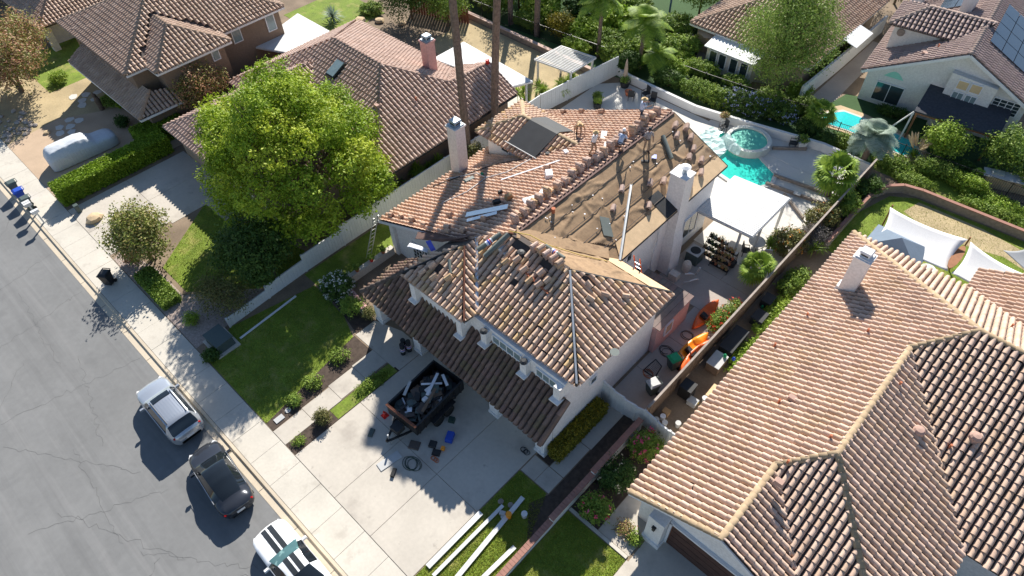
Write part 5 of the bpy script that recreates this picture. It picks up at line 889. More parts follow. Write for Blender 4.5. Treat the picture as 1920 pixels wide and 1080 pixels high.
tufts('grass', 'patchy green grass on the right rear lawn', [[(-7,36.6),(6,36.6),(12,44),(3,46),(-4.5,45.5),(-6,44.5),(-7,41)]], 26000, .06, GR, 4)
# ================================================================ vehicles (local +x = nose)
def car(label, loc, rz, L, paint, st, glass, ws, rg, sw, wheel=.34, cat='car', name='parked_car', stripes=None, sunroof=None, tailm=None, rails=False, cover=None, backs=None):
    """st rows: s(0 tail..1 nose), half width, shoulder z, top z, top half width"""
    A = np.array(st, float); s = np.linspace(0,1,73); W, ZB, ZT, RT = [np.interp(s, A[:,0], A[:,k]) for k in (1,2,3,4)]
    for arr in (W, ZB, ZT, RT):
        c = arr.copy()
        for _ in range(2): c[1:-1] = (c[:-2]+2*c[1:-1]+c[2:])/4
        arr[:] = c
    X = (s-.5)*L; C = thing(name, label, cat, loc, rz); n = 15; G = []
    for i in range(len(s)):
        w, b, t, r = W[i], ZB[i], ZT[i], RT[i]; zl = .07 if cover else .24+.10*(abs(s[i]-.5)*2)**6
        h = [(-w*.93,zl),(-w*.99,zl+.14),(-w,b*.66),(-w*.985,b*.9),(-w*.95,b),(-r,t-.045),(-r*.86,t-.008),(0,t+.02)]
        if cover:
            fo = math.sin(i*2.1+.6*math.sin(i*.7))*.5+math.sin(i*3.7+1)*.5; h = [(y*(1+.018*fo*(k < 5))*(1+.010*math.sin(i*.9+k*2)*math.sin(i*.37+1)), z+.014*math.sin(i*.7+k*1.7)*math.sin(i*.23+k)) for k, (y, z) in enumerate(h)]
        G.append([(X[i],y,z) for y,z in h]+[(X[i],-y,z) for y,z in h[-2::-1]])
    V = [p for g in G for p in g]; groups = {'body':[], 'windscreen':[], 'rear_window':[], 'side_window':[], 'side_window2':[]}
    for i in range(len(s)-1):
        m = (s[i]+s[i+1])/2
        for j in range(n-1):
            q = (i*n+j, (i+1)*n+j, (i+1)*n+j+1, i*n+j+1); k = 'body'
            if not cover:
                if j in (5,6,7,8) and ws[0] < m < ws[1]: k = 'windscreen'
                elif j in (5,6,7,8) and rg[0] < m < rg[1]: k = 'rear_window'
                elif j in (4,9) and sw[0] < m < sw[1]: k = 'side_window' if j == 4 else 'side_window2'
            groups[k].append(q)
    groups['body'] += [tuple(range(n)), tuple((len(s)-1)*n+k for k in range(n))[::-1]]
    for k, fs in groups.items():
        if not fs: continue
        ids = sorted({i for f in fs for i in f}); mp = {a:b for b,a in enumerate(ids)}
        link(k.rstrip('2'), mesh(k, [V[i] for i in ids], [tuple(mp[i] for i in f)[::-1] for f in fs], cover or (paint if k == 'body' else glass[0] if k == 'windscreen' else glass[1]), True), C, local=True)
    def surf(x, y):      # top surface height
        i = min(len(s)-1, max(0, int(round((x/L+.5)*72)))); r, t = RT[i], ZT[i]; a = abs(y)
        return t+.02-.028*a/(r*.86) if a < r*.86 else t-.03
    hw = max(W)
    for wx in (-.30*L, .305*L):
        for sg in (-1, 1):
            if cover: continue
            t = link('wheel', mesh('tyre', *(lambda m: (m.v, m.f))(MB().lathe([(wheel*.6,-.11),(wheel*.95,-.11),(wheel,-.07),(wheel,.07),(wheel*.95,.11),(wheel*.6,.11)],(0,0,0),18)), mt['rubber']), C, local=True)
            t.matrix_local = Matrix.Translation((wx, sg*(hw-.13), wheel)) @ Matrix.Rotation(math.pi/2,4,'X')
            if not cover: link('rim', mesh('rim', *(lambda m: (m.v, m.f))(MB().lathe([(wheel*.62,-.10),(wheel*.5,-.118),(.04,-.118)],(0,0,0),14).lathe([(.04,.118),(wheel*.5,.118),(wheel*.62,.10)],(0,0,0),14)), mt['alum']), t, local=True)
    if cover: return C
    for sg in (-1, 1):
        link('mirror', mesh('mirror', *(lambda m: (m.v, m.f))(MB().box((L*(sw[1]-.5)-.12, sg*(hw+.1), A[:,2].max()+.02),(.13,.24,.15),0,top=.85)), paint), C, local=True)
        b = MB().box((L*.5-.28, sg*hw*.70, A[-3][2]-.06),(.24,.2,.07),sg*-.6); link('headlight', mesh('headlight', b.v, b.f, mt['lamp']), C, local=True)
        b = MB().box((-L*.5+.16, sg*hw*.68, (backs or .85)),(.08,.30,.10),sg*.55); link('tail_light', mesh('tail_light', b.v, b.f, tailm or mt['tail']), C, local=True)
        b = MB().bar((L*(sw[0]-.5),sg*hw*.955,A[:,2].max()+.012),(L*(sw[1]-.5),sg*hw*.955,A[:,2].max()+.012),.02); link('window_trim', mesh('window_trim', b.v, b.f, mt['alum']), C, local=True)
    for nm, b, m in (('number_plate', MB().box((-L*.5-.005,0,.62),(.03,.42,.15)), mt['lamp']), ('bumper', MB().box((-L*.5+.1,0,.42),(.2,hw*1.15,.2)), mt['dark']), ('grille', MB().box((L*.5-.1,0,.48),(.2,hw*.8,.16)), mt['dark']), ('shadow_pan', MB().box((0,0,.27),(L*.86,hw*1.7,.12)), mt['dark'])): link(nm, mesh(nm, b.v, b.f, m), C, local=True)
    if sunroof:
        b = MB(); x0, x1, yw = sunroof; N = 8; b.v = [(x0+(x1-x0)*i/N, -yw+2*yw*j/N, surf(x0+(x1-x0)*i/N, -yw+2*yw*j/N)+.012) for i in range(N+1) for j in range(N+1)]; b.f = [(i*(N+1)+j,(i+1)*(N+1)+j,(i+1)*(N+1)+j+1,i*(N+1)+j+1) for i in range(N) for j in range(N)]; link('sunroof', mesh('sunroof', b.v, b.f, mt['carglass']), C, local=True)
    if rails:
        for k in range(7):
            b = MB(); y = -.45+k*.15; b.bar((-L*.33,y,surf(-L*.33,y)+.008),(-L*.04,y,surf(-L*.04,y)+.008),.012,.012); link('roof_rib', mesh('roof_rib', b.v, b.f, paint), C, local=True)
        for sg in (-1,1):
            b = MB().bar((-L*.36,sg*.56,surf(-L*.36,.5)+.03),(L*.03,sg*.58,surf(L*.03,.5)+.05),.035,.04); link('roof_rail', mesh('roof_rail', b.v, b.f, mt['black']), C, local=True)
    for (sx0, sx1, y0, y1) in (stripes or []):
        b = MB(); N = 20
        for i in range(N+1): x = sx0+(sx1-sx0)*i/N; b.v += [(x,y0,surf(x,y0)+.008),(x,y1,surf(x,y1)+.008)]
        b.f = [(2*i,2*i+2,2*i+3,2*i+1) for i in range(N)]; link('stripe', mesh('stripe', b.v, b.f, mt['stripe']), C, local=True)
    return C
ZR = -.13
car('silver crossover with dark sunroof parked at the kerb', (-27.9,.45,ZR), math.pi+.0, 4.75, mt['silver'], [(0,.62,.92,.98,.52),(.015,.76,.95,1.02,.66),(.035,.87,1.0,1.10,.76),(.105,.95,1.05,1.62,.66),(.16,.96,1.06,1.70,.66),(.5,.96,1.04,1.74,.66),(.58,.96,1.02,1.68,.66),(.70,.95,1.0,1.10,.78),(.86,.92,.95,1.0,.76),(.94,.84,.86,.92,.68),(.98,.68,.74,.80,.52),(1,.42,.60,.66,.3)], (mt['glassb'], mt['carglass']), (.585,.70), (.03,.11), (.14,.66), .36, rails=True, sunroof=(-.1,.32,.5), backs=.98)
car('dark grey electric sedan with all glass roof', (-22.15,.25,ZR), math.pi-.09, 4.69, mt['darkcar'], [(0,.50,.86,.90,.4),(.02,.70,.91,.96,.55),(.06,.84,.94,1.01,.62),(.14,.91,.95,1.06,.46),(.20,.92,.95,1.16,.54),(.36,.925,.93,1.38,.58),(.48,.925,.92,1.44,.60),(.56,.925,.91,1.42,.62),(.74,.92,.88,.98,.72),(.87,.88,.80,.86,.68),(.94,.78,.70,.76,.56),(.98,.60,.60,.64,.42),(1,.36,.50,.54,.25)], (mt['carglass'], mt['carglass']), (.35,.74), (.15,.35), (.2,.70), .34, sunroof=None, backs=.82)
car('white muscle coupe with twin black stripes', (-15.75,.3,ZR), math.pi-.02, 4.78, mt['whitecar'], [(0,.6,.95,.98,.5),(.02,.8,.98,1.0,.66),(.05,.9,1.0,1.03,.72),(.12,.95,1.0,1.05,.72),(.30,.95,.98,1.33,.54),(.42,.94,.96,1.38,.54),(.50,.94,.94,1.34,.58),(.64,.95,.92,1.0,.76),(.84,.94,.86,.94,.76),(.93,.88,.76,.84,.70),(.98,.72,.64,.70,.55),(1,.45,.55,.6,.35)], (mt['screen'], mt['carglass']), (.505,.635), (.13,.30), (.3,.60), .35, stripes=[(.66,2.3,-.30,-.05),(.66,2.3,.05,.30),(-.95,.05,-.30,-.05),(-.95,.05,.05,.30)], backs=.85)
car('car under a silver fabric cover on the tan driveway', (-55.0,7.5,.0), math.pi/2-.05, 5.2, mt['cover'], [(0,.62,.9,1.0,.5),(.02,.8,1.0,1.25,.6),(.07,.90,1.05,1.52,.66),(.14,.93,1.05,1.62,.64),(.5,.95,1.05,1.66,.62),(.60,.95,1.0,1.56,.6),(.70,.94,.96,1.08,.76),(.9,.90,.92,1.02,.74),(.97,.78,.85,.94,.62),(1,.58,.7,.8,.45)], (mt['cover'],mt['cover']), (0,0), (0,0), (0,0), .34, cover=mt['cover'], name='covered_car')
# dump trailer full of debris on the driveway
TR = thing('dump_trailer', 'black dump trailer heaped with roofing debris by the garage', 'trailer', (-17.55,10.5,0), math.radians(-86))
# local +x towards the tongue (street); box 3.6 x 2.2
for nm, b, m in (('floor', MB().bb(-1.85,1.8,-1.05,1.05,.55,.66), mt['black']), ('side_wall', MB().bb(-1.85,1.8,-1.1,-1.04,.6,1.45), mt['black']), ('side_wall', MB().bb(-1.85,1.8,1.04,1.1,.6,1.45), mt['black']), ('front_wall', MB().bb(1.78,1.84,-1.1,1.1,.6,1.45), mt['black']), ('tail_gate', MB().bb(-1.9,-1.84,-1.1,1.1,.6,1.45), mt['black']), ('top_rail', MB().bb(1.74,1.88,-1.12,1.12,1.45,1.52), mt['cedar']), ('top_rail', MB().bb(-1.88,1.74,-1.13,-1.03,1.45,1.5), mt['dark']), ('top_rail', MB().bb(-1.88,1.74,1.03,1.13,1.45,1.5), mt['dark']),
   ('tongue', MB().bar((1.8,-.6,.5),(3.1,0,.5),.1).bar((1.8,.6,.5),(3.1,0,.5),.1).bar((1.8,-.6,.9),(2.6,-.2,.55),.05), mt['black']), ('pump_box', MB().bb(1.95,2.5,-.28,.28,.55,.95), mt['dark']), ('jack', MB().bar((2.9,.0,.05),(2.9,0,.95),.08), mt['metal']), ('fender', MB().bb(-.9,.85,-1.4,-1.1,.78,.84), mt['black']), ('fender', MB().bb(-.9,.85,1.1,1.4,.78,.84), mt['black'])):
    link(nm, mesh(nm, b.v, b.f, m), TR, local=True)
for k in range(8):
    for sg in (-1,1): b = MB().box((-1.6+k*.46,sg*1.12,1.02),(.07,.06,.84)); link('rib', mesh('rib', b.v, b.f, mt['black']), TR, local=True)
for wx in (-.42,.38):
    for sg in (-1,1):
        t = link('wheel', mesh('tyre', *(lambda m: (m.v, m.f))(MB().lathe([(.18,-.1),(.35,-.1),(.37,-.06),(.37,.06),(.35,.1),(.18,.1)],(0,0,0),16)), mt['rubber']), TR, local=True); t.matrix_local = Matrix.Translation((wx,sg*1.25,.37)) @ Matrix.Rotation(math.pi/2,4,'X')
rg = random.Random(12)
def pile(n, w, d, z0, z1, mats, seed, sizes):
    r = random.Random(seed); B = {}
    for i in range(n):
        m = r.choice(mats); x, y = r.uniform(-w,w), r.uniform(-d,d); zz = z0+(z1-z0)*(1-((x/w)**2+(y/d)**2)/2)*r.uniform(.6,1); sx, sy, sz = [q*r.uniform(.6,1.3) for q in r.choice(sizes)]
        B.setdefault(m, MB()).box((x,y,zz),(sx,sy,sz),r.uniform(0,3.14),r.uniform(-.5,.5))
    return B
dp = thing('debris_pile', 'heap of torn felt, boards and bags inside the dump trailer', 'debris', (-17.55,10.5,.66), math.radians(-86)); dp['kind'] = 'stuff'
for m, b in pile(90, 1.55, .85, .1, .95, ['dark','feltd','black','wood','feltd','gryp','label','feltg'], 5, [(.5,.35,.05),(.9,.12,.04),(.3,.3,.2),(.6,.45,.02)]).items(): link('debris', mesh('debris', b.v, b.f, mt[m]), dp, local=True)
for i, (a, b_, m, lab) in enumerate((((-17.2,10.4,1.75),(-17.9,11.8,1.6),'label','white crumpled plastic strip on top of the trailer load'),((-18.2,9.6,1.6),(-18.6,10.4,1.65),'ltgrey','short pale board on the trailer load'),((-16.9,11.6,1.62),(-17.6,11.9,1.66),'label','pale plank lying across the far end of the trailer'),((-16.7,9.6,1.6),(-17.2,11.0,1.72),'wood','brown plank sticking up in the trailer'))):
    solo('debris_board', MB().bar(a, b_, .16, .03), mt[m], lab, 'board')
# ================================================================ people on the roof
def remesh(o, vs, it=3):
    r = o.modifiers.new('r','REMESH'); r.mode = 'VOXEL'; r.voxel_size = vs; r.use_smooth_shade = True; s = o.modifiers.new('s','SMOOTH'); s.iterations = it; s.factor = .5
def person(label, loc, rz, lean=.1, crouch=0, stride=.15, arms=((.25,.1,-.45),(.25,-.1,-.45)), shirt='shirt1', pants='jeans', hat='straw', brim=.2):
    P = thing('person', label, 'person', loc, rz); hz = .93-crouch; hip = Vector((-.12*math.sin(lean)-crouch*.25,0,hz)); td = Vector((math.sin(lean),0,math.cos(lean)))
    sh = hip+td*.48; nk = hip+td*.56; hd = hip+td*.70+Vector((.03,0,0)); b = MB(); c = MB(); p = MB(); sx = Vector((0,1,0))
    b.tube([nk-td*.05, nk+td*.08],[.06,.055],8); b.lathe([(.01,-.125),(.055,-.11),(.075,-.05),(.082,.02),(.07,.08),(.03,.115),(.005,.12)],hd,10)
    b.box(hd+Vector((.085,0,-.015)),(.035,.025,.04)); b.box(hd+Vector((0,.085,-.01)),(.03,.02,.05)); b.box(hd+Vector((0,-.085,-.01)),(.03,.02,.05))
    b.tube([hip, hip+td*.3, sh, nk],[.11,.13,.10,.05],8); b.tube([sh-sx*.19, sh+sx*.19],[.05,.05],7)
    c.tube([hip-td*.02, hip+td*.15, hip+td*.36, sh+td*.03, nk],[.145,.15,.17,.13,.06],10); c.tube([sh-sx*.17, sh+sx*.17],[.075,.075],8)
    p.tube([hip+td*.06, hip-Vector((0,0,.06))],[.15,.14],10)
    for i, sg in enumerate((1,-1)):
        s0 = sh+sx*sg*.19; h = s0+Vector(arms[i]); e = s0.lerp(h,.5)+Vector((-.06,sg*.07,-.05)); c.tube([s0, s0.lerp(e,.9)],[.07,.055],8)
        b.tube([s0,e,h],[.045,.04,.028],7); d = (h-e).normalized(); v = d.cross(sx).normalized()
        b.tube([h, h+d*.07],[.03,.036],7)
        for k in range(4): q = h+d*.07+v*(k-1.5)*.02; b.tube([q, q+d*.04, q+d*.06-sx*sg*.03],[.011,.010,.008],5)
        q = h+d*.02+v*.035; b.tube([q, q+v*.03+d*.03, q+v*.03+d*.06],[.012,.011,.009],5)
        f = Vector((stride*(1 if i == 0 else -1)+ (0), sg*.13, .06)); l0 = hip+sx*sg*.09-Vector((0,0,.04)); kn = l0.lerp(f,.5)+Vector((.05+crouch*.75,sg*.02,crouch*.1))
        p.tube([l0,kn,f+Vector((-.02,0,.05))],[.088,.062,.048],8); b.tube([hip,l0,kn,f+Vector((-.02,0,.05))],[.08,.07,.05,.04],7); b.tube([f+Vector((-.02,0,.0)),f+Vector((-.02,0,.1))],[.045,.045],6)
        bt = MB().box(f+Vector((.05,0,-.02)),(.27,.1,.09),0,top=.8); link('boot', mesh('boot', bt.v, bt.f, mt['boots']), P, local=True)
    for nm, mb, m, vs in (('body', b, 'skin', .013), ('shirt', c, shirt, .018), ('trousers', p, pants, .018)):
        o = link(nm, mesh(nm, mb.v, mb.f, mt[m]), P, local=True); remesh(o, vs, 2)
    ht = MB().lathe([(brim,.0),(brim,.015),(.10,.03),(.095,.11),(.06,.135),(.005,.14)], hd+Vector((.0,0,.06)), 14); link('hat', mesh('hat', ht.v, ht.f, mt[hat], True), P, local=True)
    ht = MB().tube([hip+td*.02,hip+td*.07],[.16,.16],10); link('belt', mesh('belt', ht.v, ht.f, mt['dark']), P, local=True)
    return P
person('worker in tan shirt and straw hat bending over the orange tiles', (-22.7,29.5,zl(-22.7)+.2), math.radians(-45), 1.25, .12, .1, ((.1,.15,-.5),(.1,-.15,-.5)), 'shirt3','khaki')
person('worker in white shirt and khaki trousers standing by the ridge stacks', (-19.6,27.0,zl(-19.6)+.2), math.radians(10), .12, .02, .14, ((.22,.05,-.42),(.15,-.05,-.5)), 'shirt2','khaki')
person('worker in white cap crouching on the ridge', (-18.25,27.9,7.5), math.radians(100), .55, .38, .12, ((.3,.05,-.3),(.3,-.05,-.3)), 'shirt1','jeans','cap_w',.1)
person('worker in blue shirt and wide straw hat walking along the far ridge', (-19.3,31.4,zl(-19.3)+.2), math.radians(60), .12, .02, .28, ((.4,.02,-.12),(.4,-.02,-.15)), 'shirt1','jeans','straw',.22)
person('worker in grey plaid shirt standing on the brown felt', (-17.3,29.3,7.38-.45*(.85)+.02), math.radians(-40), .1, .02, .1, ((.15,.08,-.5),(.2,-.05,-.45)), 'shirt4','khaki','dark',.12)
solo('broom', MB().bar((-16.9,28.75,7.0),(-17.1,29.1,8.0),.03).box((-16.85,28.6,6.9),(.5,.16,.12),.7), mt['dark'], 'black push broom held by the plaid shirted worker', 'broom')
# ================================================================ tile stacks and roofing gear
s5 = [(-.14,0),(-.105,.0),(-.07,.07),(0,.10),(.07,.07),(.105,.0),(.14,0)]
SV = [(a,b,c+.0) for b in (-.21,.21) for a,c in s5]+[(a,b,c-.042) for b in (-.21,.21) for a,c in s5]; n7 = 7
SF = [(i,i+1,n7+i+1,n7+i) for i in range(6)]+[(2*n7+i+1,2*n7+i,3*n7+i,3*n7+i+1) for i in range(6)]+[(i+1,i,2*n7+i,2*n7+i+1) for i in range(6)]+[(n7+i,n7+i+1,3*n7+i+1,3*n7+i) for i in range(6)]+[(0,n7,3*n7,2*n7),(n7-1,3*n7-1,4*n7-1,2*n7-1)]
STM = {k: mesh('tile', SV, SF, TILE[k], rnd=[.0]*len(SF)) for k in ('M','P','O','R')}
gs = random.Random(9)
def stack(label, p, nrm, ax, n, k='P', group='stacks of roof tiles on the stripped roof', lean=0):
    nrm = Vector(nrm).normalized(); ax = Vector(ax); ax = (ax-nrm*ax.dot(nrm)).normalized(); x = ax.cross(nrm)
    t = thing('tile_stack', label, 'tile stack', p, group=group)
    for i in range(n):
        o = bpy.data.objects.new('tile', STM[k]); COL.objects.link(o); o.parent = t; q = nrm*(.045+i*.052)+ax*(gs.uniform(-.02,.02)+lean*i*.012)+x*gs.uniform(-.015,.015)
        a = gs.uniform(-.06,.06); X = x*math.cos(a)+ax*math.sin(a); Y = ax*math.cos(a)-x*math.sin(a)
        o.matrix_local = Matrix(((X.x,Y.x,nrm.x,q.x),(X.y,Y.y,nrm.y,q.y),(X.z,Y.z,nrm.z,q.z),(0,0,0,1)))
    return t
nL, nR, nF = (-.445,0,1), (.45,0,1), (0,-.5,1)
for i in range(20):
    y = 19.2+i*.70; d = gs.uniform(-.15,.1); x = -18.72+d
    stack('%s stack of tiles along the wing ridge, counted from the front' % ORD[i], (x,y,zl(x)+.21), (-.25,0,1), (1,.1*gs.uniform(-1,1),0), gs.choice((8,9,10,11,7)), gs.choice(('P','M','P')))
    if i < 19: stack('low stack between the %s and %s ridge stacks' % (ORD[i], ORD[i+1]), (x-.1+gs.uniform(-.1,.1),y+.36,zl(x)+.21), (-.25,0,1), (1,.3*gs.uniform(-1,1),0), gs.choice((4,5,6,8)), gs.choice(('P','M')))
for i, (x, y, n) in enumerate(((-14.75,18.25,8),(-15.2,18.3,8),(-15.65,18.32,8),(-16.1,18.35,9),(-16.5,18.3,7))): stack('%s upright stack of tiles on the front ridge, from the right' % ORD[i], (x,y,7.44), (0,-.1,1), (.2,1,0), n, gs.choice(('P','M')))
zf = lambda y: 5.4+.5*(y-14.4)
for i, (x, y, n) in enumerate(((-16.9,17.4,4),(-16.2,17.2,4),(-15.6,16.9,3),(-15.0,17.0,4),(-15.3,17.5,5),(-17.4,17.0,2),(-14.8,17.4,3))): stack('%s loose pile of tiles lying on the front slope' % ORD[i], (x,y,zf(y)+.16), nF, (.3,1,.5), n, 'M')
for i, (x, y, n) in enumerate(((-13.1,18.6,2),(-12.6,18.1,2),(-12.3,18.9,2),(-11.6,19.8,2))): stack('%s broken tile heap on the right hip slope' % ORD[i], (x,y,5.4+.5*(-10.25-x)+.16), (.5,0,1), (1,.3*i,0), n, 'M')
for i, (x, y, n) in enumerate(((-20.6,14.6,4),(-20.1,14.2,3),(-19.3,14.6,4),(-20.9,14.1,2))): stack('%s tile pile on the small bay roof' % ORD[i], (x,y,5.4+.5*(y-13.45)+.18), nF, (.4,1,.5), n, 'M')
for i, (x, y, n) in enumerate(((-15.78,27.65,5),(-15.4,28.5,5),(-14.9,26.4,4),(-16.5,25.8,4),(-16.3,32.6,6),(-15.7,32.1,5),(-14.9,31.9,5),(-14.4,31.2,4),(-16.9,32.9,7),(-14.3,29.9,4),(-16.9,31.9,5),(-15.5,31.4,4),(-16.0,24.4,3),(-17.4,32.4,6))): stack('%s small tile stack standing on the brown felt' % ORD[i], (x,y,7.38-.45*(x+18.15)+.02), nR, (.6,-1,0), n, 'P')
for i, (x, y, n) in enumerate(((-28.2,17.4,3),(-27.2,17.5,3),(-25.9,17.4,4),(-23.6,18.6,4),(-22.6,17.5,3),(-20.9,18.9,3),(-26.6,32.6,3),(-25.0,32.7,3),(-23.2,32.6,4),(-21.4,24.9,3),(-22.2,17.2,2),(-21.2,17.5,3),(-24.6,17.3,2))): stack('%s tile stack resting on the orange wing tiles' % ORD[i], (x,y,zl(x)+.21), nL, (1,.2*math.sin(i*5),.44), n, 'O')
def roll(label, p, q, r=.14, m='feltg', wrap=None):
    t = thing('felt_roll', label, 'felt roll', tuple((Vector(p)+Vector(q))/2)); part('roll', MB().tube([p,q],r,14), mt[m], t); part('core', MB().tube([Vector(p)+(Vector(p)-Vector(q)).normalized()*.004,Vector(p)+(Vector(q)-Vector(p)).normalized()*.1],r*.35,10), mt['dark'], t)
    if wrap:
        P, Q = Vector(p), Vector(q); part('wrapper', MB().tube([P.lerp(Q,.36),P.lerp(Q,.62)],r+.006,14), mt['label'], t); part('wrapper_band', MB().tube([P.lerp(Q,.44),P.lerp(Q,.5)],r+.009,14), mt['purple'], t); part('wrapper_band', MB().tube([P.lerp(Q,.52),P.lerp(Q,.56)],r+.009,14), mt['red'], t)
roll('underlayment roll with striped wrapper in the front valley', (-19.0,16.5,7.05), (-18.6,17.9,7.5), wrap=1); roll('plain underlayment roll in the front valley', (-18.5,16.5,6.9), (-18.2,18.1,7.6))
roll('underlayment roll lying down the brown felt', (-17.3,31.0,7.2), (-16.0,30.2,6.6)); roll('wrapped roll behind the front ridge stacks', (-16.3,18.9,7.4), (-15.0,18.9,7.35), .12, wrap=1); roll('thin grey roll on the bay roof', (-20.0,15.3,6.55), (-19.4,14.8,6.25), .09)
for i, (x, y) in enumerate(((-21.55,12.2),(-21.25,12.35),(-21.35,11.95))): roll(['upright wrapped felt roll nearest the garage pillar','upright wrapped felt roll at the back of the trio','upright wrapped felt roll at the front of the trio'][i], (x,y,.02), (x+.05,y,1.0), .15, 'dark', 1)
def on_r(x, y, dz=0): return (x, y, 7.38-.45*(x+18.15)+dz+.05)
lad = thing('gutter_length', 'long removed metal gutter lying up the felt slope', 'gutter', on_r(-13.85,22.3)); a, b = Vector(on_r(-13.7,22.2,.1)), Vector(on_r(-16.3,26.5,.12)); d_ = (b-a).normalized(); sx_ = Vector((-d_.y,d_.x,0)).normalized()
part('channel', MB().bar(a,b,.12,.02), mt['metal'], lad); part('side', MB().bar(a+sx_*.06+Vector((0,0,.05)),b+sx_*.06+Vector((0,0,.05)),.012,.1), mt['metal'], lad); part('side', MB().bar(a-sx_*.06+Vector((0,0,.05)),b-sx_*.06+Vector((0,0,.05)),.012,.1), mt['metal'], lad)
solo('felt_offcut', MB().slab([on_r(-16.1,23.3,.07),on_r(-15.7,23.7,.07),on_r(-14.8,23.0,.07),on_r(-15.2,22.6,.07)],.02), mt['feltg'], 'grey strip of underlayment lying on the brown felt', 'felt strip')
def on_l(x, y, dz=.15): return (x, y, zl(x)+dz+.11)
for lab, pts, m, w_ in (('long pale board on the orange tiles', [on_l(-23.6,23.0),on_l(-21.3,25.9)],'label',.1), ('bright metal flashing sheet by the front stacks', [on_l(-22.5,18.9,.2),on_l(-20.4,20.3,.25)],'alum',.4), ('second metal flashing strip near the front ridge', [on_l(-21.9,18.4,.2),on_l(-20.6,19.6,.22)],'alum',.25), ('pale plank below the crouching worker', [on_l(-19.7,28.4,.22),on_l(-19.1,27.4,.22)],'ltgrey',.14)): solo('board', MB().bar(pts[0],pts[1],w_,.025), mt[m], lab, 'board')
for lab, pts in (('white conduit pipe running over the orange tiles', [on_l(-28.2,22.2),on_l(-26.3,23.4),on_l(-25.0,23.0),on_l(-24.0,23.9),on_l(-23.6,25.7)]), ('dark pool heater pipe along the wing eave', [on_l(-28.4,21.2),on_l(-27.0,23.2),on_l(-25.8,24.8),on_l(-24.2,25.6)]), ('grey pipe running down the orange tiles', [on_l(-25.0,23.1),on_l(-24.9,21.2),on_l(-25.6,19.6)])): solo('pipe', MB().tube(pts,.035,6), mt['white' if 'white' in lab else 'dark' if 'dark' in lab else 'ltgrey'], lab, 'pipe')
for lab, x, y, m, sz in (('white paper bag on the orange tiles', -20.6,24.1,'label',(.7,.5,.25)), ('cardboard box among the tools on the wing', -21.2,21.2,'cardb',(.45,.35,.3)), ('white sheet scrap beside the ridge stacks', -19.7,21.4,'label',(.8,.5,.04)), ('second white sheet scrap near the ridge', -19.5,22.4,'label',(.6,.45,.05)), ('grey tarp scrap in the palm shadow', -26.2,22.6,'gryp',(.8,.35,.06)), ('green cloth on the orange tiles', -25.8,23.4,'grnp',(.25,.18,.05)), ('dark tool bag near the box', -21.6,20.6,'dark',(.5,.3,.2)), ('nail gun on the orange tiles', -22.3,21.6,'dark',(.3,.15,.2)), ('torn grey tile sheet near the bending worker', -20.6,29.4,'ltgrey',(.9,.4,.03)), ('dark bucket lid by the dormer corner', -22.9,26.6,'dark',(.3,.3,.06)), ('white rag by the dormer corner', -21.7,27.0,'label',(.4,.3,.08)), ('blue wrapped bundle in the front valley', -22.6,16.1,'purple',(.9,.3,.05)), ('white wrapped sheet in the front valley', -23.6,15.9,'label',(1.3,.35,.04))):
    z = zl(x)+.25 if y > 16.9 else 3.3+.7*(x+25.2)+.1
    solo('scrap', MB().box((x,y,z+sz[2]/2),sz,gs.uniform(0,3),0,top=.8), mt[m], lab, 'scrap')
solo('rubbish_bag', MB().lathe([(.05,0),(.28,.05),(.32,.2),(.2,.34),(.04,.38)],(-17.0,17.75,7.0),9), mt['blackp'], 'black plastic bag on the bare front slope', 'bag')
solo('paint_can', MB().lathe([(.1,0),(.1,.3),(.12,.3),(.12,.33)],on_r(-17.75,21.2,.02),10), mt['terra'], 'rusty vent pipe standing on the felt beside the ridge', 'vent pipe')
solo('notice', MB().box(on_r(-16.75,29.4,.04),(.3,.4,.02),.6), mt['blue'], 'small blue packet on the felt by the broom', 'packet')
solo('plank', MB().bar((-16.05,17.1,6.95),(-14.3,16.9,6.85),.14,.04), mt['terra'], 'orange timber plank below the front ridge', 'plank')
solo('rope', MB().tube([(-18.4,18.3,7.55),(-17.4,18.9,7.45),(-16.3,19.2,7.2),(-15.0,20.2,6.6),(-13.9,21.3,6.0)],.025,5), mt['rope'], 'yellow rope trailing across the felt', 'rope')
solo('satellite_dish', MB().lathe([(.02,0),(.16,.02),(.24,.07)],(-10.05,17.0,5.6),14).bar((-10.05,17.0,5.6),(-10.4,17.0,5.3),.05), mt['gryp'], 'grey satellite dish on the right eave', 'satellite dish')
ld = thing('ladder', 'aluminium ladder leaning at the entry eave', 'ladder', (-28.6,16.0,0))
for s_ in (-.2,.2): part('rail', MB().bar((-29.2,15.6+s_,0),(-28.9,16.7+s_,3.1),.05), mt['alum'], ld)
for k in range(9): part('rung', MB().bar((-29.17+.03*k,15.4+.11*k+.05,.3+.31*k),(-29.17+.03*k,15.8+.11*k+.05,.3+.31*k),.03), mt['alum'], ld)
l2 = thing('ladder', 'orange ladder standing behind the front ridge', 'ladder', (-13.4,22.8,0))
for s_ in (-.2,.2): part('rail', MB().bar((-12.6+s_,23.4,2.3),(-12.9+s_,22.6,6.0),.05), mt['orange'], l2)
for k in range(8): part('rung', MB().bar((-12.85-.03*k,23.3-.09*k,2.7+.4*k),(-12.4-.03*k,23.3-.09*k,2.7+.4*k),.03), mt['alum'], l2)
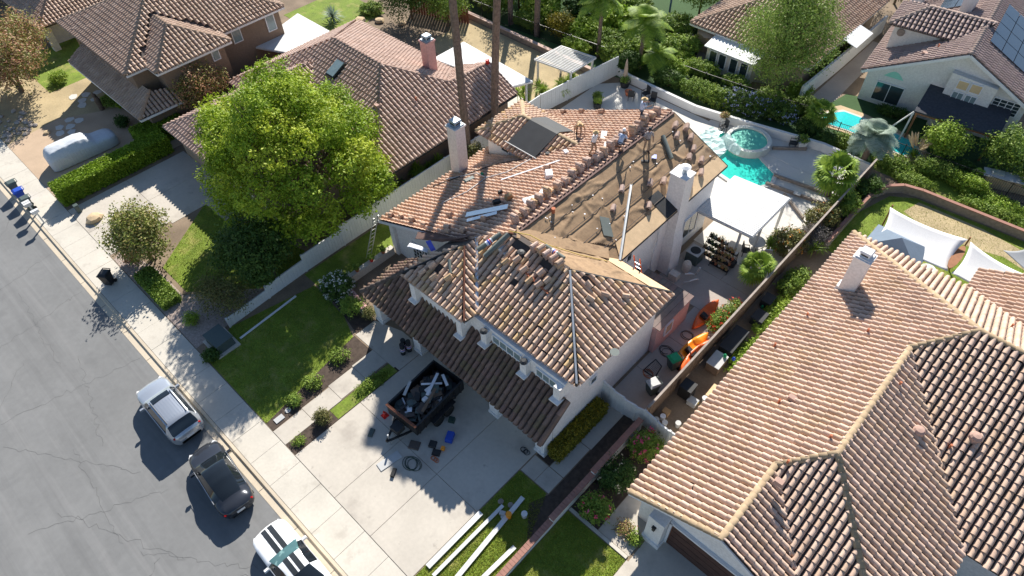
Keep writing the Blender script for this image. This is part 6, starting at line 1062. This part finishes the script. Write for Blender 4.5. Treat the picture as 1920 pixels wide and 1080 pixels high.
# ================================================================ street and garden objects
def wheelie(label, x, y, rz, body, lid, z=0, open_=False):
    t = thing('wheelie_bin', label, 'wheelie bin', (x,y,z), rz)
    for nm, b, m in (('body', MB().add([(-.22,-.24,.06),(.2,-.24,.06),(.2,.24,.06),(-.22,.24,.06),(-.32,-.3,.95),(.3,-.3,.95),(.3,.3,.95),(-.32,.3,.95)], [(3,2,1,0),(4,5,6,7),(0,1,5,4),(1,2,6,5),(2,3,7,6),(3,0,4,7)]), body), ('rim', MB().bb(-.35,.33,-.33,.33,.93,.98), body), ('lid', MB().add([(-.34,-.32,.98),(.34,-.32,.98),(.34,.32,.98),(-.34,.32,.98),(-.2,-.22,1.07),(.3,-.26,1.05),(.3,.26,1.05),(-.2,.22,1.07)], [(4,5,6,7),(0,1,5,4),(1,2,6,5),(2,3,7,6),(3,0,4,7)]), lid), ('handle', MB().bar((.42,-.26,1.0),(.42,.26,1.0),.04).bar((.3,-.26,.97),(.42,-.26,1.0),.04).bar((.3,.26,.97),(.42,.26,1.0),.04), body)):
        link(nm, mesh(nm, b.v, b.f, mt[m]), t, local=True)
    for sg in (-1,1):
        w_ = link('wheel', mesh('wheel', *(lambda m: (m.v,m.f))(MB().lathe([(.05,-.04),(.12,-.04),(.12,.04),(.05,.04)],(0,0,0),12)), mt['rubber']), t, local=True); w_.matrix_local = Matrix.Translation((.22,sg*.3,.12)) @ Matrix.Rotation(math.pi/2,4,'X')
wheelie('dark grey wheelie bin at the left end of the kerb row', -54.3,1.95,1.57,'gryp','gryp'); wheelie('blue wheelie bin in the kerb row', -53.0,1.95,1.57,'blue','blue'); wheelie('grey green wheelie bin next to the mailboxes', -51.7,1.95,1.57,'gryp','gryp')
wheelie('black wheelie bin alone on the sidewalk', -40.1,2.55,2.2,'blackp','blackp'); wheelie('bin with bright green lid beside the kayaks', -9.0,21.9,1.2,'gryp','grnp'); wheelie('bin with pale grey lid by the side gate', -8.9,19.7,1.2,'gryp','ltgrey')
def mailbox(label, x, y, two):
    t = thing('mailbox', label, 'mailbox', (x,y,0)); part('post', MB().box((x,y,.5),(.1,.1,1.0)), mt['white'], t)
    for k in range(two): part('box', MB().box((x+(k-.5*(two-1))*.28,y-.05,1.12),(.22,.5,.24)), mt['white' if two > 1 else 'capw'], t)
    part('door', MB().box((x,y-.31,1.12),(.18+.28*(two-1),.02,.2)), mt['dark'], t)
mailbox('double white mailbox on a post at the kerb', -50.7,1.9,2); mailbox('single white mailbox on a leaning post', -49.4,1.95,1)
ub = thing('utility_cabinet', 'grey green utility cabinet on a pad by the lawn', 'utility box', (-30.2,4.9,0)); part('pad', MB().bb(-31.1,-29.2,4.2,5.7,0,.1), mt['concrete'], ub); part('cabinet', MB().box((-30.15,4.95,.42),(1.45,1.1,.65),.05,top=.96), mt['gryp'], ub); part('lid', MB().box((-30.15,4.95,.78),(1.5,1.15,.06),.05), mt['gryp'], ub)
solo('utility_pedestal', MB().box((-48.6,4.2,.3),(.35,.3,.6),top=.9).box((-48.6,4.2,.63),(.4,.35,.08),top=.8), mt['gryp'], 'small green utility pedestal at the hedge end', 'utility box')
solo('meter_cover', MB().box((-23.1,4.35,.03),(.35,.55,.06)), mt['ltgrey'], 'rectangular meter cover in the flower bed corner', 'cover'); solo('valve_cover', MB().lathe([(.17,0),(.17,.04)],(-23.2,5.0,.01),12), mt['ltgrey'], 'round valve cover in the flower bed corner', 'cover')
solo('fallen_fence_rail', MB().bar((-29.6,5.9,.08),(-29.9,10.2,.08),.12,.06), mt['trim'], 'white board lying along the foot of the low fence', 'board')
# boards and buckets on the small lawn
for lab, a, b, w_ in (('wide white board nearest the driveway edge', (-11.0,4.6),(-11.0,8.2),.28), ('second white board on the small lawn', (-10.5,4.5),(-10.45,9.2),.18), ('longest white board on the small lawn', (-9.6,4.9),(-10.0,10.2),.24), ('short white board near the brick coped wall', (-8.75,5.4),(-8.6,8.1),.22)): solo('fascia_board', MB().bar((*a,.1),(*b,.12),w_,.05), mt['white'], lab, 'board', 'white boards laid on the lawn')
def bucket(label, x, y, z=0, m='white', h=.36, r=.15): solo('bucket', MB().lathe([(r*.86,0),(r,h),(r*1.06,h),(r*1.06,h+.03),(r*.9,h+.03)],(x,y,z),14), mt[m], label, 'bucket')
bucket('white bucket on the shaded lawn', -9.3,9.55); bucket('yellow bucket under the longest white board', -9.85,9.0,0,'yellow')
solo('circular_saw', MB().box((-10.2,8.9,.1),(.3,.2,.18),.5).lathe([(.13,0),(.13,.02)],(-10.05,8.8,.1),12), mt['ltgrey'], 'circular saw resting on the shaded lawn', 'saw')
for lab, x, y in (('reddish stone beside the second white board', -10.7,9.3),('flat brown stone near the saw', -10.2,9.5)): solo('stone', MB().lathe([(.12,0),(.16,.06),(.05,.12)],(x,y,0),7), mt['stonew'], lab, 'stone')
# around the trailer
solo('panel_board', MB().box((-16.6,6.9,.04),(.5,1.3,.03),-.15), mt['ltgrey'], 'flat pale panel lying beside the trailer tongue', 'panel')
co = thing('traffic_cone', 'small orange traffic cone beside the trailer', 'traffic cone', (-18.9,8.5,0)); part('cone', MB().lathe([(.14,.03),(.03,.5)],(-18.9,8.5,0),12), mt['red'], co); part('base', MB().bb(-19.08,-18.72,8.32,8.68,0,.035), mt['red'], co); part('band', MB().lathe([(.098,.2),(.07,.33)],(-18.9,8.5,0),12), mt['label'], co)
def coil(label, x, y, r, m, n=4, seed=1, z=.03):
    q = random.Random(seed); pts = [];
    for k in range(n*14): a = k/14*6.283; rr2 = r*(1+.25*math.sin(k*.31+seed)); pts.append((x+rr2*math.cos(a)+q.uniform(-.02,.02)+.12*math.sin(k*.11),y+rr2*math.sin(a)*.8,z+.012*(k%3)))
    solo('hose', MB().tube(pts,.016,5), mt[m], label, 'hose')
coil('dark air hose coiled on the driveway', -15.6,7.6,.42,'hose',4,2); coil('orange extension cord heap on the driveway', -14.9,8.6,.13,'terra',5,3); coil('brown coil beside the garage pillar', -11.7,12.2,.16,'dark',4,4); coil('dark cable loops along the pink wall', -9.9,22.6,.4,'dark',3,5); coil('orange cable loops on the court', -9.8,20.6,.3,'terra',3,6); coil('thin cable loops near the annex', -9.7,24.4,.35,'dark',2,7)
for lab, x, y, sz, m in (('blue plastic tub beside the trailer wheels', -15.2,10.0,(.4,.6,.3),'blue'), ('yellow tool case beside the trailer', -15.0,9.3,(.2,.2,.2),'yellow'), ('black tool case on the driveway', -15.6,9.1,(.4,.4,.15),'dark'), ('second black tool case near the cord', -15.1,8.9,(.45,.35,.12),'black'), ('dark folded tarp under the trailer corner', -16.3,8.4,(.6,.5,.1),'feltd'), ('black blower lying on the driveway', -15.9,6.6,(.2,.5,.15),'black'), ('grey box at the trailer tongue side', -18.6,7.3,(.25,.5,.12),'gryp'), ('green tool bag by the trailer wheel', -15.9,10.8,(.35,.3,.25),'hose')):
    solo('tool_box', MB().box((x,y,sz[2]/2+.015),sz,.5,top=.92), mt[m], lab, 'tool box')
# kayaks
def kayak(label, x, y, rz, m, L=3.1, tip=0, z=.02):
    n = 18; v = []; f = []
    for i in range(n+1):
        t = i/n; w_ = .38*math.sin(math.pi*t)**.6+.01; h = .32+.03*abs(2*t-1)**2.2
        v += [((t-.5)*L, w_*a, h*b) for a, b in ((-1,.72),(-.75,.2),(0,.02),(.75,.2),(1,.72),(.6,.95 if abs(t-.5) > .22 else .55),(0,1.0 if abs(t-.5) > .22 else .35),(-.6,.95 if abs(t-.5) > .22 else .55))]
    for i in range(n):
        for k in range(8): f.append((i*8+k,(i+1)*8+k,(i+1)*8+(k+1)%8,i*8+(k+1)%8))
    t = thing('kayak', label, 'kayak', (x,y,z), rz); o = link('hull', mesh('hull', v, f, mt[m], True), t, local=True); o.rotation_euler = (tip,0,0)
    s = MB().box((-.15,0,.2),(.4,.42,.06)).box((-.38,0,.34),(.06,.42,.28)); o2 = link('seat', mesh('seat', s.v, s.f, mt['dark']), t, local=True); o2.rotation_euler = (tip,0,0)
kayak('red orange kayak at the far end of the court', -9.75,26.4,1.6,'orange',2.9,.35); kayak('yellow orange kayak leaning by the fence', -8.95,23.6,1.5,'yellow',3.3,.3); kayak('orange kayak tight against the timber fence', -8.5,23.5,1.5,'orange',3.2,.6)
sn = thing('trellis', 'dark mesh fire screen standing by the green lidded bin', 'screen', (-9.6,20.9,0)); part('frame', MB().bar((-10.1,20.6,.05),(-9.7,21.0,1.1),.04).bar((-9.7,21.0,1.1),(-9.2,20.9,1.0),.04).bar((-9.2,20.9,1.0),(-9.3,20.6,.05),.04).bar((-10.1,20.6,.05),(-9.3,20.6,.05),.04), mt['black'], sn)
m = MB()
for k in range(9): m.bar((-10.08+.09*k,20.6,.06),(-9.72+.06*k,21.0-.01*k,1.05),.012)
part('mesh', m, mt['black'], sn)
# air conditioner, pool equipment, plant racks
ac = thing('air_conditioner', 'square grey air conditioner with round fan grille', 'air conditioner', (-12.85,29.9,0)); part('cabinet', MB().box((-12.85,29.9,.45),(.85,.85,.9)), mt['gryp'], ac); part('top', MB().box((-12.85,29.9,.92),(.9,.9,.05)), mt['ltgrey'], ac); part('fan_grille', MB().lathe([(.34,.945),(.34,.96),(.28,.962)],(-12.85,29.9,0),18), mt['dark'], ac)
pf_ = thing('pool_filter', 'beige domed pool filter with pump and pipes', 'pool filter', (-12.8,28.6,0)); part('tank', MB().lathe([(.26,0),(.29,.15),(.29,.6),(.22,.78),(.08,.85),(.06,.95)],(-12.7,28.8,0),16), mt['stucco_c'], pf_); part('pump', MB().box((-12.9,27.7,.25),(.6,.5,.5)), mt['stucco_c'], pf_)
m = MB()
for a in ([(-12.4,28.6,.2),(-12.0,28.6,.3),(-12.0,28.2,.7),(-12.3,27.9,.7)],[(-12.2,27.7,.1),(-11.8,27.8,.5),(-11.6,28.2,.5),(-11.6,28.6,.1)],[(-12.0,29.0,.05),(-11.8,28.8,.9)]): m.tube(a,.05,7)
part('pipe', m, mt['white'], pf_)
for i, (x, y, lab) in enumerate(((-12.2,31.0,'tiered black plant rack nearest the wall'),(-11.2,30.6,'tiered black plant rack full of red potted plants'))):
    t = thing('plant_rack', lab, 'plant rack', (x,y,0)); q = random.Random(i)
    for k in range(4): part('shelf', MB().box((x,y-.3+k*.28,.25+k*.28),(1.3,.28,.03)), mt['black'], t)
    for sx in (-.65,.65): part('side', MB().bar((x+sx,y-.45,0),(x+sx,y+.6,1.35),.03).bar((x+sx,y+.6,1.35),(x+sx,y+.6,0),.03), mt['black'], t)
    for k in range(4):
        for c in range(5): part('pot', MB().lathe([(.07,0),(.1,.16)],(x-.52+c*.26,y-.3+k*.28,.27+k*.28),8), mt[q.choice(('terra','dark','white','cardb'))], t)
    P, rn = leaves([(x,y-.3+k*.28,.5+k*.28,.6,.14,.12) for k in range(4)], 900, .05, 90+i, k=6, spread=.06); link('foliage', fast_quads('foliage', P, LF['rust' if i else 'dark'], rn), t)
# chairs and tables
def chair(label, x, y, rz, m='dark', z=0):
    t = thing('chair', label, 'chair', (x,y,z), rz)
    for nm, b in (('seat', MB().box((0,0,.43),(.5,.5,.05))), ('backrest', MB().box((-.27,0,.75),(.05,.5,.6)))): link(nm, mesh(nm, b.v, b.f, mt[m]), t, local=True)
    for a, c in ((-.22,-.22),(.22,-.22),(-.22,.22),(.22,.22)): b = MB().box((a,c,.2),(.04,.04,.42)); link('leg', mesh('leg', b.v, b.f, mt[m]), t, local=True)
    for sg in (-1,1): b = MB().bar((-.25,sg*.27,.65),(.22,sg*.27,.65),.05,.03).bar((.2,sg*.27,.65),(.2,sg*.25,.3),.03); link('armrest', mesh('armrest', b.v, b.f, mt[m]), t, local=True)
for a in (('black chair beside the planter at the spa', -13.9,45.0,3.6), ('black chair by the flower pot on the pool deck', -19.0,43.3,4.2), ('black chair at the patio table near the plant racks', -10.6,32.6,.6), ('black chair on the far side of the patio table', -9.8,34.4,3.6), ('pale barred chair at the edge of the patio cover', -9.5,33.2,2.2,'metal'), ('dark reclining chair by the white fence', -27.0,42.0,2.0), ('dark chair beside the folded parasol', -26.3,43.0,4.4), ('second dark chair beyond the folded parasol', -25.3,42.6,5.0), ('dark chair on the neighbour umbrella patio', -24.9,52.9,2)): chair(*a)
tb = thing('table', 'round glass patio table under the white cover', 'table', (-10.4,33.5,0)); part('top', MB().lathe([(.55,.7),(.55,.73)],(-10.4,33.5,0),20), mt['ltgrey'], tb); part('leg', MB().lathe([(.3,0),(.04,.1),(.04,.7)],(-10.4,33.5,0),10), mt['dark'], tb)
t2 = thing('table', 'white covered table beside the kerbs', 'table', (-8.7,38.2,0)); part('top', MB().box((-8.7,38.2,.72),(.8,1.5,.05),.3), mt['white'], t2); part('cloth', MB().box((-8.7,38.2,.5),(.76,1.46,.42),.3), mt['label'], t2)
for lab, x, y, r, h, m in (('grey square planter on the pool wall', -13.4,45.4,.45,.6,'stucco_g'), ('pot of red and yellow flowers on the deck wall', -19.5,44.2,.35,.55,'stucco_g'), ('large dark pot by the white fence', -28.9,39.8,.38,.5,'dark'), ('second dark pot by the white fence', -28.4,39.2,.36,.5,'dark'), ('terracotta pot by the folded parasol', -27.6,42.4,.3,.35,'terra'), ('black pot beside the patio post', -10.7,31.1,.25,.4,'dark'), ('white hot tub rim ring behind the sails', -1.2,38.9,.42,.35,'white'), ('large dark pot under the palms', -28.6,43.2,.45,.5,'dark')):
    t = thing('planter', lab, 'planter', (x,y,0)); part('pot', MB().lathe([(r*.75,0),(r,h),(r*1.1,h),(r*1.1,h+.05),(r*.85,h+.05)],(x,y,0),4 if 'square' in lab or 'red' in lab else 14), mt[m], t); part('soil', MB().lathe([(r*.85,h),(r*.3,h+.02)],(x,y,0),10), mt['mulch'], t)
    if 'dark pot' in lab or 'flowers' in lab or 'square' in lab: P, rn = leaves([(x,y,h+.25,r*.9,r*.9,.25)], 500, .07, int(-x*10), k=6, spread=.08); link('foliage', fast_quads('foliage', P, LF['rust' if 'flowers' in lab else 'mid'], rn), t)
def parasol(label, x, y, open_):
    t = thing('parasol', label, 'parasol', (x,y,0)); part('pole', MB().tube([(x,y,0),(x,y,2.5)],.025,7), mt['white'], t)
    if open_:
        for k in range(8): a, b = 6.283*k/8, 6.283*(k+1)/8; part('canopy_panel', MB().add([(x,y,2.5),(x+1.35*math.cos(a),y+1.35*math.sin(a),2.0),(x+1.35*math.cos(b),y+1.35*math.sin(b),2.0)], [(0,1,2)]), mt['canvas'], t)
    else: part('canopy', MB().lathe([(.03,2.55),(.09,2.3),(.17,1.5),(.2,1.0),(.12,.9)][::-1],(x,y,0),8), mt['canvas'], t)
parasol('open tan patio umbrella by the sunroom', -26.2,52.6,True); parasol('folded tan umbrella beside the sunroom table', -25.4,51.4,False); parasol('folded tan parasol at the white fence corner', -28.7,43.3,False)
bq = thing('barbecue', 'black barbecue on the neighbour patio', 'barbecue', (-27.0,51.2,0)); part('body', MB().box((-27.0,51.2,.5),(.6,.5,.9)), mt['black'], bq); part('hood', MB().tube([(-27.3,51.2,1.0),(-26.7,51.2,1.0)],.25,10), mt['black'], bq)
sb = thing('barbecue_island', 'curved tan stone barbecue island by the right slope', 'barbecue', (-.4,50.9,0)); part('base', MB().bar((-1.8,50.3,.45),(.9,51.2,.45),.8,.9), mt['stone'], sb); part('counter', MB().bar((-2.0,50.25,.93),(1.1,51.25,.93),1.0,.06), mt['ltgrey'], sb); part('grill', MB().box((-1.2,50.5,1.05),(.8,.5,.2),.32), mt['metal'], sb)
af = thing('swing_frame', 'white a-frame post beside the turquoise pool', 'frame', (-8.5,51.4,0)); part('post', MB().bar((-8.2,51.6,2.4),(-8.2,51.2,0),.12).bar((-8.2,51.6,2.4),(-9.6,50.9,0),.09), mt['white'], af)
solo('skimmer_lid', MB().box((-10.9,40.1,.27),(.5,.35,.06),.2), mt['ltgrey'], 'grey skimmer lid on the low kerb', 'lid')
# narrow side garden beside the buff roof
for lab, x, y, sz, m in (('long dark storage bench along the timber fence', -7.3,25.6,(.8,2.0,.6),'dark'), ('grey topped wooden box in the side garden', -7.2,23.6,(.75,1.1,.7),'ltgrey'), ('black crate in the side garden', -7.1,28.2,(.7,.9,.55),'dark'), ('second black crate further along the fence', -7.4,29.8,(.6,.8,.5),'dark'), ('black bin liner box near the return fence', -7.4,20.9,(.7,.7,.9),'black'), ('open cardboard carton by the buckets', -7.5,19.1,(.35,.3,.3),'cardb'), ('grey crate by the side garden rack', -6.8,20.6,(.5,.4,.35),'ltgrey'), ('tan plank box against the buff eave', -6.3,21.9,(.4,.9,.3),'woodl')):
    t = thing('storage_box', lab, 'storage box', (x,y,0)); part('box', MB().box((x,y,sz[2]/2),(sz[0],sz[1],sz[2]),.03), mt['wood' if 'wooden' in lab else m], t); part('lid', MB().box((x,y,sz[2]+.02),(sz[0]+.05,sz[1]+.05,.05),.03), mt[m], t)
for i, (x, y, m) in enumerate(((-7.45,18.7,'label'),(-7.15,18.45,'white'),(-6.9,18.1,'white'),(-6.6,18.9,'ltgrey'),(-7.6,18.3,'ltgrey'),(-6.4,21.2,'white'))): bucket('%s paint bucket in the narrow side garden, from the return fence' % ORD[i], x, y, 0, m, .34, .15)
for i in range(14):
    q = random.Random(40+i); x, y = q.uniform(-7.5,-6.5), q.choice((q.uniform(20,22),q.uniform(23,24.6),q.uniform(27,30))); solo('clutter', MB().lathe([(.06,0),(.11,.1),(.08,.24),(.03,.3)],(x,y,.72 if 23 < y < 24.6 else .02),8), mt[q.choice(('label','terra','dark','blue','ltgrey','rope','grnp'))], 'small garden ornament or pot in the cluttered side garden', 'ornament', 'ornaments in the side garden')
pw = thing('planter_wall', 'raised porch planter with pink brick top', 'planter', (-27,14.8,0)); part('wall', MB().bar((-25.4,12.35,.3),(-28.2,12.75,.3),.35,.6).bar((-28.25,12.9,.3),(-28.25,17.0,.3),.35,.6), mt['stucco_c'], pw)
for k in range(14): part('coping_brick', MB().box((-25.5-k*.2,12.37+k*.028,.64),(.185,.4,.08),-.14), mt['pink'], pw)
for i, (x, y) in enumerate(((-28.2,14.0),(-28.2,15.2),(-28.2,16.2))): t = thing('planter', '%s pot on the porch planter wall' % ORD[i], 'planter', (x,y,.6)); part('pot', MB().lathe([(.1,.6),(.16,.85)],(x,y,0),10), mt['red' if i == 1 else 'terra'], t); P, rn = leaves([(x,y,1.0,.2,.2,.18)], 260, .06, i+5, k=5, spread=.05); link('foliage', fast_quads('foliage', P, LF['mid'], rn), t)
st = thing('statue', 'dark bear like carved figure beside the tan driveway', 'statue', (-60.0,11.2,0)); part('body', MB().lathe([(.22,0),(.2,.5),(.24,.9),(.16,1.25),(.06,1.3)],(-60.0,11.2,0),12), mt['trunk'], st); part('head', MB().lathe([(.05,1.25),(.16,1.33),(.17,1.46),(.06,1.58)],(-60.0,11.15,0),12), mt['trunk'], st); part('ear', MB().box((-60.12,11.15,1.58),(.06,.05,.08)).box((-59.88,11.15,1.58),(.06,.05,.08)), mt['trunk'], st)
# river rocks in the dry yard
rk = []; q = random.Random(77)
for i in range(70):
    x, y = (q.uniform(-66,-61.2), q.uniform(3.9,6.4)) if i < 46 else (q.uniform(-67,-61.5), q.uniform(13.2,14.2))
    r_ = q.uniform(.12,.26); n_ = 7; m = MB().lathe([(r_*.7,0),(r_,r_*.3),(r_*.7,r_*.7),(r_*.15,r_*.85)],(0,0,0),n_); m.v = [(a*q.uniform(.75,1.25),b*q.uniform(.75,1.25),c*q.uniform(.8,1.2)) for a,b,c in m.v]; o = solo('rock', m, mt['rockm'], 'river rock in the dry garden at the left', 'rock', 'river rocks in the dry garden'); o.location = (x,y,.005)
for i, (x, y, r_) in enumerate(((-46.9,4.6,.6),(-53.5,36.5,.5),(-55.0,35.2,.6),(-51.5,37.6,.4),(-60.2,6.6,.3))): m = MB().lathe([(r_*.8,0),(r_,r_*.25),(r_*.75,r_*.55),(r_*.2,r_*.68)],(0,0,0),9); m.v = [(a*q.uniform(.8,1.2),b*q.uniform(.8,1.2),c) for a,b,c in m.v]; o = solo('boulder', m, mt['stone'], ['flat tan boulder at the hedge end','boulder in the top left rock garden, largest','pale boulder in the top left rock garden','small boulder near the green lawn edge','stone beside the flagstone path'][i], 'boulder'); o.location = (x,y,.0)
SC.render.film_transparent = False
